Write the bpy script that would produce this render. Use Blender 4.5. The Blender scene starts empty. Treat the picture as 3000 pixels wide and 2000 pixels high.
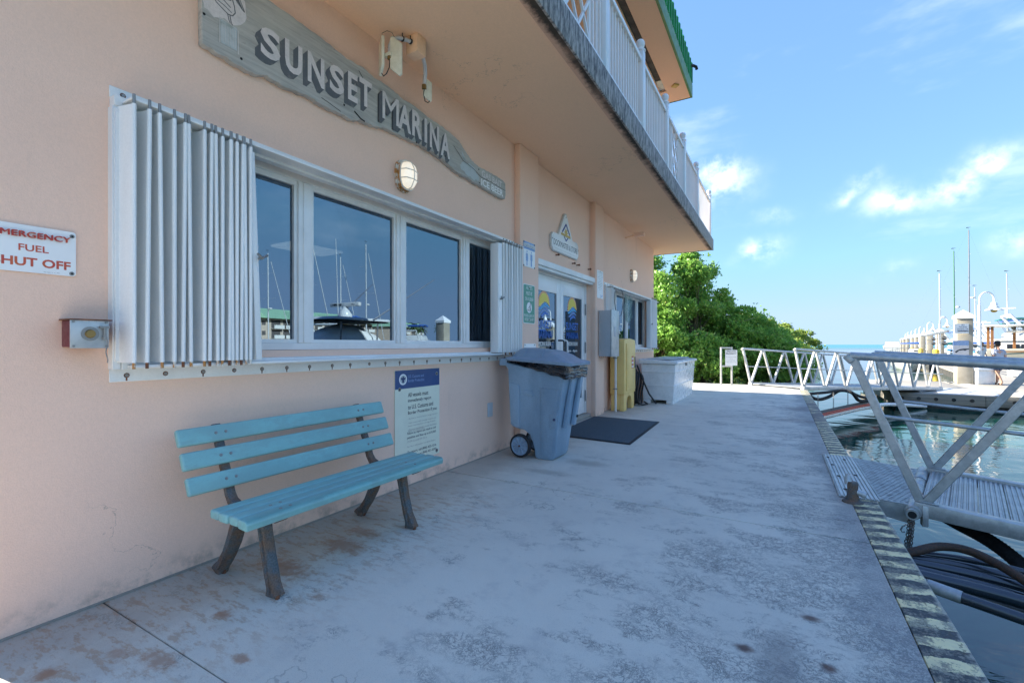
import bpy, bmesh, math, random
import numpy as np
from mathutils import Vector, Matrix

random.seed(7)
rng = np.random.default_rng(11)
R = math.radians
scene = bpy.context.scene
col = scene.collection

# ------------------------------------------------------------------ camera
YAW = 29.93
cam_d = bpy.data.cameras.new('camera')
cam = bpy.data.objects.new('camera', cam_d)
col.objects.link(cam)
cam.location = (0, 0, 1.2)
cam.rotation_euler = (R(90), 0, R(YAW))
cam_d.sensor_width = 36.0
cam_d.lens = 36.0 * 1360 / 3000
cam_d.shift_y = 9 / 3000
cam_d.clip_start = 0.05
cam_d.clip_end = 12000
scene.camera = cam

# ------------------------------------------------------------------ world: sky with a few light clouds
SUN_EL = 28.0
SUN_DIR = Vector((-0.985 * math.cos(R(SUN_EL)), -0.172 * math.cos(R(SUN_EL)), math.sin(R(SUN_EL)))).normalized()
SUN_ROT = math.atan2(SUN_DIR.x, SUN_DIR.y)
world = bpy.data.worlds.new('World')
scene.world = world
world.use_nodes = True
wt = world.node_tree
bg = wt.nodes['Background']


def nd(nt, typ, props=None, ins=None, out=0):
    n = nt.nodes.new(typ)
    for k, v in (props or {}).items():
        setattr(n, k, v)
    for k, v in (ins or {}).items():
        s = n.inputs[k]
        if isinstance(v, bpy.types.NodeSocket):
            nt.links.new(v, s)
        else:
            s.default_value = v
    return n.outputs[out]


def M(nt, op, a, b=0.0, c=0.0, clamp=False):
    return nd(nt, 'ShaderNodeMath', {'operation': op, 'use_clamp': clamp}, {0: a, 1: b, 2: c})


def mixc(nt, f, a, b, mode='MIX'):
    n = nt.nodes.new('ShaderNodeMix')
    n.data_type = 'RGBA'
    n.blend_type = mode
    for s, v in ((n.inputs[0], f), (n.inputs[6], a), (n.inputs[7], b)):
        if isinstance(v, bpy.types.NodeSocket):
            nt.links.new(v, s)
        else:
            s.default_value = v if not isinstance(v, tuple) or len(v) == 4 else (*v, 1)
    return n.outputs[2]


def ramp(nt, f, a, b, lo=0.0, hi=1.0):
    return nd(nt, 'ShaderNodeMapRange', {'interpolation_type': 'SMOOTHSTEP'}, {0: f, 1: a, 2: b, 3: lo, 4: hi})


sky = nd(wt, 'ShaderNodeTexSky', {'sky_type': 'NISHITA', 'sun_disc': False, 'sun_elevation': R(SUN_EL),
                                  'sun_rotation': SUN_ROT, 'air_density': 1.0, 'dust_density': 0.1, 'ozone_density': 2.0})
SKY_GAMMA, SKY_GAIN, SKY_TINT = 0.46, 1.08, (0.41, 0.635, 1.08, 1)
sky_g = nd(wt, 'ShaderNodeGamma', None, {0: sky, 1: SKY_GAMMA})
sky_c = mixc(wt, 1.0, sky_g, (SKY_TINT[0] * SKY_GAIN, SKY_TINT[1] * SKY_GAIN, SKY_TINT[2] * SKY_GAIN, 1), 'MULTIPLY')
sky_c = mixc(wt, 1.0, sky_c, (0.93, 1.30, 1.80, 1), 'DARKEN')
dirv = nd(wt, 'ShaderNodeTexCoord', None, None, 0)
sep = wt.nodes.new('ShaderNodeSeparateXYZ')
wt.links.new(dirv, sep.inputs[0])
az = M(wt, 'ARCTAN2', sep.outputs[0], sep.outputs[1])
el = M(wt, 'ARCSINE', sep.outputs[2])
warp = nd(wt, 'ShaderNodeTexNoise', None, {'Vector': dirv, 'Scale': 7.0, 'Detail': 4.0, 'Roughness': 0.6}, 1)
wsep = wt.nodes.new('ShaderNodeSeparateXYZ')
wt.links.new(warp, wsep.inputs[0])
azw = M(wt, 'ADD', az, M(wt, 'MULTIPLY', M(wt, 'SUBTRACT', wsep.outputs[0], 0.5), 0.13))
elw = M(wt, 'ADD', el, M(wt, 'MULTIPLY', M(wt, 'SUBTRACT', wsep.outputs[1], 0.5), 0.09))
# (azimuth, elevation, half width, half height, tilt, strength), radians: every cloud the photograph shows
CLOUDS = [(-0.108, 0.309, 0.04, 0.043, 0.0, 0.92), (0.102, 0.248, 0.03, 0.014, 0.35, 0.44), (0.175, 0.227, 0.042, 0.021, 0.15, 0.6), (0.24, 0.234, 0.04, 0.02, 0.5, 0.56), (0.285, 0.258, 0.034, 0.021, 0.3, 0.64), (-0.033, 0.172, 0.038, 0.015, 0.15, 0.68), (0.307, 0.145, 0.026, 0.019, 0.0, 0.36), (0.158, 0.122, 0.024, 0.011, 0.0, 0.24), (-0.007, 0.232, 0.022, 0.011, 0.0, 0.2), (0.13, 0.262, 0.025, 0.015, 0.2, 0.36)]
tot = None
for (ca, ce, cw, ch, ct, cs) in CLOUDS:
    da = M(wt, 'SUBTRACT', azw, ca)
    de = M(wt, 'SUBTRACT', elw, ce)
    c_, s_ = math.cos(ct), math.sin(ct)
    u = M(wt, 'DIVIDE', M(wt, 'ADD', M(wt, 'MULTIPLY', da, c_), M(wt, 'MULTIPLY', de, s_)), cw)
    v = M(wt, 'DIVIDE', M(wt, 'SUBTRACT', M(wt, 'MULTIPLY', de, c_), M(wt, 'MULTIPLY', da, s_)), ch)
    d2 = M(wt, 'ADD', M(wt, 'MULTIPLY', u, u), M(wt, 'MULTIPLY', v, v))
    g = M(wt, 'MULTIPLY', M(wt, 'POWER', 2.7183, M(wt, 'MULTIPLY', d2, -1.0)), cs)
    tot = g if tot is None else M(wt, 'MAXIMUM', tot, g)
cn = nd(wt, 'ShaderNodeTexNoise', None, {'Vector': dirv, 'Scale': 16.0, 'Detail': 7.0, 'Roughness': 0.6})
cfac = M(wt, 'MULTIPLY', tot, ramp(wt, cn, 0.34, 0.68, 0.0, 0.85), clamp=True)
# the same sort of thin scattered cloud over the rest of the sky
map2 = nd(wt, 'ShaderNodeVectorMath', {'operation': 'MULTIPLY'}, {0: dirv, 1: (1.0, 1.0, 3.0)})
cn2 = nd(wt, 'ShaderNodeTexNoise', None, {'Vector': nd(wt, 'ShaderNodeVectorMath', {'operation': 'ADD'}, {0: map2, 1: (3.1, 7.7, 1.3)}), 'Scale': 2.6, 'Detail': 6.0, 'Roughness': 0.58})
veil = M(wt, 'MULTIPLY', ramp(wt, cn2, 0.54, 0.82), 0.25)
cfac = M(wt, 'MAXIMUM', cfac, veil, clamp=True)
CLOUD_COL = (3.9, 3.85, 3.9, 1)
out_c = mixc(wt, cfac, sky_c, CLOUD_COL)
wt.links.new(out_c, bg.inputs[0])
bg.inputs[1].default_value = 0.15

# ------------------------------------------------------------------ sun
sd = bpy.data.lights.new('sun', 'SUN')
sd.energy = 3.8
sd.angle = R(0.53)
sd.color = (1.0, 0.93, 0.82)
sun = bpy.data.objects.new('sun', sd)
col.objects.link(sun)
sun.rotation_euler = (-SUN_DIR).to_track_quat('-Z', 'Y').to_euler()

vs = scene.view_settings
vs.view_transform = 'Standard'
vs.look = 'None'
vs.exposure = 2.15
vs.gamma = 1.0
vs.use_curve_mapping = False
scene.cycles.max_bounces = 10
scene.cycles.diffuse_bounces = 5
scene.cycles.glossy_bounces = 5
scene.cycles.transparent_max_bounces = 12
scene.cycles.sample_clamp_indirect = 6.0
scene.cycles.caustics_reflective = False
scene.cycles.caustics_refractive = False
scene.cycles.use_denoising = True

# ------------------------------------------------------------------ things and parts
W = {}


def _link(o, parent, world):
    col.objects.link(o)
    if parent is not None:
        o.parent = parent
    W[o] = world


def thing(name, label, cat, loc=(0, 0, 0), rot=(0, 0, 0), group=None, scale=1.0):
    o = bpy.data.objects.new(name, None)
    o.empty_display_size = 0.1
    o.location = loc
    o.rotation_euler = rot
    o.scale = (scale,) * 3
    mw = Matrix.Translation(loc) @ (Matrix.Rotation(rot[2], 4, 'Z') @ Matrix.Rotation(rot[1], 4, 'Y') @ Matrix.Rotation(rot[0], 4, 'X')) @ Matrix.Diagonal((scale, scale, scale, 1))
    _link(o, None, mw)
    tag(o, label, cat, group)
    return o


def tag(o, label=None, cat=None, group=None, kind=None):
    if label: o['label'] = label
    if cat: o['category'] = cat
    if group: o['group'] = group
    if kind: o['kind'] = kind
    return o


class MB:
    """collects simple shapes; build() links them as ONE mesh object"""

    def __init__(s):
        s.v = []; s.f = []; s.mi = []; s.cur = 0

    def add(s, vs_, fs_, Mx=None):
        b = len(s.v)
        if Mx is not None:
            vs_ = [Mx @ Vector(p) for p in vs_]
        s.v.extend([tuple(p) for p in vs_])
        for f in fs_:
            s.f.append(tuple(i + b for i in f)); s.mi.append(s.cur)
        return s

    def box(s, a, b, Mx=None):
        (x0, y0, z0), (x1, y1, z1) = a, b
        x0, x1 = min(x0, x1), max(x0, x1); y0, y1 = min(y0, y1), max(y0, y1); z0, z1 = min(z0, z1), max(z0, z1)
        return s.add([(x0, y0, z0), (x1, y0, z0), (x1, y1, z0), (x0, y1, z0), (x0, y0, z1), (x1, y0, z1), (x1, y1, z1), (x0, y1, z1)],
                     [(0, 3, 2, 1), (4, 5, 6, 7), (0, 1, 5, 4), (1, 2, 6, 5), (2, 3, 7, 6), (3, 0, 4, 7)], Mx)

    def bar(s, p0, p1, w, h, up=(0, 0, 1)):
        p0, p1 = Vector(p0), Vector(p1)
        d = (p1 - p0).normalized(); up = Vector(up)
        if abs(d.dot(up)) > .98: up = Vector((1, 0, 0))
        a = d.cross(up).normalized(); b = a.cross(d).normalized()
        vs_ = []
        for p in (p0, p1):
            for (i, j) in ((-1, -1), (1, -1), (1, 1), (-1, 1)):
                vs_.append(p + a * (i * w / 2) + b * (j * h / 2))
        return s.add(vs_, [(3, 2, 1, 0), (4, 5, 6, 7), (0, 1, 5, 4), (1, 2, 6, 5), (2, 3, 7, 6), (3, 0, 4, 7)])

    def tube(s, pts, r, n=8, cap=True, closed=False):
        pts = [Vector(p) for p in pts]
        k = len(pts)
        rs = r if isinstance(r, (list, tuple)) else [r] * k
        prev = None; rings = []
        for i in range(k):
            if closed: t = (pts[(i + 1) % k] - pts[i - 1])
            else: t = pts[min(i + 1, k - 1)] - pts[max(i - 1, 0)]
            t = t.normalized() if t.length > 1e-9 else Vector((0, 0, 1))
            if prev is None:
                ref = Vector((0, 0, 1)) if abs(t.z) < .9 else Vector((1, 0, 0))
                a = t.cross(ref).normalized()
            else:
                a = (prev - t * prev.dot(t))
                a = a.normalized() if a.length > 1e-6 else t.orthogonal().normalized()
            prev = a
            b = t.cross(a)
            rings.append([pts[i] + (a * math.cos(2 * math.pi * j / n) + b * math.sin(2 * math.pi * j / n)) * rs[i] for j in range(n)])
        vs_ = [p for rg in rings for p in rg]
        fs = []
        for i in range(k if closed else k - 1):
            i2 = (i + 1) % k
            for j in range(n):
                fs.append((i * n + j, i * n + (j + 1) % n, i2 * n + (j + 1) % n, i2 * n + j))
        if cap and not closed:
            fs.append(tuple(reversed(range(n)))); fs.append(tuple(range((k - 1) * n, k * n)))
        return s.add(vs_, fs)

    def cyl(s, p0, p1, r0, r1=None, n=12):
        return s.tube([p0, p1], [r0, r0 if r1 is None else r1], n)

    def lathe(s, prof, center=(0, 0, 0), axis='Z', n=16, a0=0, a1=360, cap=True):
        full = abs(a1 - a0) >= 360
        vs_ = []; fs = []; c = Vector(center)
        m = n if full else n + 1
        for (r, h) in prof:
            for j in range(m):
                a = R(a0 + (a1 - a0) * j / n)
                x, y = r * math.cos(a), r * math.sin(a)
                vs_.append(c + Vector({'Z': (x, y, h), 'X': (h, x, y), 'Y': (x, h, y)}[axis]))
        for i in range(len(prof) - 1):
            for j in range(n):
                j2 = (j + 1) % m if full else j + 1
                fs.append((i * m + j, i * m + j2, (i + 1) * m + j2, (i + 1) * m + j))
        if full and cap:
            if prof[0][0] > 1e-6: fs.append(tuple(reversed(range(m))))
            if prof[-1][0] > 1e-6: fs.append(tuple(range((len(prof) - 1) * m, len(prof) * m)))
        return s.add(vs_, fs)

    def prism(s, poly, o, u, v, n, depth):
        """poly (2D) in the frame o + a*u + b*v, extruded along n by depth"""
        o, u, v, n = Vector(o), Vector(u), Vector(v), Vector(n)
        k = len(poly)
        a = [o + u * p[0] + v * p[1] for p in poly]
        b = [p + n * depth for p in a]
        fs = [tuple(reversed(range(k))), tuple(range(k, 2 * k))]
        for i in range(k):
            fs.append((i, (i + 1) % k, k + (i + 1) % k, k + i))
        return s.add(a + b, fs)

    def build(s, name, mats, parent=None, bevel=0.0, seg=2, smooth=False, world=True, angle=40):
        me = bpy.data.meshes.new(name)
        vs_ = s.v
        if parent is not None and world:
            inv = W[parent].inverted()
            vs_ = [inv @ Vector(p) for p in s.v]
        me.from_pydata([tuple(p) for p in vs_], [], s.f)
        if not isinstance(mats, (list, tuple)): mats = [mats]
        for m in mats: me.materials.append(m)
        if len(mats) > 1: me.polygons.foreach_set('material_index', s.mi)
        bm = bmesh.new(); bm.from_mesh(me)
        bmesh.ops.recalc_face_normals(bm, faces=bm.faces)
        if bevel > 0:
            es = [e for e in bm.edges if len(e.link_faces) == 2 and e.calc_face_angle(0) > R(25)]
            bmesh.ops.bevel(bm, geom=es, offset=bevel, segments=seg, profile=.5, affect='EDGES', clamp_overlap=True)
        bm.to_mesh(me); bm.free()
        if smooth or bevel > 0:
            me.polygons.foreach_set('use_smooth', [True] * len(me.polygons))
            try: me.set_sharp_from_angle(angle=R(angle))
            except Exception: pass
        o = bpy.data.objects.new(name, me)
        _link(o, parent, W[parent].copy() if parent is not None else Matrix.Identity(4))
        return o


def copy_tree(o, parent=None):
    c = o.copy(); col.objects.link(c)
    if parent is not None: c.parent = parent
    for ch in list(o.children): copy_tree(ch, c)
    return c


def struct(o, label=None):
    o['kind'] = 'structure'
    return o


# ---- flat lettering --------------------------------------------------------
_tc = {}


def text_geo(txt, bold=0.0, shear=0.0, extrude=0.0, spacing=1.0):
    key = (txt, bold, shear, extrude, spacing)
    if key in _tc: return _tc[key]
    if bold > 0 and 'M' in txt:
        # the M outline crosses itself when fattened: use stacked shifted copies instead
        v, f, a, b, c, d = text_geo(txt, 0.0, shear, extrude, spacing)
        vs2 = []; fs2 = []
        for q, dx in enumerate((-bold * .45, -bold * .2, bold * .2, bold * .45, 0)):
            o_ = len(vs2); vs2 += [(p[0] + dx, p[1], p[2] + q * .0025) for p in v]; fs2 += [tuple(i + o_ for i in g) for g in f]
        _tc[key] = (vs2, fs2, a - bold * .45, b + bold * .45, c, d)
        return _tc[key]
    cu = bpy.data.curves.new('t', 'FONT')
    cu.body = txt; cu.size = 1.0; cu.offset = bold; cu.shear = shear; cu.extrude = extrude; cu.space_character = spacing
    cu.resolution_u = 3
    ob = bpy.data.objects.new('t', cu); col.objects.link(ob)
    dg = bpy.context.evaluated_depsgraph_get()
    me = bpy.data.meshes.new_from_object(ob.evaluated_get(dg))
    vs_ = [tuple(v.co) for v in me.vertices]; fs = [tuple(p.vertices) for p in me.polygons]
    bpy.data.objects.remove(ob); bpy.data.curves.remove(cu); bpy.data.meshes.remove(me)
    if vs_:
        x0 = min(v[0] for v in vs_); x1 = max(v[0] for v in vs_); y0 = min(v[1] for v in vs_); y1 = max(v[1] for v in vs_)
    else: x0 = x1 = y0 = y1 = 0
    _tc[key] = (vs_, fs, x0, x1, y0, y1)
    return _tc[key]


def text(mb, txt, o, u, v, w=None, h=None, align='C', bold=0.0, shear=0.0, extrude=0.0, spacing=1.0, warpf=None):
    """lettering whose box is fitted to w x h; o is the left/centre/right point of its base line"""
    vs_, fs, x0, x1, y0, y1 = text_geo(txt, bold, shear, extrude, spacing)
    if not vs_: return
    sy = h / (y1 - y0) if h else None
    sx = w / (x1 - x0) if w else None
    if sx is None: sx = sy
    if sy is None: sy = sx
    W_ = (x1 - x0) * sx
    ax = {'L': 0, 'C': -W_ / 2, 'R': -W_}[align]
    o, u, v = Vector(o), Vector(u), Vector(v); n = u.cross(v)
    out = []
    for p in vs_:
        a = (p[0] - x0) * sx + ax; b = (p[1] - y0) * sy
        if warpf: a, b = warpf(a, b)
        out.append(o + u * a + v * b + n * p[2])
    mb.add(out, fs)
    return W_
# ------------------------------------------------------------------ materials
MT = {}


def base_mat(name):
    m = bpy.data.materials.new(name); m.use_nodes = True
    nt = m.node_tree
    b = nt.nodes['Principled BSDF']
    pos = nt.nodes.new('ShaderNodeNewGeometry').outputs[0]
    return m, nt, b, pos


def noise(nt, vec, sc, det=4.0, ro=0.55, mul=None, out=0, dist=0.0):
    if mul: vec = nd(nt, 'ShaderNodeVectorMath', {'operation': 'MULTIPLY'}, {0: vec, 1: mul})
    return nd(nt, 'ShaderNodeTexNoise', None, {'Vector': vec, 'Scale': sc, 'Detail': det, 'Roughness': ro, 'Distortion': dist}, out)


def bump(nt, b, h, strength=0.3, dist=0.01, prev=None):
    ins = {'Strength': strength, 'Distance': dist, 'Height': h}
    if prev is not None: ins['Normal'] = prev
    o = nd(nt, 'ShaderNodeBump', None, ins)
    nt.links.new(o, b.inputs['Normal'])
    return o


def simple(name, c, rough=0.5, metal=0.0, var=0.12, vs_=6.0, c2=None, fine=0.0, fs=90.0, bmp=0.0, bs=60.0, mul=None, lo=.35, hi=.65, emit=None, spec=0.5):
    """painted / plain surface: base colour broken up by two scales of noise, a little roughness variation"""
    m, nt, b, pos = base_mat(name)
    c = (*c, 1)
    c2 = (*c2, 1) if c2 else tuple(x * (1 - var) for x in c[:3]) + (1,)
    f = ramp(nt, noise(nt, pos, vs_, 5, .6, mul), lo, hi)
    cc = mixc(nt, f, c, c2)
    if fine > 0:
        f2 = noise(nt, pos, fs, 3, .6)
        k = nd(nt, 'ShaderNodeMapRange', None, {0: f2, 1: .3, 2: .7, 3: 1 - fine, 4: 1 + fine})
        n = nt.nodes.new('ShaderNodeVectorMath'); n.operation = 'SCALE'
        nt.links.new(cc, n.inputs[0]); nt.links.new(k, n.inputs[3]); cc = n.outputs[0]
    nt.links.new(cc, b.inputs['Base Color'])
    r = nd(nt, 'ShaderNodeMapRange', None, {0: noise(nt, pos, vs_ * 3, 3), 1: .3, 2: .7, 3: max(0.02, rough - .08), 4: min(1, rough + .08)})
    nt.links.new(r, b.inputs['Roughness'])
    b.inputs['Metallic'].default_value = metal
    b.inputs['Specular IOR Level'].default_value = spec
    if bmp > 0: bump(nt, b, noise(nt, pos, bs, 3, .6), bmp, .004)
    if emit:
        b.inputs['Emission Color'].default_value = (*emit[:3], 1); b.inputs['Emission Strength'].default_value = emit[3]
    MT[name] = m
    return m


# stucco: rolled paint over rough render
def stucco(name, c, c2, bs=170.0, strength=.25):
    m, nt, b, pos = base_mat(name)
    f = ramp(nt, noise(nt, pos, .9, 5, .6), .35, .7)
    cc = mixc(nt, f, (*c, 1), (*c2, 1))
    sepp = nt.nodes.new('ShaderNodeSeparateXYZ'); nt.links.new(pos, sepp.inputs[0])
    low = M(nt, 'MULTIPLY', ramp(nt, sepp.outputs[2], .16, 0.0), ramp(nt, noise(nt, pos, 9, 5, .7), .42, .7))
    cc = mixc(nt, M(nt, 'MULTIPLY', low, .55), cc, (.22, .18, .15, 1))
    ca = M(nt, 'ABSOLUTE', M(nt, 'SUBTRACT', noise(nt, pos, 1.1, 7, .6), .5))
    ck = M(nt, 'MULTIPLY', ramp(nt, ca, .0022, .0006), ramp(nt, noise(nt, pos, .6, 2, .5), .57, .66))
    cc = mixc(nt, M(nt, 'MULTIPLY', ck, .45), cc, (.22, .15, .11, 1))
    drip = M(nt, 'MULTIPLY', ramp(nt, noise(nt, pos, 14, 4, .7, (1, 1, .06)), .60, .74), ramp(nt, noise(nt, pos, 1.3, 3, .6), .5, .66))
    cc = mixc(nt, M(nt, 'MULTIPLY', drip, .16), cc, (.30, .22, .16, 1))
    st = ramp(nt, noise(nt, pos, 3.0, 6, .7, (1, 1, .25)), .6, .8)
    cc = mixc(nt, M(nt, 'MULTIPLY', st, .14), cc, (.36, .27, .2, 1))
    fine = nd(nt, 'ShaderNodeMapRange', None, {0: noise(nt, pos, bs * .6, 3, .7), 1: .3, 2: .7, 3: .96, 4: 1.04})
    n = nt.nodes.new('ShaderNodeVectorMath'); n.operation = 'SCALE'
    nt.links.new(cc, n.inputs[0]); nt.links.new(fine, n.inputs[3])
    nt.links.new(n.outputs[0], b.inputs['Base Color'])
    b.inputs['Roughness'].default_value = .85
    b.inputs['Specular IOR Level'].default_value = .25
    h = M(nt, 'ADD', noise(nt, pos, bs, 4, .6), M(nt, 'MULTIPLY', noise(nt, pos, bs * .25, 3, .5), .7))
    bump(nt, b, h, strength, .006)
    MT[name] = m
    return m


stucco('stucco', (.93, .635, .49), (.89, .60, .46))
stucco('stucco_soffit', (.95, .63, .42), (.92, .61, .40), 120, .3)


def edge_concrete():
    """balcony edge: concrete blackened by rain streaks"""
    m, nt, b, pos = base_mat('edge_concrete')
    s1 = noise(nt, pos, 5.0, 7, .75, (1, 4.0, .9))
    s2 = noise(nt, pos, 30.0, 5, .7, (1, 1.6, .35))
    f = ramp(nt, M(nt, 'ADD', M(nt, 'MULTIPLY', s1, .55), M(nt, 'MULTIPLY', s2, .45)), .40, .60)
    sepp = nt.nodes.new('ShaderNodeSeparateXYZ'); nt.links.new(pos, sepp.inputs[0])
    farp = ramp(nt, sepp.outputs[1], 9.0, 12.6)
    cc = mixc(nt, f, (.085, .088, .095, 1), (.46, .43, .40, 1))
    cc = mixc(nt, M(nt, 'MULTIPLY', farp, .65), cc, (.36, .33, .29, 1))
    nt.links.new(cc, b.inputs['Base Color']); b.inputs['Roughness'].default_value = .9
    bump(nt, b, noise(nt, pos, 60, 5, .7), .5, .006)
    MT['edge_concrete'] = m


edge_concrete()


def soffit_stain():
    """drip band under the balcony edge: peach paint eaten by black mould, worst at the outer lip"""
    m, nt, b, pos = base_mat('soffit_stain')
    sepp = nt.nodes.new('ShaderNodeSeparateXYZ'); nt.links.new(pos, sepp.inputs[0])
    x = M(nt, 'ADD', sepp.outputs[0], M(nt, 'MULTIPLY', M(nt, 'SUBTRACT', noise(nt, pos, 8, 6, .75), .5), .16))
    f = ramp(nt, x, -1.545, -1.475)
    g = M(nt, 'MULTIPLY', f, ramp(nt, noise(nt, pos, 1.6, 4, .6), .25, .55, .35, 1.0))
    cc = mixc(nt, g, (.72, .44, .31, 1), (.05, .042, .034, 1))
    nt.links.new(cc, b.inputs['Base Color']); b.inputs['Roughness'].default_value = .9
    MT['soffit_stain'] = m


soffit_stain()


def stain_spots(nt, pos, cc, spots, colr, jag=.35, ns=22.0):
    """stains with a place of their own: (x, y, rx, ry, strength)"""
    sepp = nt.nodes.new('ShaderNodeSeparateXYZ'); nt.links.new(pos, sepp.inputs[0])
    nz = noise(nt, pos, ns, 5, .7)
    tot = None
    for (x, y, rx, ry, s) in spots:
        u = M(nt, 'DIVIDE', M(nt, 'SUBTRACT', sepp.outputs[0], x), rx)
        v = M(nt, 'DIVIDE', M(nt, 'SUBTRACT', sepp.outputs[1], y), ry)
        d = M(nt, 'SQRT', M(nt, 'ADD', M(nt, 'MULTIPLY', u, u), M(nt, 'MULTIPLY', v, v)))
        d = M(nt, 'ADD', d, M(nt, 'MULTIPLY', M(nt, 'SUBTRACT', nz, .5), jag * 4))
        g = M(nt, 'MULTIPLY', ramp(nt, d, 1.15, .25), s)
        tot = g if tot is None else M(nt, 'MAXIMUM', tot, g)
    return mixc(nt, tot, cc, colr)


def walkway_mat(name='walkway_concrete', lightc=(.70, .665, .57), darkc=(.62, .59, .51)):
    m, nt, b, pos = base_mat(name)
    sepp = nt.nodes.new('ShaderNodeSeparateXYZ'); nt.links.new(pos, sepp.inputs[0])
    X, Y = sepp.outputs[0], sepp.outputs[1]
    big = ramp(nt, noise(nt, pos, .8, 5, .6), .35, .65)
    cc = mixc(nt, big, (*lightc, 1), (*darkc, 1))
    med = ramp(nt, noise(nt, pos, 5, 6, .7), .5, .72)
    cc = mixc(nt, M(nt, 'MULTIPLY', med, .3), cc, (.38, .365, .36, 1))
    # fine exposed grain
    gr = noise(nt, pos, 230, 2, .7)
    cc = mixc(nt, M(nt, 'MULTIPLY', ramp(nt, gr, .55, .68), .35), cc, (.20, .20, .21, 1))
    cc = mixc(nt, M(nt, 'MULTIPLY', ramp(nt, gr, .42, .32), .25), cc, (.62, .60, .58, 1))
    # worn dark flecks in drifts, denser towards the quay edge and the near right corner
    drift = noise(nt, pos, 1.5, 4, .6, (1.0, 1.6, 1))
    dens = M(nt, 'ADD', M(nt, 'MULTIPLY', ramp(nt, X, -1.7, .45), .13), M(nt, 'MULTIPLY', ramp(nt, Y, 5.0, 1.6), .05))
    # thin branching veins that gather in clusters
    v1 = M(nt, 'ABSOLUTE', M(nt, 'SUBTRACT', noise(nt, pos, 7.5, 9, .72, dist=1.2), .5))
    v2 = M(nt, 'ABSOLUTE', M(nt, 'SUBTRACT', noise(nt, pos, 21, 8, .75, dist=.8), .5))
    m1 = ramp(nt, M(nt, 'ADD', drift, dens), .59, .72)
    m2 = ramp(nt, M(nt, 'ADD', noise(nt, pos, 3.3, 6, .7, (1.0, 1.5, 1)), dens), .60, .72)
    veins = M(nt, 'MULTIPLY', M(nt, 'MAXIMUM', ramp(nt, v1, .020, .006), ramp(nt, v2, .030, .010)), M(nt, 'MAXIMUM', m1, m2))
    specks = M(nt, 'MULTIPLY', ramp(nt, noise(nt, pos, 48, 7, .82), .56, .62), M(nt, 'MULTIPLY', M(nt, 'MAXIMUM', m1, m2), .8))
    fleck = M(nt, 'MAXIMUM', veins, specks)
    cc = mixc(nt, M(nt, 'MULTIPLY', fleck, .78), cc, (.15, .155, .155, 1))
    # dark aggregate strip next to the painted kerb
    st = ramp(nt, M(nt, 'ADD', X, M(nt, 'MULTIPLY', M(nt, 'SUBTRACT', noise(nt, pos, 2.2, 6, .7), .5), .75)), .22, .42)
    st = M(nt, 'MULTIPLY', st, ramp(nt, noise(nt, pos, 120, 3, .8), .33, .52))
    cc = mixc(nt, M(nt, 'MULTIPLY', st, .65), cc, (.20, .21, .22, 1))
    # brown-grey grime along the wall
    wl = ramp(nt, M(nt, 'ADD', X, M(nt, 'MULTIPLY', M(nt, 'SUBTRACT', noise(nt, pos, 3, 6, .7), .5), 1.0)), -1.95, -2.6)
    cc = mixc(nt, M(nt, 'MULTIPLY', wl, .6), cc, (.33, .285, .235, 1))
    # rust: a streaky field under and beside the bench, plus single spots
    rs = noise(nt, pos, 9, 7, .72, (1.0, 2.6, 1))
    field = M(nt, 'MULTIPLY', ramp(nt, X, -1.55, -2.15), ramp(nt, Y, 3.6, 2.6))
    rf = M(nt, 'MULTIPLY', ramp(nt, rs, .49, .60), field)
    cc = mixc(nt, M(nt, 'MULTIPLY', rf, .5), cc, (.36, .20, .10, 1))
    cc = stain_spots(nt, pos, cc, [(-2.32, .62, .05, .05, .85), (-2.22, .80, .07, .04, .6), (-2.05, .86, .10, .05, .7), (-1.93, .62, .10, .05, .8), (-1.78, 1.02, .05, .03, .75),
                                   (-2.15, 1.15, .06, .04, .8), (-2.32, 1.55, .25, .10, .75), (-2.25, 1.9, .22, .10, .7), (-2.3, 2.1, .2, .07, .6), (-1.9, 1.45, .05, .03, .5)], (.36, .20, .12, 1), .6)
    cc = stain_spots(nt, pos, cc, [(.12, 2.42, .05, .035, .85), (.16, 2.08, .035, .035, .85), (-.12, 2.05, .045, .035, .9), (.2, 1.55, .02, .02, .9)], (.10, .045, .035, 1), .22, 40)
    cc = stain_spots(nt, pos, cc, [(.0, 2.0, .10, .32, .6), (.1, 1.75, .09, .3, .45)], (.235, .225, .215, 1), .3, 14)
    cc = stain_spots(nt, pos, cc, [(-1.7, 4.45, .28, .14, .5), (-1.9, 3.95, .3, .1, .45)], (.27, .24, .19, 1), .3, 9)
    cc = stain_spots(nt, pos, cc, [(.42, 10.2, .5, .5, .55), (.3, 8.6, .5, .3, .4)], (.19, .16, .16, 1), .35, 6)
    # wandering hairline cracks: thin iso-lines of a soft noise
    cr = noise(nt, pos, 1.25, 6, .55)
    ca = M(nt, 'ABSOLUTE', M(nt, 'SUBTRACT', cr, .5))
    cmask = M(nt, 'MULTIPLY', ramp(nt, ca, .0032, .0008), ramp(nt, noise(nt, pos, .75, 2, .5), .56, .66))
    cc = mixc(nt, M(nt, 'MULTIPLY', cmask, .6), cc, (.10, .10, .10, 1))
    nt.links.new(cc, b.inputs['Base Color'])
    rr = nd(nt, 'ShaderNodeMapRange', None, {0: noise(nt, pos, 2.5, 4, .6), 1: .3, 2: .7, 3: .55, 4: .85})
    nt.links.new(rr, b.inputs['Roughness'])
    b.inputs['Specular IOR Level'].default_value = .35
    h = M(nt, 'SUBTRACT', M(nt, 'ADD', noise(nt, pos, 160, 4, .7), M(nt, 'MULTIPLY', noise(nt, pos, 14, 4, .6), .8)), M(nt, 'MULTIPLY', cmask, 2.0))
    bump(nt, b, h, .35, .004)
    MT[name] = m


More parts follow.
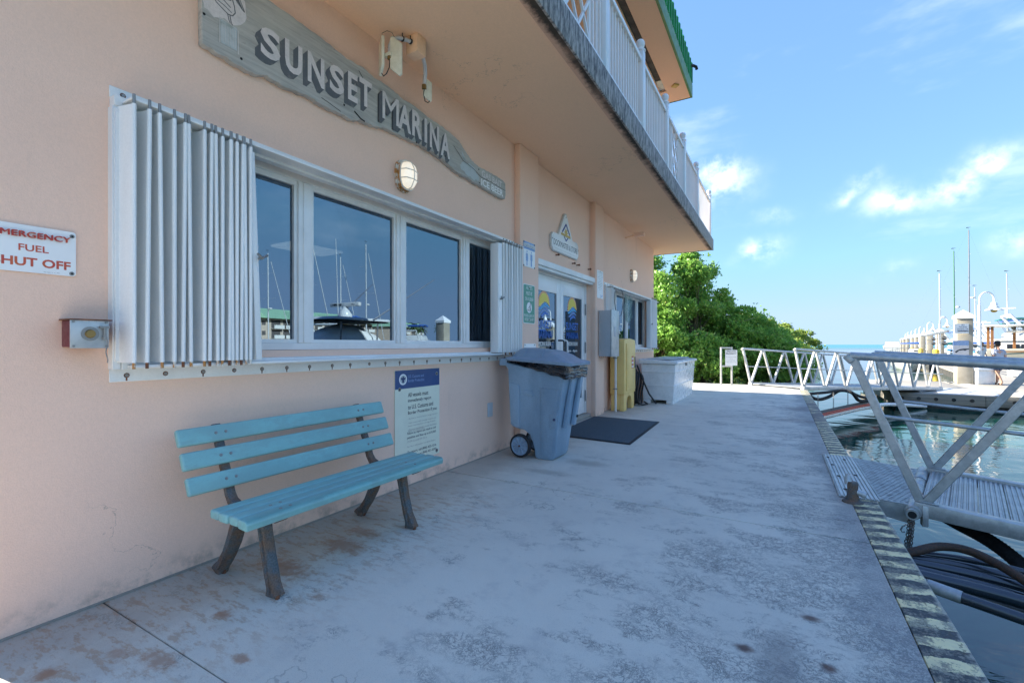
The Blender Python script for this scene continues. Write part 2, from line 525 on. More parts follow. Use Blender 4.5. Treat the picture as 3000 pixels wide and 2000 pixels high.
walkway_mat()


def stripe_mat():
    """yellow and black painted quay edge, chipped"""
    m, nt, b, pos = base_mat('stripe_paint')
    sepp = nt.nodes.new('ShaderNodeSeparateXYZ'); nt.links.new(pos, sepp.inputs[0])
    jag = M(nt, 'MULTIPLY', M(nt, 'SUBTRACT', noise(nt, pos, 9, 6, .65), .5), .10)
    y = M(nt, 'ADD', M(nt, 'ADD', sepp.outputs[1], M(nt, 'MULTIPLY', sepp.outputs[0], -.18)), jag)
    ph = M(nt, 'FRACT', M(nt, 'DIVIDE', M(nt, 'ADD', y, .005), .1535))
    yel = ramp(nt, M(nt, 'ABSOLUTE', M(nt, 'SUBTRACT', ph, .5)), .262, .25)
    yc = mixc(nt, ramp(nt, noise(nt, pos, 12, 4, .6), .4, .7), (.88, .76, .42, 1), (.72, .64, .40, 1))
    bc = mixc(nt, ramp(nt, noise(nt, pos, 40, 4, .7), .4, .7), (.05, .056, .06, 1), (.10, .11, .115, 1))
    cc = mixc(nt, yel, bc, yc)
    chip = ramp(nt, noise(nt, pos, 9, 10, .80), .49, .525)
    wear = mixc(nt, ramp(nt, noise(nt, pos, 90, 3, .7), .45, .55), (.33, .31, .25, 1), (.14, .14, .12, 1))
    cc = mixc(nt, M(nt, 'MULTIPLY', chip, .8), cc, wear)
    ca = M(nt, 'ABSOLUTE', M(nt, 'SUBTRACT', noise(nt, pos, 3.2, 5, .55), .5))
    ck = ramp(nt, ca, .008, .002)
    cc = mixc(nt, M(nt, 'MULTIPLY', ck, .7), cc, (.08, .07, .05, 1))
    lip = ramp(nt, M(nt, 'ADD', sepp.outputs[0], M(nt, 'MULTIPLY', M(nt, 'SUBTRACT', noise(nt, pos, 18, 5, .7), .5), .06)), .632, .645)
    cc = mixc(nt, M(nt, 'MULTIPLY', lip, .6), cc, (.45, .43, .36, 1))
    old = M(nt, 'MULTIPLY', ramp(nt, sepp.outputs[1], 8.0, 9.2), ramp(nt, sepp.outputs[1], 12.5, 11.0))
    cc = mixc(nt, M(nt, 'MULTIPLY', old, ramp(nt, noise(nt, pos, 3, 4, .6), .35, .55)), cc, (.17, .14, .13, 1))
    nt.links.new(cc, b.inputs['Base Color']); b.inputs['Roughness'].default_value = .7
    bump(nt, b, M(nt, 'SUBTRACT', noise(nt, pos, 120, 3, .6), M(nt, 'MULTIPLY', chip, 1.5)), .35, .003)
    MT['stripe_paint'] = m


stripe_mat()


def water_mat():
    m, nt, b, pos = base_mat('water')
    sepp = nt.nodes.new('ShaderNodeSeparateXYZ'); nt.links.new(pos, sepp.inputs[0])
    far = ramp(nt, sepp.outputs[1], 90, 500)
    band = ramp(nt, noise(nt, pos, .004, 3, .6, (.25, 1.0, 1)), .4, .65)
    cc = mixc(nt, far, (.003, .058, .042, 1), mixc(nt, band, (.05, .20, .26, 1), (.09, .31, .32, 1)))
    nt.links.new(cc, b.inputs['Base Color'])
    nt.links.new(M(nt, 'MULTIPLY', far, .35), b.inputs['Roughness'])
    nt.links.new(nd(nt, 'ShaderNodeMapRange', None, {0: far, 3: .95, 4: .18}), b.inputs['Specular IOR Level'])
    b.inputs['IOR'].default_value = 1.45
    n1 = noise(nt, pos, .9, 3, .5, (1, 1.3, 1), dist=.6)
    n2 = noise(nt, pos, 5.5, 3, .55, (1, 2.4, 1), dist=.6)
    calm = ramp(nt, noise(nt, pos, .25, 2, .5), .4, .65, .35, 1.0)
    h = M(nt, 'ADD', M(nt, 'MULTIPLY', n1, 1.0), M(nt, 'MULTIPLY', M(nt, 'MULTIPLY', n2, .10), calm))
    st = nd(nt, 'ShaderNodeMapRange', None, {0: far, 3: .16, 4: .5})
    bump(nt, b, h, .16, .12)
    nt.nodes[-1].inputs['Strength'].default_value = .16
    MT['water'] = m


water_mat()


def glass_mat(name, tint, refl, rough=0.0):
    """tinted pane: mirror-like coat over a darkened see-through body"""
    m = bpy.data.materials.new(name); m.use_nodes = True
    nt = m.node_tree; nt.nodes.clear()
    out = nt.nodes.new('ShaderNodeOutputMaterial')
    gl = nt.nodes.new('ShaderNodeBsdfGlossy'); gl.inputs['Roughness'].default_value = rough
    gl.inputs['Color'].default_value = (.27, .38, .50, 1) if 'window' in name else (.8, .9, 1, 1)
    tr = nt.nodes.new('ShaderNodeBsdfTransparent'); tr.inputs['Color'].default_value = (*tint, 1)
    lw = nt.nodes.new('ShaderNodeFresnel'); lw.inputs['IOR'].default_value = 1.5
    f = nd(nt, 'ShaderNodeMapRange', None, {0: lw.outputs[0], 1: 0.0, 2: 1.0, 3: refl, 4: 1.0})
    mx = nt.nodes.new('ShaderNodeMixShader')
    nt.links.new(f, mx.inputs[0]); nt.links.new(tr.outputs[0], mx.inputs[1]); nt.links.new(gl.outputs[0], mx.inputs[2])
    nt.links.new(mx.outputs[0], out.inputs[0])
    MT[name] = m


glass_mat('window_glass', (.42, .46, .48), .5)
glass_mat('clear_glass', (.7, .75, .75), .12)
glass_mat('boat_glass', (.12, .14, .15), .3)


def wood_grey():
    """driftwood board: long silver-grey grain, pale scuffs, dark checks"""
    m, nt, b, pos = base_mat('driftwood')
    g = noise(nt, pos, 7, 8, .7, (1, .35, 5.0), dist=.4)
    g2 = noise(nt, pos, 2.4, 4, .6)
    cc = mixc(nt, ramp(nt, g, .35, .68), (.50, .485, .45, 1), (.34, .33, .305, 1))
    cc = mixc(nt, M(nt, 'MULTIPLY', ramp(nt, g2, .45, .7), .5), cc, (.54, .52, .45, 1))
    cc = mixc(nt, M(nt, 'MULTIPLY', ramp(nt, noise(nt, pos, 30, 5, .8, (1, .5, 3)), .62, .7), .6), cc, (.08, .07, .055, 1))
    nt.links.new(cc, b.inputs['Base Color']); b.inputs['Roughness'].default_value = .85
    bump(nt, b, g, .5, .006)
    MT['driftwood'] = m


wood_grey()


def bench_mat():
    m, nt, b, pos = base_mat('bench_paint')
    w = noise(nt, pos, 5, 6, .7, (1, .5, 1))
    cc = mixc(nt, ramp(nt, w, .40, .60), (.08, .345, .315, 1), (.045, .20, .175, 1))
    cc = mixc(nt, M(nt, 'MULTIPLY', ramp(nt, noise(nt, pos, 10, 7, .78, (1, .4, 1)), .50, .60), .7), cc, (.045, .15, .135, 1))
    g = nt.nodes.new('ShaderNodeNewGeometry')
    edge = ramp(nt, g.outputs['Pointiness'], .505, .56)
    cc = mixc(nt, M(nt, 'MULTIPLY', edge, .6), cc, (.36, .60, .62, 1))
    fine = ramp(nt, noise(nt, pos, 160, 3, .7), .58, .7)
    cc = mixc(nt, M(nt, 'MULTIPLY', fine, .2), cc, (.05, .16, .17, 1))
    nt.links.new(cc, b.inputs['Base Color']); b.inputs['Roughness'].default_value = .5
    b.inputs['Specular IOR Level'].default_value = .35
    bump(nt, b, noise(nt, pos, 60, 4, .6, (1, .2, 1)), .25, .002)
    MT['bench_paint'] = m


bench_mat()
simple('rust_iron', (.17, .105, .07), .75, .1, c2=(.10, .12, .13), vs_=14, fine=.35, fs=120, bmp=.5, bs=90)
simple('rust_brown', (.23, .085, .035), .85, 0, c2=(.10, .045, .03), vs_=20, bmp=.5)
simple('white_aluminium', (.84, .85, .84), .42, .0, var=.09, vs_=4, fine=.03, mul=(1, 1, .3))
simple('shutter_white', (.88, .88, .86), .38, .0, c2=(.80, .81, .80), vs_=3, mul=(2, 2, .35), fine=.03)
simple('white_paint', (.86, .86, .85), .4, var=.06, vs_=3)
simple('warm_white', (.76, .74, .68), .5, var=.1, vs_=5)
simple('frame_white', (.84, .84, .82), .45, var=.08, vs_=6)
simple('screw_grey', (.30, .30, .29), .5, .6)
simple('dark_hole', (.015, .015, .016), .8)
simple('interior_dark', (.05, .05, .055), .8)
simple('interior_ceiling', (.10, .10, .10), .8)
simple('tile_light', (.8, .8, .76), .5, emit=(1.0, .93, .78, .45))
simple('lamp_glow', (.85, .82, .74), .3, emit=(1.0, .86, .66, .14), var=.05)
simple('lamp_rust', (.45, .20, .05), .7, c2=(.70, .67, .60), vs_=24, lo=.42, hi=.55)
simple('galvanised', (.48, .50, .50), .42, .5, c2=(.38, .40, .40), vs_=18, fine=.06, bmp=.08)
simple('aluminium_dull', (.66, .65, .62), .45, .15, c2=(.54, .53, .51), vs_=7, fine=.09, fs=140, bmp=.12, bs=130)
simple('aluminium_plank', (.46, .48, .48), .42, .5, c2=(.36, .375, .38), vs_=5, fine=.08, fs=60, mul=(1, 1, 1))
simple('grate_metal', (.36, .39, .40), .45, .45, c2=(.25, .27, .28), vs_=9, fine=.2, fs=160, bmp=.3, bs=90)
simple('bin_plastic', (.31, .43, .54), .5, c2=(.22, .315, .41), vs_=3.2, fine=.07, fs=70, bmp=.12, bs=220, mul=(1, 1, .35))
simple('bin_lid', (.27, .36, .46), .46, c2=(.22, .30, .39), vs_=4, fine=.05, bmp=.08, bs=200)
simple('bag_black', (.02, .021, .024), .28, bmp=.5, bs=14, spec=.7)
simple('rubber_black', (.022, .023, .025), .45, var=.3, vs_=20)
simple('rubber_matt', (.03, .03, .032), .8, var=.3, vs_=20, bmp=.3)
simple('hose_blue_black', (.02, .028, .04), .2, var=.1, vs_=3, spec=.9)
simple('hose_brown', (.085, .045, .026), .7, c2=(.05, .035, .028), vs_=60, fine=.4, fs=200, bmp=.8, bs=180)
simple('mat_fibre', (.075, .098, .115), .95, c2=(.11, .135, .155), vs_=90, fine=.5, fs=300, bmp=1.0, bs=260, spec=.1)
simple('yellow_plastic', (.93, .64, .22), .5, c2=(.86, .58, .20), vs_=3, fine=.04)
simple('elec_grey', (.52, .55, .58), .45, c2=(.46, .49, .52), vs_=3, fine=.03)
simple('dockbox_white', (.86, .86, .85), .3, c2=(.78, .79, .78), vs_=4, fine=.03)
simple('pipe_grey', (.62, .64, .66), .4, .3)
simple('green_roof', (.045, .40, .13), .38, c2=(.035, .30, .09), vs_=4)
simple('green_fascia', (.10, .26, .07), .5, c2=(.08, .20, .055), vs_=4)
simple('roof_slot', (.12, .115, .10), .8, c2=(.06, .06, .055), vs_=5)
simple('sign_white', (.88, .88, .87), .35, var=.04)
simple('sign_cream', (.80, .80, .64), .45, var=.05)
simple('sign_blue', (.025, .075, .22), .4, var=.1)
simple('sign_lightblue', (.22, .36, .62), .4, var=.08)
simple('print_blue', (.13, .28, .58), .5)
simple('sign_green', (.055, .30, .21), .4, var=.1)
simple('print_red', (.52, .045, .05), .5, c2=(.60, .13, .05), vs_=9)
simple('print_dark', (.035, .045, .055), .6, var=.2)
simple('print_faded', (.36, .33, .30), .7, var=.1)
simple('letter_grey', (.12, .13, .145), .8, c2=(.20, .205, .20), vs_=16, lo=.5, hi=.75, bmp=.2)
simple('letter_white', (.72, .67, .655), .75, c2=(.58, .545, .53), vs_=12, lo=.4, hi=.8, fine=.08)
simple('letter_grey_light', (.68, .66, .64), .8, c2=(.56, .55, .53), vs_=14)
simple('paint_sky', (.50, .55, .56), .8, c2=(.34, .37, .34), vs_=14, lo=.45, hi=.7)
simple('logo_blue', (.03, .17, .55), .5)
simple('logo_cyan', (.05, .38, .72), .5)
simple('logo_yellow', (.85, .66, .09), .5)
simple('logo_orange', (.86, .42, .20), .5)
simple('logo_navy', (.035, .07, .28), .5)
simple('gold', (.62, .44, .12), .5)
simple('antenna_white', (.84, .83, .70), .5, c2=(.74, .73, .60), vs_=20)
simple('box_red', (.19, .03, .045), .45, c2=(.14, .025, .035), vs_=12)
simple('steel_plate', (.52, .55, .56), .38, .35, c2=(.42, .45, .46), vs_=12, bmp=.15, bs=60)
simple('brass', (.33, .22, .08), .5, .7)
simple('net_green', (.35, .52, .47), .6)
simple('dock_concrete', (.36, .325, .27), .85, c2=(.30, .275, .235), vs_=1.2, fine=.07, fs=50, bmp=.3, bs=40)
simple('float_dark', (.075, .07, .062), .9, c2=(.03, .03, .028), vs_=4)
simple('waler_wood', (.33, .295, .24), .85, c2=(.23, .21, .175), vs_=4, mul=(.3, 1, 5), fine=.12)
simple('pile_concrete', (.38, .34, .27), .85, c2=(.30, .27, .21), vs_=1.6, fine=.08, bmp=.3, bs=30)
simple('gelcoat', (.62, .62, .60), .22, var=.05, vs_=2)
simple('gelcoat_cream', (.58, .53, .43), .3, var=.05, vs_=2)
simple('teak', (.26, .12, .045), .5)
simple('canvas_grey', (.82, .80, .76), .9, c2=(.72, .70, .67), vs_=3, bmp=.5, bs=3)
simple('canvas_black', (.035, .038, .045), .85)
simple('canvas_blue', (.03, .12, .42), .8)
simple('canvas_teal', (.02, .16, .17), .8)
simple('mast_white', (.60, .60, .58), .3)
simple('mast_grey', (.22, .23, .25), .4, .5)
simple('mast_green', (.06, .20, .10), .5)
simple('wire', (.25, .26, .27), .4, .6)
simple('dark_window', (.03, .035, .045), .15)
simple('yellow_post', (.80, .55, .06), .5)
simple('skin', (.55, .30, .20), .55, var=.1)
simple('shirt_grey', (.42, .45, .53), .9, c2=(.36, .39, .47), vs_=8, bmp=.4, bs=14)
simple('shirt_pale', (.55, .58, .62), .9, bmp=.4, bs=14)
simple('shorts_navy', (.055, .085, .15), .9, bmp=.4, bs=14)
simple('cap_black', (.02, .022, .026), .8)
simple('hair_dark', (.03, .02, .015), .8)
simple('sandal', (.05, .035, .03), .8)
simple('bark', (.17, .13, .10), .9, c2=(.10, .08, .06), vs_=9, bmp=.6, bs=30)
simple('twig', (.17, .15, .08), .9)
simple('mud', (.13, .11, .08), .95, c2=(.08, .07, .05), vs_=2, bmp=.5, bs=6)
simple('sand', (.42, .38, .30), .95, c2=(.34, .30, .23), vs_=2)
simple('condo_wall', (.52, .42, .33), .85, var=.08)
simple('condo_white', (.70, .68, .62), .8)
simple('condo_roof', (.30, .50, .31), .6, var=.08)
simple('condo_shade', (.10, .09, .085), .8)
simple('palm_green', (.06, .10, .03), .6)
simple('seal_blue', (.03, .05, .14), .5)


def braid_mat():
    m, nt, b, pos = base_mat('corrugated')
    nt.links.new(mixc(nt, ramp(nt, noise(nt, pos, 30, 4, .6), .4, .7), (.012, .013, .015, 1), (.03, .03, .033, 1)), b.inputs['Base Color'])
    b.inputs['Roughness'].default_value = .75
    bump(nt, b, noise(nt, pos, 60, 2, .5), .6, .01)
    MT['corrugated'] = m


braid_mat()


def leaf_mat(name, c1, c2, c3):
    m, nt, b, pos = base_mat(name)
    oi = nt.nodes.new('ShaderNodeAttribute'); oi.attribute_name = 'leaf_tone'; oi.attribute_type = 'GEOMETRY'
    t = oi.outputs['Fac']
    cc = mixc(nt, ramp(nt, t, .0, .6), (*c1, 1), (*c2, 1))
    cc = mixc(nt, ramp(nt, t, .86, .98), cc, (*c3, 1))
    nt.links.new(cc, b.inputs['Base Color'])
    b.inputs['Roughness'].default_value = .42
    b.inputs['Specular IOR Level'].default_value = .45
    # light passing through the leaf
    tl = nt.nodes.new('ShaderNodeBsdfTranslucent')
    nt.links.new(cc, tl.inputs['Color'])
    mx = nt.nodes.new('ShaderNodeMixShader'); mx.inputs[0].default_value = .42
    outn = nt.nodes['Material Output']
    nt.links.new(b.outputs[0], mx.inputs[1]); nt.links.new(tl.outputs[0], mx.inputs[2]); nt.links.new(mx.outputs[0], outn.inputs[0])
    MT[name] = m


leaf_mat('leaf_near', (.10, .25, .04), (.31, .54, .10), (.62, .66, .20))
leaf_mat('leaf_far', (.15, .23, .045), (.34, .44, .09), (.50, .52, .19))
# ------------------------------------------------------------------ ground, quay, water
WATER_Z = -0.92
mb = MB(); mb.box((-12000, -6000, -3.0), (12000, 12000, WATER_Z))
# only the top sheet is needed
mb = MB(); mb.add([(-9000, -3000, WATER_Z), (9000, -3000, WATER_Z), (9000, 11000, WATER_Z), (-9000, 11000, WATER_Z)], [(0, 1, 2, 3)])
water = struct(mb.build('water', MT['water']))
tag(water, 'calm green blue sea water around the docks', 'water')

# quay body below the slabs, its seawall face standing in the water
quay = thing('walkway', 'grey weathered concrete walkway between the pink building and the water', 'walkway', (0, 5, 0))
quay['kind'] = 'structure'
mb = MB()
mb.box((-12, -9, -2.5), (.628, 14.5, -.03))
mb.prism([(-12, 14.5), (.628, 14.5), (-.74, 15.55), (-12, 15.75)], (0, 0, -2.5), (1, 0, 0), (0, 1, 0), (0, 0, 1), 2.47)
mb.build('seawall', MT['dock_concrete'], quay)
JY = [-6.9, -4.3, -1.67, .925, 3.512, 6.1, 8.7, 11.3, 14.5]
for a, b in zip(JY[:-1], JY[1:]):
    mb = MB(); ga, gb = (.0022 if a < 2 else .007), (.0022 if b < 2 else .007); mb.box((-2.95 if b > .5 else -9, a + ga, -.06), (.478, b - gb, 0))
    mb.build('concrete_slab', MT['walkway_concrete'], quay, bevel=.003, seg=1)
mb = MB(); mb.box((.481, -9, -.07), (.65, 14.5, .001)); mb.box((.481, -9, -.30), (.65, 14.5, -.071))
mb.build('painted_edge', MT['stripe_paint'], quay, bevel=.006, seg=2)
mb = MB()
mb.prism([(-12, 14.504), (.65, 14.504), (-.74, 15.55), (-12, 15.75)], (0, 0, -.06), (1, 0, 0), (0, 1, 0), (0, 0, 1), .06)
mb.box((-12, 11.87, -.06), (-2.953, 14.5, 0))
mb.build('concrete_slab', MT['walkway_concrete'], quay)

# low shore under the mangroves
mb = MB()
N_ = 26
vs_ = []; fs = []
for i in range(N_):
    for j in range(14):
        x = -70 + i * 2.8; y = 15.2 + j * 4.0
        edge = -1.0 - max(0, (y - 20)) * .25
        z = -.12 if x < edge - 3 else -.12 - (x - edge + 3) * .35
        vs_.append((x, y, max(z, -1.6) + random.uniform(-.05, .03)))
for i in range(N_ - 1):
    for j in range(13):
        a = i * 14 + j
        fs.append((a, a + 14, a + 15, a + 1))
mb.add(vs_, fs)
struct(mb.build('shore_mud', MT['mud'], smooth=True))

# ------------------------------------------------------------------ building
WX = -2.73     # plaster face
CEI = 3.575
bld = thing('marina_building', 'salmon pink stucco marina building with white balcony rail and green metal roof', 'building', (-2.73, 3, 0))
wx0 = WX - .25
mb = MB()
mb.box((wx0, .477, 0), (WX, 1.0, CEI)); mb.box((-12, .477, 0), (wx0, .65, CEI))
mb.box((wx0, 1.0, 0), (WX, 4.62, 1.164))
mb.box((wx0, 1.0, 2.345), (WX, 4.62, CEI))
mb.box((wx0, 4.62, 0), (WX, 5.25, CEI))
mb.box((wx0, 5.25, 2.225), (WX - .02, 7.385, CEI))
mb.box((wx0, 7.385, 0), (WX, 8.05, CEI))
mb.box((wx0, 8.05, 0), (WX, 11.25, 1.129))
mb.box((wx0, 8.05, 2.27), (WX, 11.25, CEI))
mb.box((wx0, 11.25, 0), (WX, 11.86, CEI))
mb.box((-12, 11.61, 0), (wx0, 11.86, CEI))
mb.build('wall', MT['stucco'], bld)
mb = MB(); mb.box((-12, .51, CEI), (-2.75, 11.86, 3.8))
mb.box((-12, .51, 3.80), (-2.73, 9.0, 6.2))
mb.build('upper_wall', MT['stucco'], bld)
# floor, ceiling and back of the dark shop inside
mb = MB()
mb.box((-9.0, .66, 2.9), (wx0 - .01, 11.55, 2.95)); mb.box((-9.1, .66, 0), (-9.0, 11.55, 2.9))
mb.build('inner_ceiling', MT['interior_ceiling'], bld)
mb = MB(); mb.box((-9.0, .66, -.02), (wx0, 11.6, .012)); mb.build('inner_floor', MT['interior_dark'], bld)
for (lx, ly) in [(-7.2, 5.3), (-7.0, 6.95), (-5.2, 6.5), (-7.0, 8.6), (-5.2, 9.2)]:
    mb = MB(); mb.box((lx - .3, ly - .5, 2.86), (lx + .3, ly + .5, 2.899)); mb.build('ceiling_panel', MT['tile_light'], bld)
# pilasters
for (y0, y1) in ((4.80, 5.28), (7.39, 7.81)):
    mb = MB(); mb.box((WX + .0, y0, 0), (-2.65, y1, CEI - .002))
    mb.build('pilaster', MT['stucco'], bld, bevel=.006, seg=2)
# balcony slab
mb = MB(); mb.box((-2.9, .477, CEI), (-1.551, 12.6, 3.815)); mb.box((-2.9, 11.86, 3.55), (-2.729, 11.88, CEI + .01))
mb.build('balcony_soffit', MT['stucco_soffit'], bld)
mb = MB(); mb.box((-1.549, .477, CEI - .012), (-1.452, 12.6, 3.6)); mb.build('drip_band', MT['soffit_stain'], bld)
mb = MB(); mb.box((-1.4515, .457, CEI - .02), (-1.43, 12.62, 3.83)); mb.box((-12, .457, CEI - .01), (-1.4516, .476, 3.83)); mb.box((-2.9, 12.601, CEI - .01), (-1.4515, 12.62, 3.83)); mb.box((-1.62, .477, 3.816), (-1.4516, 12.6, 3.832))
mb.build('balcony_edge', MT['edge_concrete'], bld, bevel=.004)
# roof with soffit, fascia, ribbed apron and slope
mb = MB(); mb.box((-12, -.6, 6.2), (-2.06, 9.95, 6.24)); mb.box((-1.94, -.6, 6.2), (-1.56, 9.95, 6.24)); mb.box((-2.06, 9.48, 6.2), (-1.94, 9.95, 6.24))
mb.build('roof_soffit', MT['stucco_soffit'], bld)
mb = MB(); mb.box((-2.06, -.6, 6.245), (-1.94, 9.1, 6.27)); mb.build('soffit_vent', MT['roof_slot'], bld)
mb = MB(); mb.box((-2.06, 9.1, 6.235), (-1.94, 9.48, 6.26)); mb.build('vent_cover', MT['steel_plate'], bld)
roof = MB()
roof.add([(-1.58, -.6, 6.83), (-1.58, 9.97, 6.83), (-6.5, 5.0, 8.9), (-6.5, 4.4, 8.9)], [(0, 1, 2, 3)])
roof.add([(-1.58, 9.97, 6.83), (-11.5, 9.97, 6.83), (-6.5, 5.0, 8.9)], [(0, 1, 2)])
roof.add([(-11.5, -.6, 6.83), (-1.58, -.6, 6.83), (-6.5, 4.4, 8.9)], [(0, 1, 2)])
roof.add([(-11.5, 9.97, 6.83), (-11.5, -.6, 6.83), (-6.5, 4.4, 8.9), (-6.5, 5.0, 8.9)], [(0, 1, 2, 3)])
rf = roof.build('roof', MT['green_roof'], bld)
mb = MB(); mb.box((-1.56, -.6, 6.19), (-1.52, 9.97, 6.45)); mb.box((-11.5, -.62, 6.19), (-1.5605, -.601, 6.45)); mb.box((-11.5, 9.951, 6.19), (-1.5605, 9.97, 6.45))
mb.build('fascia', MT['green_fascia'], rf, bevel=.004)
mb = MB(); mb.box((-1.545, -.62, 6.451), (-1.535, 9.975, 6.86)); mb.box((-11.5, -.62, 6.451), (-1.546, -.60, 6.86)); mb.box((-11.5, 9.955, 6.451), (-1.546, 9.975, 6.86))
mb.build('metal_apron', MT['green_roof'], rf)
rib0 = None
for k in range(56):
    y = 9.9 - k * .19
    if rib0 is None:
        m_ = MB(); m_.box((-1.534, y - .012, 6.455), (-1.508, y + .012, 6.85)); m_.box((-1.56, y - .012, 6.85), (-1.52, y + .012, 6.875)); rib0 = m_.build('apron_rib', MT['green_roof'], rf)
        rib0['_y'] = y; y_first = y
    else:
        c = rib0.copy(); col.objects.link(c); c.location = (0, y - y_first, 0)
del rib0['_y']
mb = MB(); mb.prism([(-.07, 0), (0, -.07), (.07, 0), (0, .07)], (-1.74, 9.33, 6.17), (1, 0, 0), (0, 1, 0), (0, 0, 1), .03)
mb.build('soffit_light', MT['gold'], bld)
mb = MB(); mb.tube([(-1.535, 9.72, 6.70), (-1.48, 9.78, 6.73), (-1.43, 9.82, 6.71), (-1.42, 9.83, 6.66)], .028, 8); mb.build('roof_spout', MT['rubber_matt'], rf)

# ---- balcony railing
rail = MB()
RX = -1.52
rail.box((RX - .035, .45, 4.735), (RX + .035, 12.5, 4.79)); rail.box((RX - .022, .45, 3.92), (RX + .022, 12.5, 3.975))
rail.box((-2.7, 12.47, 4.735), (RX - .036, 12.53, 4.79)); rail.box((-2.7, 12.48, 3.92), (RX - .023, 12.52, 3.975))
railo = rail.build('balcony_railing', MT['white_paint'], bld, bevel=.006)
posts_y = [.45, 1.45, 2.95, 4.45, 5.88, 7.34, 8.84, 10.4, 12.45]
pm = MB(); pm.box((-.052, -.052, 3.832), (.052, .052, 4.88)); pm.box((-.07, -.07, 3.833), (.07, .07, 3.87))
pm.lathe([(.066, 4.88), (.068, 4.90), (.04, 4.915), (.034, 4.93), (.05, 4.945), (.058, 4.975), (.056, 5.0), (.042, 5.025), (.018, 5.04), (.001, 5.043)], n=14)
first = None
for y in posts_y:
    if first is None:
        Wp = W[railo]
        pm.v = [(p[0] + RX, p[1] + y, p[2]) for p in pm.v]
        first = pm.build('post', MT['white_paint'], railo, bevel=.004, smooth=True); fy = y
    else:
        c = first.copy(); col.objects.link(c); c.location = (0, y - fy, 0)
# balusters; a lattice panel in the middle of two bays
bal = MB(); bal.box((RX - .012, -.012, 3.975), (RX + .012, .012, 4.735))
bal.v = [(p[0], p[1], p[2]) for p in bal.v]
b0 = bal.build('baluster', MT['white_paint'], railo)
b0y = 0
lattices = [(3.50, 4.05), (7.83, 8.35)]


def ok(y):
    if any(abs(y - p) < .085 for p in posts_y): return False
    if any(a - .05 < y < b + .05 for a, b in lattices): return False
    return True


ys = [y for y in np.arange(1.6, 12.4, .098) if ok(y)] + [y for y in np.arange(.6, 1.4, .098) if ok(y)]
b0.location = (0, ys[0], 0)
for y in ys[1:]:
    c = b0.copy(); col.objects.link(c); c.location = (0, y, 0)
for (a, b) in lattices:
    l = MB()
    l.box((RX - .014, a - .014, 3.975), (RX + .014, a + .014, 4.735)); l.box((RX - .014, b - .014, 3.975), (RX + .014, b + .014, 4.735))
    z0, z1, c_ = 3.975, 4.735, (a + b) / 2
    zm = (z0 + z1) / 2
    for (p, q) in [((a, z0), (b, z1)), ((a, z1), (b, z0)), ((c_, z0), (b, zm)), ((c_, z0), (a, zm)), ((c_, z1), (a, zm)), ((c_, z1), (b, zm))]:
        l.bar((RX, p[0], p[1]), (RX, q[0], q[1]), .024, .022, up=(1, 0, 0))
    l.build('lattice_panel', MT['white_paint'], railo)
    # short return rods beside the panel
for x in np.arange(-2.62, -1.6, .11):
    m_ = MB(); m_.box((x - .011, 12.489, 3.975), (x + .011, 12.511, 4.735)); m_.build('baluster', MT['white_paint'], railo)


# ---- windows: aluminium frames and panes
def window(ys, z0, z1, fx, fw=.05, panes=None):
    f = MB()
    f.box((fx - .06, ys[0], z0), (fx, ys[-1], z0 + .045)); f.box((fx - .06, ys[0], z1 - .045), (fx, ys[-1], z1))
    for i, y in enumerate(ys):
        if i in (0, len(ys) - 1):
            f.box((fx - .058, y - fw * .5, z0 + .0451), (fx - .002, y + fw * .5, z1 - .0451))
        else:
            f.box((fx - .05, y - .052, z0 + .0451), (fx + .004, y + .052, z1 - .0451))
            f.box((fx + .0041, y - .02, z0 + .05), (fx + .012, y - .006, z1 - .05))
    fo = f.build('window', MT['frame_white'], bld, bevel=.003, seg=1)
    # inner sash frame + pane per light
    for a, b in zip(ys[:-1], ys[1:]):
        aa, bb = a + .053, b - .053
        s = MB(); w = .022
        s.box((fx - .045, aa, z0 + .0455), (fx - .012, aa + w, z1 - .0455)); s.box((fx - .045, bb - w, z0 + .0455), (fx - .012, bb, z1 - .0455))
        s.box((fx - .045, aa + w, z0 + .0455), (fx - .012, bb - w, z0 + .07)); s.box((fx - .045, aa + w, z1 - .08), (fx - .012, bb - w, z1 - .0455))
        s.build('sash', MT['frame_white'], fo)
        g = MB(); g.box((fx - .04, aa + w, z0 + .07), (fx - .034, bb - w, z1 - .08)); g.build('pane', MT['window_glass'], fo)
    return fo


window([1.06, 2.035, 2.96, 3.91, 4.60], 1.165, 2.344, -2.795)
window([8.10, 8.95, 9.75, 10.55, 11.2], 1.13, 2.269, -2.795)


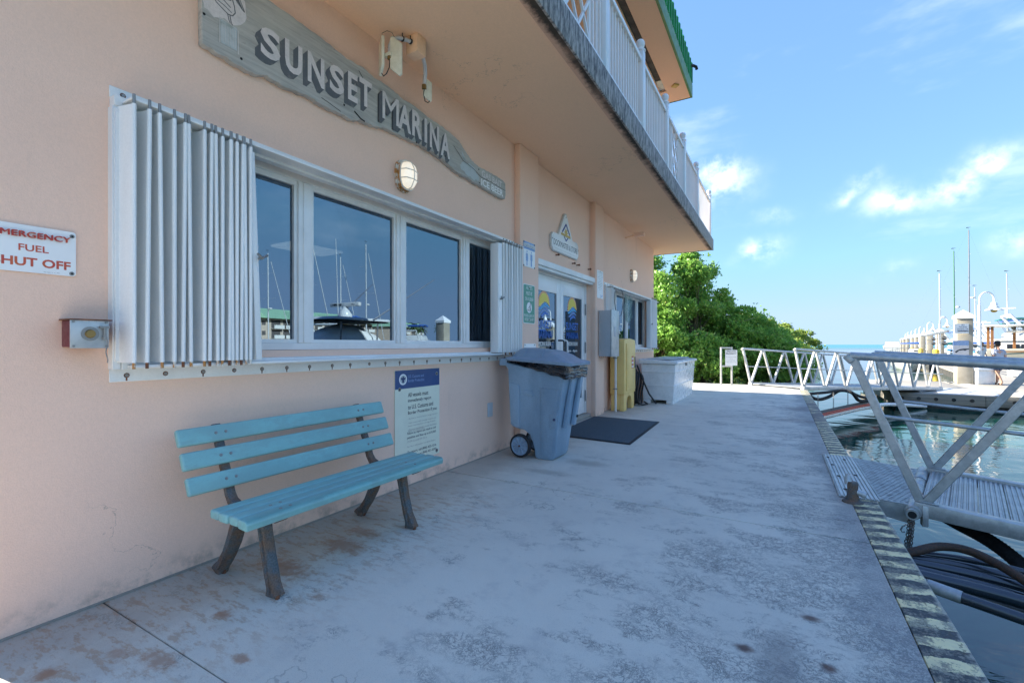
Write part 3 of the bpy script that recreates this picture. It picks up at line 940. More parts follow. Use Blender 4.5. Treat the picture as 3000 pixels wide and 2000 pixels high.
# ---- storm shutter rails screwed to the wall round the windows
def shutter_track(y0, y1, zt, zb, nm=24):
    t = MB()
    # top flange, box rail, lip
    t.box((WX, y0, zt - .055), (WX + .006, y1, zt)); t.box((WX + .0001, y0 + .002, zt - .105), (WX + .055, y1 - .002, zt - .0555)); t.box((WX + .0555, y0 + .03, zt - .09), (WX + .15, y1 - .03, zt - .078))
    tp = t.build('shutter_track', MT['white_aluminium'], bld, bevel=.002, seg=1)
    t = MB()
    t.box((WX, y0, zb), (WX + .006, y1, zb + .06)); t.box((WX + .0001, y0 + .03, zb + .0605), (WX + .06, y1 - .02, zb + .10)); t.box((WX + .0605, y0 + .05, zb + .068), (WX + .135, y1 - .04, zb + .082))
    bp = t.build('shutter_track', MT['white_aluminium'], bld, bevel=.002, seg=1)
    t = MB(); t.box((WX + .0001, y0 - .004, zb + .061), (WX + .05, y0 + .028, zt - .106)); t.box((WX + .0501, y0 + .002, zb + .1), (WX + .062, y0 + .034, zt - .12))
    t.build('side_channel', MT['white_aluminium'], bld, bevel=.002, seg=1)
    n = int((y1 - y0) / .165)
    s = MB()
    for (z, zz) in ((zt - .028, 0), (zb + .03, 1)):
        for k in range(n):
            y = y0 + .06 + (y1 - y0 - .12) * k / (n - 1) + random.uniform(-.01, .01)
            s.cur = 0
            s.cyl((WX + .006, y, z), (WX + .011, y, z), .0085, .0075, 8)
            s.cur = 1
            s.cyl((WX + .0061, y, z), (WX + .0066, y, z), .0125, .0125, 8)
            if zz and random.random() < .5: s.box((WX + .0061, y - .004, z - .026), (WX + .0064, y + .003, z))
    s.build('track_screws', [MT['screw_grey'], MT['rust_brown']], tp)
    tp.children[0]['kind'] = 'stuff'


shutter_track(.945, 4.80, 2.418, 1.022)
shutter_track(8.0, 11.80, 2.325, 1.03)


# ---- door: double leaf
DX = -2.815
d = MB()
d.box((DX - .05, 5.252, .06), (DX + .01, 5.31, 2.222)); d.box((DX - .05, 7.325, .06), (DX + .01, 7.383, 2.222)); d.box((DX - .05, 5.3105, 2.165), (DX + .01, 7.3245, 2.222))
df = d.build('door_frame', MT['white_paint'], bld, bevel=.003)
m_ = MB(); m_.box((DX - .12, 5.252, .0005), (WX + .0, 7.383, .055)); m_.build('door_sill', MT['dock_concrete'], bld, bevel=.006)
m_ = MB(); m_.box((WX - .0195, 5.29, 2.226), (WX + .07, 7.5, 2.305)); m_.box((WX - .0195, 5.30, 2.19), (WX + .045, 7.385, 2.2255)); m_.build('door_awning', MT['white_aluminium'], bld, bevel=.004)


def leaf(y0, y1, hinge_right):
    z0, z1 = .065, 2.16
    l = MB(); s = .115
    X0, X1 = DX - .045, DX
    l.box((X0, y0, z0), (X1, y0 + s, z1)); l.box((X0, y1 - s, z0), (X1, y1, z1))
    l.box((X0, y0 + s, z1 - .22), (X1, y1 - s, z1)); l.box((X0, y0 + s, z0), (X1, y1 - s, z0 + .26))
    lo = l.build('door', MT['white_paint'], bld, bevel=.003)
    g = MB(); g.box((X0 + .018, y0 + s, z0 + .26), (X0 + .026, y1 - s, z1 - .22)); g.build('pane', MT['window_glass'], lo)
    hy = y0 + .06 if hinge_right else y1 - .06
    sgn = 1 if hinge_right else -1
    h = MB()
    h.tube([(X1, hy, 1.26), (X1 + .065, hy, 1.26), (X1 + .085, hy, 1.25), (X1 + .09, hy, 1.22), (X1 + .09, hy, .86), (X1 + .085, hy, .83), (X1 + .065, hy, .82), (X1, hy, .82)], .013, 8)
    h.build('handle', MT['white_paint'] if hinge_right else MT['rubber_black'], lo, smooth=True)
    hg = MB()
    yy = y1 + .004 if hinge_right else y0 - .004
    for z in (1.78, 1.15, .35):
        hg.cyl((X1 + .012, yy, z - .09), (X1 + .012, yy, z + .09), .011, n=8)
    hg.build('hinge', MT['screw_grey'], lo)
    # printed emblem on the glass
    yc = (y0 + y1) / 2; gx = X0 + .0275

    def P(a, b): return (gx, yc + a, b)

    def poly(pts, m, name='emblem', dx=0):
        e = MB(); e.add([(gx + dx, yc + a, b) for a, b in pts], [tuple(range(len(pts)))]); e.build(name, m, lo)
    r = .185; zc = 1.757
    top = [(r * math.cos(t), zc + r * 1.0 * math.sin(t)) for t in np.linspace(R(-14), R(194), 28)]
    wave = [(x, zc - .03 + .085 * math.sin((x + .07) / r * 2.35) * (1) - .05) for x in np.linspace(-r * .96, r * .96, 20)]
    wave2 = [(p[0], p[1]) for p in wave]
    e = MB()
    half = len(top)
    # sun: strip between arc and wave, orange rim under yellow
    for (m, k, dx) in ((MT['logo_orange'], 1.0, 0), (MT['logo_yellow'], .86, .0008)):
        e = MB(); vs2 = []; n = 24
        for i in range(n):
            x = -r * k * .995 + 2 * r * k * .995 * i / (n - 1)
            zt_ = zc + math.sqrt(max(0, (r * k) ** 2 - x * x)); zb_ = min(zt_, zc + .04 * math.sin((x + .07) / r * 2.6) + .0)
            vs2 += [(gx + dx, yc + x, zb_), (gx + dx, yc + x, zt_)]
        e.add(vs2, [(2 * i, 2 * i + 2, 2 * i + 3, 2 * i + 1) for i in range(n - 1)]); e.build('sun_emblem', m, lo)
    for q, m in enumerate((MT['logo_cyan'], MT['print_blue'], MT['logo_blue'])):
        e = MB(); vs2 = []; n = 22
        for i in range(n):
            t = i / (n - 1); x = -r + 2 * r * t
            off = -.02 - q * .057
            hw = .048 * math.sin(math.pi * min(1, max(0, t))) ** .6
            z = zc + off + .042 * math.sin((x + .07) / r * 2.6)
            lim = math.sqrt(max(0.0, (r * 1.03) ** 2 - (z - zc) ** 2)) if abs(z - zc) < r * 1.03 else 0
            if abs(x) > lim: x = math.copysign(lim, x)
            vs2 += [(gx + .0004 * (q + 1), yc + x, z - hw), (gx + .0004 * (q + 1), yc + x, z)]
        e.add(vs2, [(2 * i, 2 * i + 2, 2 * i + 3, 2 * i + 1) for i in range(n - 1)]); e.build('wave_emblem', m, lo)
    e = MB()
    text(e, 'SUNSET', (gx, yc, 1.425), (0, 1, 0), (0, 0, 1), w=.50, h=.12, bold=.02)
    text(e, 'MARINA', (gx, yc, 1.29), (0, 1, 0), (0, 0, 1), w=.48, h=.10, bold=.02)
    e.build('lettering', MT['logo_blue'], lo)
    e = MB()
    text(e, 'MON-SUN', (gx, yc, 1.18), (0, 1, 0), (0, 0, 1), w=.40, h=.06, bold=.01)
    text(e, '8am - 6pm', (gx, yc, 1.07), (0, 1, 0), (0, 0, 1), w=.42, h=.055, bold=.01)
    e.build('hours_print', MT['sign_white'], lo)


leaf(5.315, 6.315, False)
leaf(6.325, 7.32, True)
# rusty bolts left above the door
m_ = MB()
for (y, z) in ((6.02, 2.47), (6.62, 2.44), (6.80, 2.44), (7.30, 2.445)):
    m_.cyl((WX - .02, y, z), (WX + .035, y, z), .010, .010, 6); m_.cyl((WX + .02, y, z), (WX + .035, y, z), .018, .016, 6)
bo = m_.build('rusty_bolts', MT['rust_brown'], bld)

# cover strip along the foot of the wall, dirty joint
m_ = MB(); m_.box((WX, .477, .001), (WX + .006, 4.79, .010)); m_.build('wall_foot_joint', MT['dock_concrete'], bld)
# grey junction plate low on the wall
m_ = MB(); m_.box((WX, 4.205, .418), (WX + .012, 4.30, .568)); o = m_.build('outlet_cover', MT['elec_grey'], None, bevel=.004)
tag(o, 'small blank grey outlet cover low on the wall left of the bin', 'outlet cover')
# ------------------------------------------------------------------ folding storm shutters
def shutter(y_list, z0, z1, x_in, x_out, label, end=None, lead=None, group='folded storm shutters'):
    t = thing('storm_shutter', label, 'shutter', (WX + .08, y_list[0], z0), group=group)
    proto = None
    for i, y in enumerate(y_list):
        b = MB(); hgt = z1 - z0; tw = .018 if i % 2 else -.004
        # a curved blade: from its inner hinge to the round outer edge
        n = 5; th = .007
        pts = []
        for k in range(n):
            f = k / (n - 1)
            pts.append((x_in + (x_out - x_in) * f, y - .030 * (1 - f) + math.sin(f * math.pi) * .007))
        prof = [(p[0], p[1] - th / 2) for p in pts] + [(p[0], p[1] + th / 2) for p in reversed(pts)]
        lean = 0.012 * math.sin(i * 2.1)
        o = (0, 0, z0)
        b.prism(prof, o, (1, 0, 0), (0, 1, 0), (0, lean / hgt, 1), hgt)
        b.tube([(x_out, y, z0), (x_out, y + lean, z1)], .0095, 8)
        bo = b.build('blade', MT['shutter_white'], t, smooth=True)
        p = MB()
        p.cyl((x_out, y + lean, z1), (x_out, y + lean, z1 + .045), .0068, n=8)
        p.build('top_pin', MT['screw_grey'], bo)
        p = MB(); p.cyl((x_out, y, z0 - .028), (x_out, y, z0), .007, n=8)
        p.build('bottom_pin', MT['rust_brown'] if i % 3 == 1 else MT['lamp_rust'], bo)
    if lead:
        (ya, yb) = lead
        b = MB(); b.prism([(x_in + .01, ya), (x_out - .02, ya + .02), (x_out, yb), (x_out - .008, yb + .004), (x_out - .03, ya + .028), (x_in + .01, ya + .01)], (0, 0, z0), (1, 0, 0), (0, 1, 0), (0, 0, 1), z1 - z0)
        b.build('blade', MT['shutter_white'], t)
    if end:
        (ya, yb, shift) = end
        b = MB(); h = z1 - z0 - .02
        b.add([(x_in + .02, ya, z0 + .0), (x_out, ya, z0), (x_out, yb, z0), (x_in + .02, yb, z0), (x_in + .02, ya + shift, z0 + h), (x_out, ya + shift, z0 + h), (x_out, yb + shift, z0 + h), (x_in + .02, yb + shift, z0 + h)],
              [(0, 3, 2, 1), (4, 5, 6, 7), (0, 1, 5, 4), (1, 2, 6, 5), (2, 3, 7, 6), (3, 0, 4, 7)])
        b.build('end_panel', MT['shutter_white'], t, bevel=.003)
        l = MB(); zz = (z0 + z1) / 2 - .02
        l.cyl((x_out, (ya + yb) / 2, zz), (x_out + .03, (ya + yb) / 2, zz), .009, n=8)
        l.tube([(x_out + .03, (ya + yb) / 2 - .03, zz + .02), (x_out + .03, (ya + yb) / 2, zz), (x_out + .03, (ya + yb) / 2 + .03, zz + .02)], .007, 6)
        l.build('latch', MT['screw_grey'], t)
    return t


shutter([.986, 1.037, 1.099, 1.151, 1.190, 1.226, 1.289, 1.315, 1.355, 1.379, 1.415, 1.433, 1.455, 1.479, 1.507, 1.531], 1.115, 2.310, -2.70, -2.58,
        'tall white folding storm shutter stacked at the left end of the big window', end=(1.565, 1.60, -.045), lead=(.957, .985))
shutter([4.30, 4.34, 4.385, 4.425, 4.465, 4.50, 4.54, 4.58, 4.62, 4.66, 4.70], 1.115, 2.30, -2.70, -2.58,
        'white folding storm shutter stacked at the right end of the big window beside the pillar', end=(4.19, 4.27, 0))
shutter([11.05, 11.11, 11.17, 11.23, 11.29, 11.35, 11.41, 11.47, 11.53], 1.12, 2.26, -2.70, -2.58,
        'white folding storm shutter stacked at the far corner of the building', end=(10.93, 11.0, 0))
shutter([8.06, 8.12, 8.18], 1.12, 2.22, -2.70, -2.60,
        'short stack of white shutter blades behind the grey electric cabinet', end=(8.24, 8.28, 0))

# ------------------------------------------------------------------ driftwood name board
SX = -2.69
sg = thing('wooden_sign', 'long weathered driftwood board with painted SUNSET MARINA lettering and a pelican', 'sign', (SX, 2.9, 2.95))
top = [(1.325, 3.33), (1.50, 3.30), (1.70, 3.292), (1.90, 3.285), (2.12, 3.272), (2.30, 3.250), (2.45, 3.262), (2.55, 3.245), (2.70, 3.248), (2.86, 3.222), (3.02, 3.228), (3.2, 3.205), (3.38, 3.205), (3.52, 3.190), (3.64, 3.172), (3.74, 3.11), (3.86, 3.055), (3.98, 3.035), (4.15, 3.040), (4.32, 3.043), (4.47, 3.04), (4.515, 3.02)]
bot = [(4.52, 2.885), (4.505, 2.845), (4.44, 2.828), (4.30, 2.835), (4.15, 2.838), (4.0, 2.848), (3.90, 2.842), (3.80, 2.862), (3.70, 2.850), (3.58, 2.862), (3.42, 2.905), (3.25, 2.925), (3.1, 2.925), (2.95, 2.915), (2.80, 2.905), (2.66, 2.898), (2.54, 2.868), (2.42, 2.86), (2.33, 2.825), (2.26, 2.835), (2.12, 2.825), (1.98, 2.832), (1.80, 2.815), (1.70, 2.825), (1.62, 2.795), (1.52, 2.80), (1.40, 2.812), (1.332, 2.82)]


def wob(pts, amt):
    out = []
    for (a, b) in zip(pts[:-1], pts[1:]):
        for k in range(6):
            f = k / 6
            y = a[0] + (b[0] - a[0]) * f; z = a[1] + (b[1] - a[1]) * f
            out.append((y + random.uniform(-amt, amt) * .5, z + random.uniform(-amt, amt)))
    out.append(pts[-1])
    return out


outline = wob(top, .0035) + wob(bot, .005)
mb = MB(); mb.prism(outline, (-2.729, 0, 0), (0, 1, 0), (0, 0, 1), (1, 0, 0), .042)
bd = mb.build('board', MT['driftwood'], sg, bevel=.006, seg=1)
FX = -2.6865
# SUNSET MARINA: pale letters over a grey block shadow that falls left and down
YU, ZU = Vector((0, 1, 0)), Vector((0, 0, 1))


def arc_word(txt, y0, y1, zf, hf, mat_top, mat_sh, sh=(-.045, -.055), bold=.035):
    tops = MB(); shs = MB()
    n = len(txt)
    widths = []
    for c in txt:
        g = text_geo(c if c != ' ' else 'I', bold); widths.append((g[3] - g[2]) * (1.0 if c != ' ' else .6) + .10)
    tw = sum(widths); y = y0; k = (y1 - y0) / tw
    for c, w in zip(txt, widths):
        ww = w * k
        if c != ' ':
            cy = y + ww / 2; z = zf(cy); h = hf(cy); slope = (zf(cy + .05) - zf(cy - .05)) / .1
            gw = (w - .10) * k
            uu = Vector((0, 1, slope))
            text(tops, c, (FX + .0035, cy, z), uu, ZU, w=gw, h=h, bold=bold)
            for q in range(8):
                f = (q + .5) / 8
                text(shs, c, (FX + .0004 + .0003 * (8 - q), cy + sh[0] * f, z + sh[1] * f), uu, ZU, w=gw, h=h, bold=bold)
        y += ww
    return tops, shs


zf = lambda y: 2.955 + .035 * max(0, (y - 2.4)) - .02 * (1 if y > 2.6 else 0) * 0
hf = lambda y: .255 - .035 * max(0, (y - 2.3))
t1, s1 = MB(), MB()
for (c, cy, w_, z, h_) in (('S', 1.716, .127, 2.934, .182), ('U', 1.872, .122, 2.922, .200), ('N', 2.037, .129, 2.932, .201), ('S', 2.205, .122, 2.955, .192), ('E', 2.345, .088, 2.963, .204), ('T', 2.466, .122, 2.978, .200),
                           ('M', 2.714, .185, 2.962, .214), ('A', 2.884, .152, 2.962, .214), ('R', 3.036, .125, 2.966, .222), ('I', 3.148, .036, 2.966, .212), ('N', 3.266, .128, 2.950, .224), ('A', 3.424, .137, 2.934, .222)):
    text(t1, c, (FX + .0035, cy, z), YU, ZU, w=w_, h=h_, bold=.03)
    for q in range(9):
        f = (q + .5) / 9
        text(s1, c, (FX + .0004 + .0003 * (8 - q), cy - .036 * f, z - .046 * f), YU, ZU, w=w_, h=h_, bold=.03)
s1.build('letter_shadow', MT['letter_grey'], sg); t1.build('lettering', MT['letter_white'], sg)
e = MB()
text(e, 'GAS BAIT', (FX + .001, 4.235, 2.945), (0, 1, -.02), ZU, w=.40, h=.072, bold=.02)
e.build('lettering', MT['letter_white'], sg)
e = MB()
text(e, 'ICE BEER', (FX + .001, 4.245, 2.856), (0, 1, -.01), ZU, w=.44, h=.072, bold=.03)
e.build('lettering', MT['sign_white'], sg)


def blob(mb_, cy, cz, ry, rz, x, n=26, jag=.12, seed=0):
    r_ = random.Random(seed)
    pts = [(x, cy + ry * math.cos(a) * (1 + r_.uniform(-jag, jag)), cz + rz * math.sin(a) * (1 + r_.uniform(-jag, jag))) for a in np.linspace(0, 2 * math.pi, n, endpoint=False)]
    mb_.add(pts, [tuple(range(n))])


# pelican on a pile, painted on a pale cloud
e = MB(); blob(e, 1.475, 3.13, .095, .125, FX + .0006, jag=.1, seed=3); blob(e, 1.40, 3.06, .07, .06, FX + .0005, jag=.2, seed=4); e.build('painted_cloud', MT['letter_white'], sg)


def stroke(mb_, pts, w, x):
    for (a, b) in zip(pts[:-1], pts[1:]):
        mb_.bar((x, a[0], a[1]), (x, b[0], b[1]), w, .0006, up=(1, 0, 0))


e = MB(); px = FX + .0016
stroke(e, [(1.485, 3.235), (1.475, 3.225), (1.478, 3.195), (1.488, 3.165), (1.478, 3.14), (1.455, 3.135), (1.43, 3.142), (1.405, 3.135), (1.39, 3.105), (1.40, 3.085), (1.43, 3.07), (1.465, 3.055), (1.49, 3.06), (1.505, 3.085), (1.50, 3.12), (1.49, 3.15), (1.495, 3.19), (1.505, 3.215)], .005, px)
stroke(e, [(1.485, 3.235), (1.50, 3.24), (1.51, 3.22), (1.555, 3.13), (1.558, 3.122), (1.545, 3.13), (1.505, 3.165), (1.50, 3.205)], .0045, px)
e.add([(px, 1.502, 3.215), (px, 1.55, 3.128), (px, 1.508, 3.165)], [(0, 1, 2)])
stroke(e, [(1.475, 3.055), (1.482, 3.02), (1.49, 3.005)], .005, px); stroke(e, [(1.462, 3.058), (1.47, 3.025), (1.478, 3.01)], .004, px)
stroke(e, [(1.40, 3.12), (1.44, 3.12), (1.48, 3.10)], .005, px); stroke(e, [(1.405, 3.10), (1.45, 3.09), (1.485, 3.075)], .004, px)
e.build('painted_pelican', MT['letter_grey'], sg)
e = MB(); e.box((px - .0004, 1.425, 2.875), (px + .0001, 1.515, 3.005)); e.build('painted_pile', MT['paint_sky'], sg)
e = MB(); stroke(e, [(1.42, 2.87), (1.42, 3.01), (1.475, 3.005), (1.52, 2.995), (1.522, 2.86)], .005, px + .0006)
for k in range(9): stroke(e, [(1.432 + .009 * k, 2.885), (1.433 + .009 * k, 2.985)], .003, px + .0004)
e.build('painted_outline', MT['letter_grey_light'], sg)
# faded boat picture by the right end
e = MB(); blob(e, 3.80, 2.945, .15, .06, FX + .0006, jag=.16, seed=8); blob(e, 3.90, 2.91, .09, .045, FX + .0007, jag=.12, seed=9)
e.add([(FX + .001, 3.68, 3.10), (FX + .001, 3.76, 3.01), (FX + .001, 3.70, 3.02)], [(0, 1, 2)]); e.build('painted_scene', MT['paint_sky'], sg)
e = MB(); stroke(e, [(3.55, 3.09), (3.64, 3.04), (3.70, 3.0), (3.80, 2.99), (3.90, 2.975), (4.02, 2.935), (4.2, 2.945), (4.35, 2.94), (4.515, 2.935)], .0045, FX + .002)
stroke(e, [(2.36, 2.90), (2.42, 2.87), (2.46, 2.865)], .012, FX + .001); stroke(e, [(2.08, 2.87), (2.24, 2.845)], .004, FX + .001)
stroke(e, [(2.40, 3.22), (2.44, 3.18), (2.43, 3.14)], .004, FX + .001)
for (y, z) in ((1.545, 3.255), (1.54, 2.845), (2.27, 2.905), (3.03, 2.925), (2.99, 3.165), (3.13, 3.155), (3.98, 3.005), (3.99, 2.87), (4.22, 2.855), (3.42, 2.945), (1.34, 2.98)):
    e.cyl((FX, y, z), (FX + .002, y, z), .008, .007, 8)
e.build('cracks_and_nails', MT['dark_hole'], sg)['kind'] = 'stuff'


# ------------------------------------------------------------------ bulkhead lamps
def wall_lamp(y, z, s, label):
    t = thing('wall_lamp', label, 'lamp', (WX, y, z), group='oval caged bulkhead lamps')
    w, h = .085 * s, .118 * s

    def ov(k, w_, h_, n=28, p=2.6):
        out = []
        for a in np.linspace(0, 2 * math.pi, n, endpoint=False):
            c, q = math.cos(a), math.sin(a)
            out.append((math.copysign(abs(c) ** (2 / p), c) * w_ * k, math.copysign(abs(q) ** (2 / p), q) * h_ * k))
        return out
    b = MB(); b.prism(ov(1.12, w, h), (WX, y, z), YU, ZU, (1, 0, 0), .02); b.prism(ov(1.0, w, h), (WX + .0201, y, z), YU, ZU, (1, 0, 0), .035)
    b.build('base', MT['lamp_rust'], t, bevel=.004)
    g = MB(); rings = [(WX + .056, .9), (WX + .085, .88), (WX + .108, .74), (WX + .12, .45), (WX + .124, .1)]
    vs2 = []; n = 28
    for (x, k) in rings: vs2 += [(x, y + a, z + b_) for a, b_ in ov(k, w, h)]
    fs2 = [(i * n + j, i * n + (j + 1) % n, (i + 1) * n + (j + 1) % n, (i + 1) * n + j) for i in range(len(rings) - 1) for j in range(n)] + [tuple(range((len(rings) - 1) * n, len(rings) * n))]
    g.add(vs2, fs2); g.build('diffuser', MT['lamp_glow'], t, smooth=True)
    c = MB()
    c.tube([(WX + .058, y + a, z + b_) for a, b_ in ov(1.0, w, h)], .006, 6, closed=True)
    c.tube([(WX + .058, y, z - h), (WX + .10, y, z - h * .86), (WX + .13, y, z - h * .4), (WX + .133, y, z), (WX + .13, y, z + h * .4), (WX + .10, y, z + h * .86), (WX + .058, y, z + h)], .0042, 6)
    for dz in (-.35, .25): c.tube([(WX + .058, y - w, z + h * dz), (WX + .11, y - w * .8, z + h * dz), (WX + .131, y, z + h * dz), (WX + .11, y + w * .8, z + h * dz), (WX + .058, y + w, z + h * dz)], .0042, 6)
    c.build('cage', MT['warm_white'], t, smooth=True)


wall_lamp(2.905, 2.60, 1.0, 'oval caged white wall lamp with rusty base above the big window')
wall_lamp(9.83, 2.66, 1.05, 'smaller looking oval wall lamp above the far window near the building corner')


# ------------------------------------------------------------------ flat signs
def plate(name, label, cat, y0, y1, z0, z1, x, mat, th=.004, r=.012, group=None):
    t = thing(name, label, cat, (x, (y0 + y1) / 2, z0), group=group)
    pts = []
    for (cy, cz, a0) in ((y1 - r, z1 - r, 0), (y0 + r, z1 - r, 90), (y0 + r, z0 + r, 180), (y1 - r, z0 + r, 270)):
        for k in range(5):
            a = R(a0 + 22.5 * k); pts.append((cy + r * math.cos(a), cz + r * math.sin(a)))
    m = MB(); m.prism(pts, (x, 0, 0), YU, ZU, (1, 0, 0), th); m.build('plate', mat, t)
    return t, x + th + .0006


def bolts(t, pts, x, r=.011, m1='screw_grey', m2='dark_hole'):
    for (y, z) in pts:
        b = MB(); b.cyl((x - .0005, y, z), (x + .002, y, z), r, r * .9, 10); bo_ = b.build('screw', MT[m1], t)
        b = MB(); b.cyl((x + .0021, y, z), (x + .0035, y, z), r * .5, r * .4, 8); b.build('screw_head', MT[m2], bo_)


t, fx = plate('emergency_sign', 'white sign with red EMERGENCY FUEL SHUT OFF lettering left of the shutter', 'sign', .545, .825, 1.502, 1.695 + .003, WX + .004, MT['sign_white'], r=.012)
e = MB()
text(e, 'EMERGENCY', (fx, .688, 1.647), YU, ZU, w=.235, h=.024, bold=.02)
text(e, 'FUEL', (fx, .690, 1.590), YU, ZU, w=.092, h=.028, bold=.02)
text(e, 'SHUT OFF', (fx, .688, 1.527), YU, ZU, w=.238, h=.037, bold=.03)
e.build('lettering', MT['print_red'], t)
e = MB(); text(e, 'sign supply co  no. 1420', (fx, .745, 1.508), YU, ZU, w=.05, h=.004); e.build('small_print', MT['print_dark'], t)
bolts(t, [(.812, 1.679), (.811, 1.514), (.558, 1.68), (.558, 1.516)], fx, .009)

# customs notice
t, fx = plate('customs_sign', 'cream U.S. Customs and Border Protection notice with dark blue header behind the bench end', 'sign', 2.81, 3.385, .20, .985, WX + .003, MT['sign_cream'], r=.012)
e = MB(); e.box((fx - .0005, 2.812, .83), (fx, 3.383, .984)); e.build('header', MT['sign_blue'], t)
e = MB(); e.lathe([(.046, 0), (.046, .0008)], (fx + .0002, 2.905, .908), 'X', 24); e.build('seal', MT['sign_white'], t)
e = MB(); e.lathe([(.036, 0), (.036, .0008)], (fx + .0008, 2.905, .908), 'X', 24); e.build('seal_ring', MT['paint_sky'], t)
e = MB(); sx_ = fx + .0022
e.add([(sx_, 2.905 + a, .908 + b) for a, b in [(-.030, .020), (-.012, .012), (-.007, .024), (.007, .024), (.012, .012), (.030, .020), (.024, -.002), (.010, -.006), (.014, -.022), (0, -.03), (-.014, -.022), (-.010, -.006), (-.024, -.002)]], [tuple(range(13))])
e.build('seal_eagle', MT['seal_blue'], t)
e = MB(); text(e, 'U.S. Customs and', (fx + .0004, 2.965, .918), YU, ZU, w=.20, h=.024, align='L'); text(e, 'Border Protection', (fx + .0004, 2.965, .882), YU, ZU, w=.205, h=.024, align='L'); e.build('header_lettering', MT['sign_lightblue'], t)
e = MB()
for i, (s, w_) in enumerate((('All vessels must', .262), ('immediately report', .302), ('to U.S. Customs and', .328), ('Border Protection if you:', .385))):
    text(e, s, (fx, 2.965, .755 - i * .052), YU, ZU, w=w_, h=.036, align='L', bold=.015)
for i, (s, w_) in enumerate((('Failure to report can result in civil', .375), ('penalties and fines up to $10,000', .375))):
    text(e, s, (fx, 2.957, .432 - i * .036), YU, ZU, w=w_, h=.025, align='L', bold=.015)
text(e, 'To report, call (800) 432-1216', (fx, 2.957, .272), YU, ZU, w=.38, h=.026, align='L', bold=.015)
text(e, 'or (800) 451-0393', (fx, 3.337, .235), YU, ZU, w=.225, h=.026, align='R', bold=.015)
e.build('lettering', MT['print_dark'], t)
e = MB()
for i, (s, w_) in enumerate((('• Arrived or returned from a foreign territory', .39), ('• Had contact with a foreign vessel or are', .37), ('  vessel returning from a foreign location', .36), ('• Received merchandise outside the United', .375), ('  States territorial waters', .215))):
    text(e, s, (fx, 2.965 + (.0), (.562, .525, .500, .470, .446 + .012)[i] + .0), YU, ZU, w=w_, h=.015, align='L')
text(e, '19 CFR 4.2 and 8 CFR 235.1a', (fx, 2.957, .370), YU, ZU, w=.25, h=.015, align='L'); text(e, 'For more information visit www.cbp.gov', (fx, 2.957, .325), YU, ZU, w=.37, h=.016, align='L')
e.build('faded_lettering', MT['print_faded'], t)
bolts(t, [(3.345, .935), (2.865, .828), (3.345, .232)], fx, .018)

# restroom sign
t, fx = plate('restroom_sign', 'light blue and white RESTROOM sign with two figures on the near pillar', 'sign', 4.865, 5.165, 2.14, 2.445, -2.648, MT['sign_white'], r=.004)
e = MB(); e.box((fx - .0005, 4.868, 2.35), (fx, 5.162, 2.443)); e.build('header', MT['sign_lightblue'], t)
e = MB(); text(e, 'RESTROOM', (fx + .0004, 5.015, 2.375), YU, ZU, w=.28, h=.045, bold=.02); e.build('lettering', MT['sign_white'], t)
for (cy, dress, nm) in ((4.955, True, 'woman_symbol'), (5.07, False, 'man_symbol')):
    e = MB(); e.lathe([(.012, 0), (.012, .0005)], (fx, cy, 2.325), 'X', 12)
    if dress: pts = [(-.02, .15), (.02, .15), (.032, .08), (.022, .082), (.030, .065 - .01), (.012, .055), (.012, 0), (-.012, 0), (-.012, .055), (-.030, .055), (-.022, .082), (-.032, .08)]
    else: pts = [(-.026, .15), (.026, .15), (.028, .075), (.018, .075), (.016, 0), (-.016, 0), (-.018, .075), (-.028, .075)]
    e.add([(fx, cy + a, 2.155 + b) for a, b in pts], [tuple(range(len(pts)))]); e.build(nm, MT['sign_lightblue'], t)
bolts(t, [(4.875, 2.435), (5.155, 2.435), (4.875, 2.15), (5.155, 2.15)], fx, .010, 'dark_hole')

# pets sign
t, fx = plate('pets_sign', 'green ALL PETS MUST BE ON A LEASH sign below the restroom sign', 'sign', 4.86, 5.165, 1.455, 1.93, -2.648, MT['sign_white'], r=.022)
pts = []; y0, y1, z0, z1, r_ = 4.868, 5.157, 1.463, 1.922, .018
for (cy, cz, a0) in ((y1 - r_, z1 - r_, 0), (y0 + r_, z1 - r_, 90), (y0 + r_, z0 + r_, 180), (y1 - r_, z0 + r_, 270)):
    for k in range(5):
        a = R(a0 + 22.5 * k); pts.append((fx, cy + r_ * math.cos(a), cz + r_ * math.sin(a)))
e = MB(); e.add(pts, [tuple(range(len(pts)))]); e.build('green_face', MT['sign_green'], t)
e = MB()
for (s, z, w_) in (('ALL PETS', 1.868, .15), ('MUST BE', 1.800, .15), ('ON A LEASH', 1.732, .21), ('PLEASE CLEAN UP', 1.535, .25), ('AFTER YOUR PET', 1.487, .235)):
    text(e, s, (fx + .0006, 5.012, z), YU, ZU, w=w_, h=.042 if z > 1.7 else .034, bold=.0)
e.build('lettering', MT['sign_white'], t)
e = MB(); e.lathe([(.066, 0), (.066, .0006)], (fx + .0004, 5.012, 1.65), 'X', 24); e.build('disc', MT['sign_white'], t)
e = MB(); q = fx + .0016
stroke(e, [(5.035, 1.695), (5.035, 1.66), (5.045, 1.605)], .012, q); stroke(e, [(5.033, 1.66), (5.02, 1.60)], .010, q); stroke(e, [(5.035, 1.68), (5.01, 1.655), (4.985, 1.64)], .006, q)
stroke(e, [(4.975, 1.62), (4.995, 1.622), (4.995, 1.605)], .008, q); stroke(e, [(4.975, 1.635), (4.972, 1.605)], .007, q); e.lathe([(.008, 0), (.008, .0005)], (q, 5.037, 1.70), 'X', 10)
e.build('walker_symbol', MT['print_dark'], t)
bolts(t, [(5.012, 1.885), (5.012, 1.50)], fx + .001, .009, 'dark_hole')

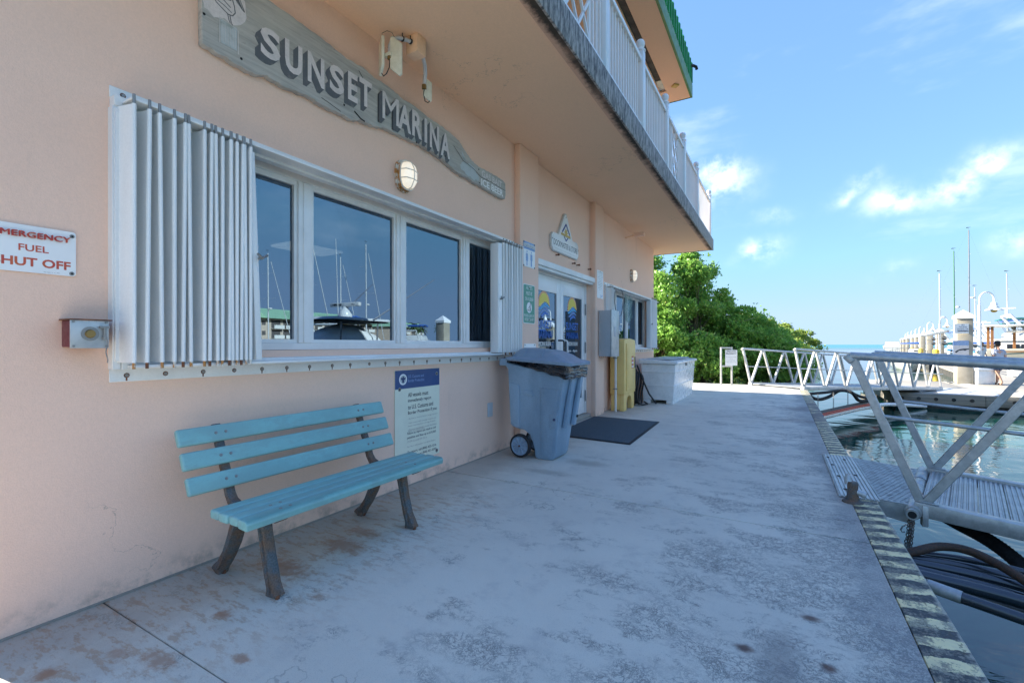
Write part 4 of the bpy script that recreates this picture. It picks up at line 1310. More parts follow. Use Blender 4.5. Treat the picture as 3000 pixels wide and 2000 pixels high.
t, fx = plate('blank_plate', 'small blank white plate on the near pillar just above the bin lid', 'plate', 4.885, 5.19, 1.10, 1.21, -2.648, MT['sign_white'], r=.01)
bolts(t, [(4.905, 1.195), (5.155, 1.195)], fx, .007, 'dark_hole')

# dockmaster sign: house-shaped board
dmx = WX - .018
dm = thing('dockmaster_sign', 'white DOCKMASTER & STORE board with a pointed top above the glass door', 'sign', (dmx, 6.3, 2.5))
o_ = [(5.80, 2.50), (6.70, 2.50), (6.795, 2.565), (6.795, 2.71), (6.74, 2.745), (6.60, 2.765), (6.53, 2.80), (6.36, 3.07), (6.30, 3.105), (6.24, 3.07), (6.07, 2.80), (6.0, 2.765), (5.86, 2.745), (5.80, 2.71), (5.775, 2.60)]
o_ = [(5.86, 2.505), (6.74, 2.505), (6.80, 2.56), (6.80, 2.715), (6.745, 2.765), (6.56, 2.765), (6.335, 3.115), (6.265, 3.115), (6.04, 2.765), (5.855, 2.765), (5.80, 2.715), (5.80, 2.56)]
m = MB(); m.prism(o_, (dmx, 0, 0), YU, ZU, (1, 0, 0), .030); m.build('board', MT['letter_grey_light'], dm, bevel=.003)
cx_, cz_ = 6.3, 2.74
inn = [((a - cx_) * .965 + cx_, (b - cz_) * .94 + cz_) for a, b in o_]
m = MB(); m.prism(inn, (dmx + .0301, 0, 0), YU, ZU, (1, 0, 0), .006); m.build('face', MT['sign_white'], dm, bevel=.002)
q = dmx + .0372
inn2 = [((a - cx_) * .88 + cx_, (b - cz_) * .80 + cz_) for a, b in o_]
e = MB(); stroke(e, [inn2[i] for i in (9, 10, 11, 0, 1, 2, 3, 4)], .004, q); e.build('border_line', MT['letter_grey_light'], dm)
e = MB(); text(e, 'DOCKMASTER & STORE', (q, 6.30, 2.595), YU, ZU, w=.86, h=.080, bold=0); e.build('lettering', MT['print_dark'], dm)
e = MB(); stroke(e, [(6.16, 2.82), (6.30, 2.96), (6.44, 2.82)], .030, q); stroke(e, [(6.22, 2.78), (6.30, 2.715), (6.38, 2.78)], .022, q); e.build('diamond_emblem', MT['logo_navy'], dm)
e = MB(); e.lathe([(.045, 0), (.045, .0006)], (q + .0006, 6.30, 2.835), 'X', 14)
for k in range(8):
    a = k * math.pi / 4; stroke(e, [(6.3 + .04 * math.cos(a), 2.835 + .04 * math.sin(a)), (6.3 + .068 * math.cos(a), 2.835 + .068 * math.sin(a))], .014, q + .0012)
e.box((q, 6.12, 2.775), (q + .001, 6.46, 2.81)); e.build('sun_emblem', MT['gold'], dm)
bolts(dm, [(6.3, 3.06), (5.83, 2.67), (6.77, 2.66)], q, .010, 'screw_grey')

# notice on the far pillar
t, fx = plate('notice_sign', 'tall white printed notice on the far pillar above the grey electric cabinet', 'sign', 7.455, 7.755, 1.985, 2.455, -2.648, MT['sign_white'], r=.01)
e = MB()
zz = 2.415
for i, (s, w_) in enumerate((('NOTICE TO BOATERS', .22), ('clean vessel act pump out', .2), ('it is unlawful to discharge', .24), ('sewage treated or untreated', .25), ('into the waters of the', .2), ('marina basin', .12), ('please use the pump out', .23), ('station at the fuel dock', .22), ('ask the dockmaster', .19), ('for assistance', .15), ('monday to sunday', .18), ('thank you', .1))):
    text(e, s, (fx, 7.605, zz), YU, ZU, w=w_, h=.014 if i else .02); zz -= .0265
e.build('lettering', MT['print_dark'], t)
e = MB(); stroke(e, [(7.60, 2.045), (7.64, 2.03), (7.69, 2.045), (7.73, 2.03)], .008, fx + .0004); stroke(e, [(7.62, 2.02), (7.66, 2.01), (7.71, 2.02)], .008, fx + .0004); e.build('wave_print', MT['print_blue'], t)
bolts(t, [(7.605, 2.44), (7.605, 2.0)], fx, .007, 'dark_hole')

# ------------------------------------------------------------------ fuel shut-off box
t = thing('fuel_shutoff_box', 'small maroon switch box with a metal face beside the left shutter', 'switch box', (WX, .84, 1.19))
m = MB(); m.box((WX, .779, 1.189), (WX + .114, .899, 1.305)); m.build('box', MT['box_red'], t, bevel=.004)
m = MB(); m.box((WX, .770, 1.3055), (WX + .125, .915, 1.311)); m.build('rain_lid', MT['rust_brown'], t)
m = MB(); m.box((WX + .1141, .772, 1.184), (WX + .120, .904, 1.308)); m.build('face_plate', MT['steel_plate'], t, bevel=.002)
for (y, z) in ((.782, 1.299), (.895, 1.299), (.782, 1.193), (.895, 1.193)):
    m = MB(); m.cyl((WX + .124, y, z), (WX + .127, y, z), .005, n=8); m.build('screw', MT['screw_grey'], t)
m = MB(); m.cyl((WX + .1201, .838, 1.247), (WX + .1235, .838, 1.247), .031, n=20); m.build('dial_ring', MT['screw_grey'], t)
m = MB(); m.cyl((WX + .1236, .838, 1.247), (WX + .133, .838, 1.247), .019, .016, n=16); m.build('button', MT['brass'], t, smooth=True)
e = MB(); text(e, 'SHUT OFF  GAS PUMPS', (WX + .1203, .838, 1.297), YU, ZU, w=.11, h=.007); e.build('engraving', MT['letter_grey_light'], t)
m = MB(); m.box((WX + .124, .868, 1.272), (WX + .136, .902, 1.282)); m.cyl((WX + .130, .886, 1.272), (WX + .130, .886, 1.235), .006, n=8); m.cyl((WX + .130, .886, 1.235), (WX + .130, .886, 1.222), .009, n=8); m.build('breaker_hammer', MT['screw_grey'], t, smooth=True)
m = MB()
for k in range(22):
    z = 1.222 - k * .0048 * 1.0
    m.lathe([(.0012, -.003), (.0028, 0), (.0012, .003)], (WX + .13 - .002 * math.sin(k * .3), .893 + .003 * math.sin(k * .4), z), 'Z', 6)
m.build('bead_chain', MT['screw_grey'], t)

# ------------------------------------------------------------------ antennas under the balcony
t = thing('wifi_antenna', 'group of cream panel antennas on grey conduit with a peach junction box under the balcony', 'antenna', (-2.45, 2.7, 3.5))
m = MB(); m.box((-2.50, 2.70, 3.435), (-2.385, 2.80, CEI - .001)); m.build('junction_box', MT['stucco_soffit'], t, bevel=.003)
m = MB(); m.tube([(-2.44, 2.705, 3.515), (-2.46, 2.66, 3.515), (-2.49, 2.61, 3.512), (-2.52, 2.575, 3.49), (-2.535, 2.565, 3.44), (-2.535, 2.565, 3.38)], .0155, 10); m.build('conduit', MT['pipe_grey'], t, smooth=True)
m = MB(); m.tube([(-2.44, 2.80, 3.50), (-2.465, 2.85, 3.50), (-2.51, 2.93, 3.485), (-2.55, 2.985, 3.45), (-2.57, 3.0, 3.41), (-2.575, 3.0, 3.37)], .0165, 10); m.build('conduit', MT['pipe_grey'], t, smooth=True)
m = MB()
for p in ((-2.445, 2.69, 3.515), (-2.475, 2.635, 3.513), (-2.455, 2.815, 3.513)): m.lathe([(.019, -.006), (.021, 0), (.019, .006)], p, 'Y', 10); m.cyl(p, (p[0], p[1], p[2] + .045), .004, n=6)
m.build('clamp', MT['rubber_black'], t)


def panel(c, w, h, th, yaw, cut, name='antenna_panel'):
    u = Vector((math.sin(yaw), math.cos(yaw), 0)); n = Vector((math.cos(yaw), -math.sin(yaw), 0))
    p = [(-w / 2, -h / 2 + cut), (w / 2 - cut * .3, -h / 2), (w / 2, -h / 2 + cut * .3), (w / 2, h / 2 - cut), (-w / 2 + cut * .3, h / 2), (-w / 2, h / 2 - cut * .3)]
    m_ = MB(); m_.prism(p, Vector(c) - n * th / 2, u, (0, 0, 1), n, th); return m_.build(name, MT['antenna_white'], t, bevel=.004)


panel((-2.49, 2.585, 3.36), .09, .30, .022, R(62), .06)
panel((-2.60, 2.545, 3.375), .10, .27, .022, R(-58), .04)
panel((-2.57, 3.035, 3.345), .075, .19, .022, R(25), .03)
m = MB(); m.cyl((-2.535, 2.565, 3.38), (-2.535, 2.565, 3.34), .019, n=8); m.cyl((-2.575, 3.0, 3.37), (-2.575, 3.0, 3.335), .019, n=8); m.build('cable_gland', MT['brass'], t)
m = MB(); m.box((-2.575, 2.545, 3.36), (-2.51, 2.585, 3.385)); m.box((-2.58, 3.0, 3.36), (-2.565, 3.03, 3.38)); m.build('bracket', MT['antenna_white'], t)
m = MB(); m.tube([(-2.535, 2.565, 3.34), (-2.54, 2.563, 3.28), (-2.56, 2.555, 3.235), (-2.585, 2.548, 3.22), (-2.60, 2.545, 3.245)], 0.004, 6); m.build('cable', MT['rubber_black'], t, smooth=True)
m = MB(); m.tube([(-2.575, 3.0, 3.34), (-2.58, 3.0, 3.29), (-2.575, 3.01, 3.24), (-2.56, 3.03, 3.23), (-2.555, 3.045, 3.25)], 0.004, 6); m.build('cable', MT['rubber_black'], t, smooth=True)
m = MB(); m.tube([(-2.60, 2.545, 3.50), (-2.60, 2.55, 3.55), (-2.56, 2.56, 3.56), (-2.52, 2.57, 3.54), (-2.50, 2.58, 3.50)], .0018, 5)
m.build('cable', MT['rubber_black'], t, smooth=True)

# motion sensor / camera arm near the far corner
t = thing('camera_arm', 'small peach painted security light arm on the wall near the far end', 'security camera', (WX, 9.4, 3.35))
m = MB(); m.cyl((WX, 9.35, 3.37), (WX + .22, 9.42, 3.42), .012, n=8); m.build('arm', MT['stucco_soffit'], t)
m = MB(); m.box((WX + .18, 9.36, 3.385), (WX + .38, 9.46, 3.455)); m.build('head', MT['stucco'], t, bevel=.006)

# ------------------------------------------------------------------ electric cabinet with conduit
t = thing('electric_cabinet', 'tall grey metal electric cabinet on the far pillar with a slim white pipe', 'cabinet', (-2.5, 7.7, 1.0))
m = MB(); m.box((-2.64, 7.52, 1.0), (-2.435, 7.92, 1.775)); m.build('body', MT['elec_grey'], t, bevel=.005)
m = MB(); m.box((-2.4348, 7.512, .995), (-2.415, 7.93, 1.782)); m.build('door', MT['steel_plate'], t, bevel=.004)
m = MB(); m.box((-2.4145, 7.64, 1.33), (-2.408, 7.76, 1.50)); m.build('latch_plate', MT['elec_grey'], t, bevel=.003)
m = MB()
for k in range(6): m.cyl((-2.62 + k * .035, 7.519, .985), (-2.62 + k * .035, 7.519, 1.0), .006, n=6)
m.build('knockout_screws', MT['rust_brown'], t)
o = thing('white_pipe', 'slim white vertical pipe in front of the yellow cabinet', 'pipe', (-2.54, 8.13, 0))
m = MB(); m.cyl((-2.54, 8.13, .0), (-2.54, 8.13, 1.72), .021, n=12); m.build('pipe', MT['warm_white'], o, smooth=True)
m = MB(); m.box((-2.58, 8.10, .95), (-2.51, 8.16, .965)); m.box((-2.58, 8.10, .40), (-2.51, 8.16, .415)); m.build('strap', MT['screw_grey'], o)

# landing net hung on the far window
t = thing('landing_net', 'green mesh landing net with a looped grey frame hung on the far window', 'net', (-2.56, 8.6, 1.8))
m = MB()
loop = [(-2.53, 8.30 + .27 * math.cos(a), 2.03 + .26 * math.sin(a) - .10 * (1 - abs(math.cos(a)))) for a in np.linspace(R(-70), R(250), 26)]
loop = [(-2.53, 8.28, 1.70)] + loop[::1] + [(-2.53, 8.28, 1.70)]
m.tube(loop, .0075, 7); m.cyl((-2.53, 8.28, 1.72), (-2.52, 8.26, 1.55), .012, n=8); m.build('hoop', MT['wire'], t, smooth=True)
m = MB()
for i in range(13):
    f = i / 12
    pts = [(-2.56, 8.75 + .50 * f + .04 * math.sin(k), 2.14 - .52 * (k / 8) * (1 - .35 * abs(f - .4)) + .02 * math.sin(k * 2 + i)) for k in range(9)]
    m.tube(pts, .0032, 4)
for k in range(14):
    f = k / 13
    pts = [(-2.555 + .01 * math.sin(i), 8.75 + .50 * (i / 8) * (1 - .4 * f) + .05 * f, 2.14 - .50 * f + .03 * math.sin(i * 1.3 + k)) for i in range(9)]
    m.tube(pts, .0032, 4)
m.build('mesh', MT['net_green'], t)['kind'] = 'stuff'

# ------------------------------------------------------------------ yellow spill kit cabinet
t = thing('yellow_cabinet', 'tall yellow plastic spill cabinet on arched feet against the wall', 'cabinet', (-2.5, 8.6, 0))
Y0, Y1, X0, X1 = 8.20, 8.92, -2.665, -2.40
m = MB()
prof = [(Y0, .30), (Y1, .30), (Y1, 1.26), (Y1 - .03, 1.29), ((Y0 + Y1) / 2, 1.315), (Y0 + .03, 1.29), (Y0, 1.26)]
m.prism(prof, (X0, 0, 0), YU, ZU, (1, 0, 0), X1 - X0); m.build('body', MT['yellow_plastic'], t, bevel=.014, seg=3)
arch = [(Y0 + .02, 0), (Y0 + .20, 0), (Y0 + .20, .16), (Y0 + .25, .23), (Y0 + .36, .26), (Y0 + .47, .23), (Y0 + .52, .16), (Y0 + .52, 0), (Y1 - .02, 0), (Y1 - .03, .30), (Y0 + .03, .30)]
m = MB(); m.prism(arch, (X1 - .10, 0, 0), YU, ZU, (1, 0, 0), .085); m.prism(arch, (X0 + .01, 0, 0), YU, ZU, (1, 0, 0), .06); m.box((X0 + .0705, Y0 + .025, .02), (X1 - .1005, Y0 + .06, .299)); m.build('feet', MT['yellow_plastic'], t, bevel=.006)
m = MB(); m.box((X1 + .0005, Y0 + .10, .36), (X1 + .016, Y1 - .05, 1.22)); dd = m.build('door', MT['yellow_plastic'], t, bevel=.01, seg=3)
m = MB(); m.box((X1 + .0165, Y0 + .15, .42), (X1 + .021, Y1 - .13, 1.14)); m.build('door_panel', MT['yellow_plastic'], dd, bevel=.004)
m = MB(); m.box((X1 + .0165, Y1 - .11, .76), (X1 + .024, Y1 - .08, .97)); m.build('handle_slot', MT['dark_hole'], dd)
m = MB(); m.box((X1 + .0215, Y1 - .33, .76), (X1 + .0225, Y1 - .20, .985)); m.build('label', MT['print_red'], dd)
e = MB()
for k in range(3): e.box((X1 + .0226, Y1 - .32, .772 + k * .072), (X1 + .0232, Y1 - .21, .812 + k * .072))
e.build('label_panel', MT['sign_white'], dd)
e = MB()
for k, s in enumerate(('EQUIPMENT', 'FIRE', 'SAFETY')):
    pass
e = MB(); text(e, 'FIRE', (X1 + .0234, Y1 - .265, .925), YU, ZU, w=.08, h=.025); text(e, 'HOSE', (X1 + .0234, Y1 - .265, .853), YU, ZU, w=.08, h=.025); text(e, 'KIT', (X1 + .0234, Y1 - .265, .781), YU, ZU, w=.06, h=.025); e.build('label_print', MT['print_red'], dd)

# coiled black hose between cabinet and dock box
t = thing('black_hose', 'black garden hose looped between the yellow cabinet and the white dock box', 'hose', (-2.5, 9.2, 0))
m = MB()
for k in range(5):
    cy, r1, r2 = 9.16 + .04 * math.sin(k * 2), .13 + .02 * k, .33 + .03 * math.cos(k)
    pts = [(-2.50 + .03 * k + .02 * math.sin(3 * a), cy + r1 * math.cos(a), .36 + .03 * math.sin(k) + r2 * math.sin(a)) for a in np.linspace(0, 2 * math.pi, 22, endpoint=False)]
    m.tube(pts, .016, 7, closed=True)
m.tube([(-2.42, 9.12, .80), (-2.36, 9.25, .55), (-2.25, 9.38, .22), (-2.13, 9.47, .02)], .016, 7)
m.tube([(-2.40, 9.10, .05), (-2.32, 9.2, .018), (-2.28, 9.38, .017), (-2.36, 9.45, .05)], .016, 7)
m.build('coil', MT['rubber_black'], t, smooth=True)
m = MB(); m.cyl((-2.64, 9.15, .78), (-2.45, 9.15, .78), .03, n=8); m.build('hanger', MT['screw_grey'], t)

# white dock box
t = thing('dock_box', 'white fibreglass dock box with sloped grey lid by the building corner', 'dock box', (-2.12, 10.7, 0))
m = MB(); m.add([(-2.44, 9.68, .07), (-1.84, 9.68, .07), (-1.84, 12.02, .07), (-2.44, 12.02, .07), (-2.47, 9.63, .80), (-1.79, 9.63, .80), (-1.79, 12.07, .80), (-2.47, 12.07, .80)],
               [(0, 3, 2, 1), (4, 5, 6, 7), (0, 1, 5, 4), (1, 2, 6, 5), (2, 3, 7, 6), (3, 0, 4, 7)])
m.build('tub', MT['dockbox_white'], t, bevel=.012, seg=3)
m = MB(); m.box((-2.475, 9.62, .64), (-1.785, 12.08, .655)); m.box((-2.462, 9.645, .36), (-1.805, 12.055, .372)); m.build('moulding', MT['dockbox_white'], t, bevel=.004)
m = MB(); m.box((-2.44, 9.685, 0), (-2.30, 12.0, .0695)); m.box((-1.98, 9.685, 0), (-1.845, 12.0, .0695)); m.build('skid', MT['dockbox_white'], t, bevel=.006)
m = MB(); m.add([(-2.51, 9.58, .805), (-1.745, 9.58, .805), (-1.745, 12.12, .805), (-2.51, 12.12, .805), (-2.51, 9.58, .905), (-1.745, 9.58, .86), (-1.745, 12.12, .86), (-2.51, 12.12, .905)],
               [(0, 3, 2, 1), (4, 5, 6, 7), (0, 1, 5, 4), (1, 2, 6, 5), (2, 3, 7, 6), (3, 0, 4, 7)])
m.build('lid', MT['dockbox_white'], t, bevel=.02, seg=3)
m = MB(); m.box((-2.4, 9.75, .888), (-1.9, 11.9, .905)); m.build('lid_panel', MT['elec_grey'], t, bevel=.01)
m = MB(); m.box((-1.79, 10.75, .74), (-1.765, 10.85, .80)); m.build('latch', MT['screw_grey'], t)

# door mat
mt = thing('door_mat', 'black ribbed rubber backed door mat on the concrete in front of the glass door', 'mat', (-2.0, 6.4, 0))
m = MB(); m.prism([(-2.62, 5.60), (-1.545, 5.51), (-1.60, 7.34), (-2.66, 7.38)], (0, 0, .0015), (1, 0, 0), (0, 1, 0), (0, 0, 1), .010); m.build('rubber_edge', MT['rubber_matt'], mt, bevel=.003)
m = MB(); m.prism([(-2.60, 5.63), (-1.575, 5.545), (-1.63, 7.31), (-2.63, 7.35)], (0, 0, .0117), (1, 0, 0), (0, 1, 0), (0, 0, 1), .006); m.build('pile', MT['mat_fibre'], mt, bevel=.003)
# ------------------------------------------------------------------ bench
bn = thing('park_bench', 'turquoise painted wooden slat bench with rusty cast iron legs against the pink wall', 'bench', (-2.3, 1.85, 0))


def ribbon(mb_, pts, ws, y, th):
    """flat casting: centre line in the XZ plane with its widths, th thick along Y"""
    L_, R_ = [], []
    for i, p in enumerate(pts):
        a = Vector(pts[max(i - 1, 0)]); b = Vector(pts[min(i + 1, len(pts) - 1)])
        t_ = (b - a).normalized(); n_ = Vector((-t_.y, t_.x))
        w = ws[i] / 2
        L_.append((p[0] + n_.x * w, p[1] + n_.y * w)); R_.append((p[0] - n_.x * w, p[1] - n_.y * w))
    k = len(pts)
    vs2 = []
    for yy in (y - th / 2, y + th / 2):
        vs2 += [(a, yy, b) for a, b in L_] + [(a, yy, b) for a, b in R_]
    fs2 = []
    for i in range(k - 1):
        fs2 += [(i, i + 1, k + i + 1, k + i), (2 * k + i, 3 * k + i, 3 * k + i + 1, 2 * k + i + 1), (i, 2 * k + i, 2 * k + i + 1, i + 1), (k + i, k + i + 1, 3 * k + i + 1, 3 * k + i)]
    fs2 += [(0, k, 3 * k, 2 * k), (k - 1, 3 * k - 1, 4 * k - 1, 2 * k - 1)]
    mb_.add(vs2, fs2)


for (cx_, cz_) in ((-2.475, .508), (-2.526, .622), (-2.574, .733)):
    m = MB(); tz = Vector((-.40, 0, 1)).normalized(); nx = Vector((1, 0, .40)).normalized()
    m.prism([(-.0445, -.016), (.0445, -.016), (.0445, .016), (-.0445, .016)], (cx_ + .0, 1.155, cz_), tz, nx, (0, 1, 0), 1.365)
    so = m.build('back_slat', MT['bench_paint'], bn, bevel=.011, seg=3)
    for y in (1.335, 1.385, 2.285, 2.33):
        c = Vector((cx_, y, cz_)) + nx * .0155
        m = MB(); m.cyl(c, c + nx * .003, .0085, .0075, 10); m.cyl(c + nx * .003, c + nx * .006, .004, .004, 6); m.build('screw', MT['screw_grey'], so, smooth=True)
for k in range(4):
    x1 = -2.0 - k * .0785; x0 = x1 - .0705
    m = MB()
    if k == 0: prof = [(x0, .388), (x1 - .004, .383), (x1, .415), (x1 - .012, .428), (x0, .431)]
    else: prof = [(x0, .388), (x1, .388), (x1, .431), (x0, .431)]
    m.prism([(a, b) for a, b in prof], (0, 1.17 + .004 * (k % 2), 0), (1, 0, 0), (0, 0, 1), (0, 1, 0), 1.362)
    so = m.build('seat_slat', MT['bench_paint'], bn, bevel=.011 if k else .007, seg=3)
    if k in (0, 1):
        for y in (1.35, 1.40, 2.28):
            m = MB(); m.cyl((x0 + .037, y, .4305), (x0 + .037, y, .433), .008, .007, 10); m.build('screw', MT['screw_grey'], so)
for y in (1.36, 2.31):
    m = MB(); ribbon(m, [(-2.615, .775), (-2.565, .655), (-2.515, .54), (-2.49, .475), (-2.475, .43), (-2.45, .395), (-2.42, .375)], [.022, .024, .026, .028, .03, .034, .05], y, .045)
    m.build('back_support', MT['rust_iron'], bn, bevel=.004)
    m = MB(); ribbon(m, [(-2.44, .372), (-2.30, .370), (-2.15, .368), (-2.06, .370), (-2.03, .378)], [.03, .026, .028, .024, .012], y, .05)
    m.box((-2.055, y - .03, .372), (-2.03, y + .03, .384)); m.build('seat_bracket', MT['rust_iron'], bn, bevel=.004)
    m = MB(); ribbon(m, [(-2.33, .358), (-2.375, .33), (-2.41, .28), (-2.445, .20), (-2.485, .12), (-2.53, .055), (-2.56, .022), (-2.572, .0)], [.085, .062, .048, .042, .042, .05, .07, .085], y, .05)
    ribbon(m, [(-2.30, .357), (-2.36, .32), (-2.395, .26), (-2.43, .18), (-2.48, .10), (-2.535, .03)], [.010] * 6, y, .075)
    m.build('leg', MT['rust_iron'], bn, bevel=.005)
    m = MB(); ribbon(m, [(-2.185, .358), (-2.17, .30), (-2.15, .20), (-2.125, .10), (-2.10, .045), (-2.09, .0)], [.065, .05, .042, .044, .056, .085], y, .05)
    ribbon(m, [(-2.185, .357), (-2.165, .28), (-2.14, .18), (-2.11, .08), (-2.095, .02)], [.010] * 5, y, .074)
    m.build('leg', MT['rust_iron'], bn, bevel=.005)
    m = MB(); m.cyl((-2.055, y - .012, .0), (-2.055, y - .012, .016), .011, n=6); m.cyl((-2.53, y, .0), (-2.53, y, .02), .011, n=6); m.build('anchor_bolt', MT['rust_brown'], bn)

# ------------------------------------------------------------------ wheeled bin
bi = thing('wheeled_bin', 'large blue grey wheeled rubbish bin with a black bag under its lid', 'bin', (-2.2, 4.6, 0))
yn = lambda z: 4.365 - .085 * z
yf = lambda z: 4.70 + .10 * z
prof = [(-2.535, 1.01), (-2.545, .965), (-2.52, .94), (-2.518, .775), (-2.51, .335), (-2.49, .318), (-2.42, .300), (-2.35, .295), (-2.29, .25), (-2.255, .17), (-2.238, .10), (-2.232, .018), (-2.215, .0), (-2.05, .0), (-2.02, .012), (-2.0, .05), (-1.965, .33), (-1.915, .64), (-1.862, .88)]
k = len(prof)
vs_ = [(a, yn(b), b) for a, b in prof] + [(a, yf(b), b) for a, b in prof]
fs = [tuple(reversed(range(k))), tuple(range(k, 2 * k))] + [(i, (i + 1) % k, k + (i + 1) % k, k + i) for i in range(k)]
m = MB(); m.add(vs_, fs); bodyo = m.build('body', MT['bin_plastic'], bi, bevel=.020, seg=4, angle=60)


def side_panel(poly, name, d=.007, bv=.006):
    m_ = MB(); m_.prism(poly, (0, 4.365, 0), (1, 0, 0), (0, -.085, 1), (0, -1, 0), d); return m_.build(name, MT['bin_plastic'], bi, bevel=bv, seg=3)


side_panel([(-2.508, .345), (-2.40, .31), (-2.385, .76), (-2.40, .775), (-2.508, .79)], 'side_panel', .012, .008)
side_panel([(-2.16, .03), (-2.04, .03), (-1.975, .40), (-1.925, .74), (-2.13, .755), (-2.135, .74)], 'side_panel', .010, .008)
side_panel([(-2.035, .33), (-1.972, .35), (-1.945, .52), (-2.035, .485)], 'side_panel', .020, .008)
side_panel([(-2.335, .665), (-2.225, .66), (-2.225, .715), (-2.335, .72)], 'name_plate', .009, .003)
m = MB(); m.lathe([(.0, -.012), (.012, -.008), (.014, 0), (.012, .01)], (-1.985, 4.365 - .085 * .44 - .022, .435), 'Y', 12); m.build('plug', MT['seal_blue'], bi, smooth=True)
# front fins and pocket
for y0_, y1_ in ((4.44, 4.475), (4.665, 4.73)):
    m = MB(); m.prism([(-1.96, .34), (-1.915, .33), (-1.83, .86), (-1.87, .87)], (0, y0_, 0), (1, 0, 0), (0, 0, 1), (0, 1, 0), y1_ - y0_); m.build('front_fin', MT['bin_plastic'], bi, bevel=.010, seg=3)
m = MB(); m.cyl((-1.905, 4.70, .43), (-1.885, 4.70, .43), .014, n=10); m.build('grab_hole', MT['dark_hole'], bi)
# wheels
for (ya, yb) in ((4.30, 4.345), (4.66, 4.705)):
    m = MB(); cx_, cz_, r_ = -2.385, .128, .124
    m.lathe([(.100, ya), (r_ - .006, ya), (r_, ya + .010), (r_, yb - .01), (r_ - .006, yb), (.100, yb)], (cx_, 0, cz_), 'Y', 36, cap=False); wo = m.build('wheel', MT['rubber_matt'], bi, smooth=True)
    m = MB(); m.lathe([(.0, ya + .012), (.090, ya + .012), (.098, ya + .002), (.1025, ya + .004), (.1025, yb - .004), (.09, yb - .004), (0, yb - .006)], (cx_, 0, cz_), 'Y', 36)
    m.lathe([(.0, ya - .004), (.014, ya - .003), (.018, ya + .012)], (cx_, 0, cz_), 'Y', 14)
    for q in range(10):
        a = 2 * math.pi * q / 10 + .1
        u = Vector((math.cos(a), 0, math.sin(a))); p_ = Vector((-math.sin(a), 0, math.cos(a)))
        c = Vector((cx_, ya + .0115, cz_))
        m.add([c + u * .014 - p_ * .005, c + u * .092 - p_ * .011, c + u * .092 + p_ * .011, c + u * .014 + p_ * .005,
               c + u * .014 - Vector((0, .008, 0)), c + u * .092 - Vector((0, .008, 0))], [(0, 1, 5, 4), (4, 5, 2, 3), (1, 2, 5), (0, 4, 3)])
    m.build('hub', MT['bin_lid'], wo, angle=30, smooth=True)
    m = MB(); m.cyl((cx_, ya - .010, cz_), (cx_, ya - .003, cz_), .010, n=8); m.build('axle_cap', MT['rust_brown'], wo)
m = MB(); m.cyl((-2.385, 4.35, .128), (-2.385, 4.655, .128), .012, n=8); m.build('axle', MT['screw_grey'], bi)
# handle at the wall side
m = MB(); m.tube([(-2.53, 4.30, 1.02), (-2.60, 4.30, 1.035), (-2.628, 4.33, 1.035), (-2.63, 4.55, 1.035), (-2.628, 4.77, 1.035), (-2.60, 4.80, 1.035), (-2.53, 4.80, 1.02)], .016, 10)
m.box((-2.625, 4.285, .975), (-2.53, 4.315, 1.045)); m.box((-2.625, 4.785, .975), (-2.53, 4.815, 1.045)); m.build('handle', MT['bin_plastic'], bi, bevel=.006)


# lid: a shallow dome tipped a little forward
def ring(x0, x1, y0, y1, z0, z1, r, n=6):
    out = []
    for (cx2, cy2, a0) in ((x1 - r, y1 - r, 0), (x0 + r, y1 - r, 90), (x0 + r, y0 + r, 180), (x1 - r, y0 + r, 270)):
        for q in range(n):
            a = R(a0 + 90 * q / (n - 1)); x = cx2 + r * math.cos(a); y = cy2 + r * math.sin(a)
            out.append((x, y, z0 + (z1 - z0) * (x - x0) / (x1 - x0)))
    return out


rings = [ring(-2.545, -1.790, 4.255, 4.845, 1.035, .985, .045), ring(-2.55, -1.782, 4.25, 4.85, 1.055, 1.012, .05), ring(-2.54, -1.80, 4.262, 4.838, 1.066, 1.024, .05), ring(-2.50, -1.87, 4.30, 4.80, 1.072, 1.040, .06),
         ring(-2.465, -1.945, 4.335, 4.765, 1.125, 1.09, .07), ring(-2.44, -2.00, 4.36, 4.74, 1.150, 1.115, .07), ring(-2.40, -2.05, 4.40, 4.70, 1.166, 1.135, .06)]
nn = len(rings[0]); vs_ = [p for r_ in rings for p in r_]
fs = [(i * nn + j, i * nn + (j + 1) % nn, (i + 1) * nn + (j + 1) % nn, (i + 1) * nn + j) for i in range(len(rings) - 1) for j in range(nn)] + [tuple(range((len(rings) - 1) * nn, len(rings) * nn)), tuple(reversed(range(nn)))]
m = MB(); m.add(vs_, fs); lid = m.build('lid', MT['bin_lid'], bi, smooth=True, angle=35)
m = MB()
for x in (-2.33, -2.12): m.tube([(x - .01, 4.305, 1.072), (x, 4.34, 1.125), (x + .004, 4.37, 1.145)], .006, 6)
m.build('lid_rib', MT['bin_lid'], lid, smooth=True)
# crumpled black bag hanging out all round the front half
path = [(-2.50, 4.268)] + [(-2.50 + .66 * i / 30, 4.268) for i in range(1, 31)] + [(-1.832, 4.28)] + [(-1.828, 4.28 + .54 * i / 22) for i in range(1, 23)] + [(-1.84, 4.83)] + [(-1.85 - .62 * i / 20, 4.832) for i in range(1, 21)]
rows = 15; vs_ = []
from mathutils import noise as mn
for i, (x, y) in enumerate(path):
    f = (x + 2.50) / .67
    zt_ = 1.028 - .035 * f; zb_ = 1.018 - .165 * f - .006 * math.sin(i * .9)
    for r_ in range(rows):
        g = r_ / (rows - 1)
        z = zt_ + (zb_ - zt_) * g
        d = .003 + .018 * (mn.noise(Vector((i * .09, g * 9 + f, 3))) + .35) * math.sin(math.pi * g) ** .4 + .006 * mn.noise(Vector((i * .3, g * 22, 7)))
        if i <= 31: vs_.append((x, y - d, z))
        elif i <= 54: vs_.append((x + d, y, z))
        else: vs_.append((x, y + d, z))
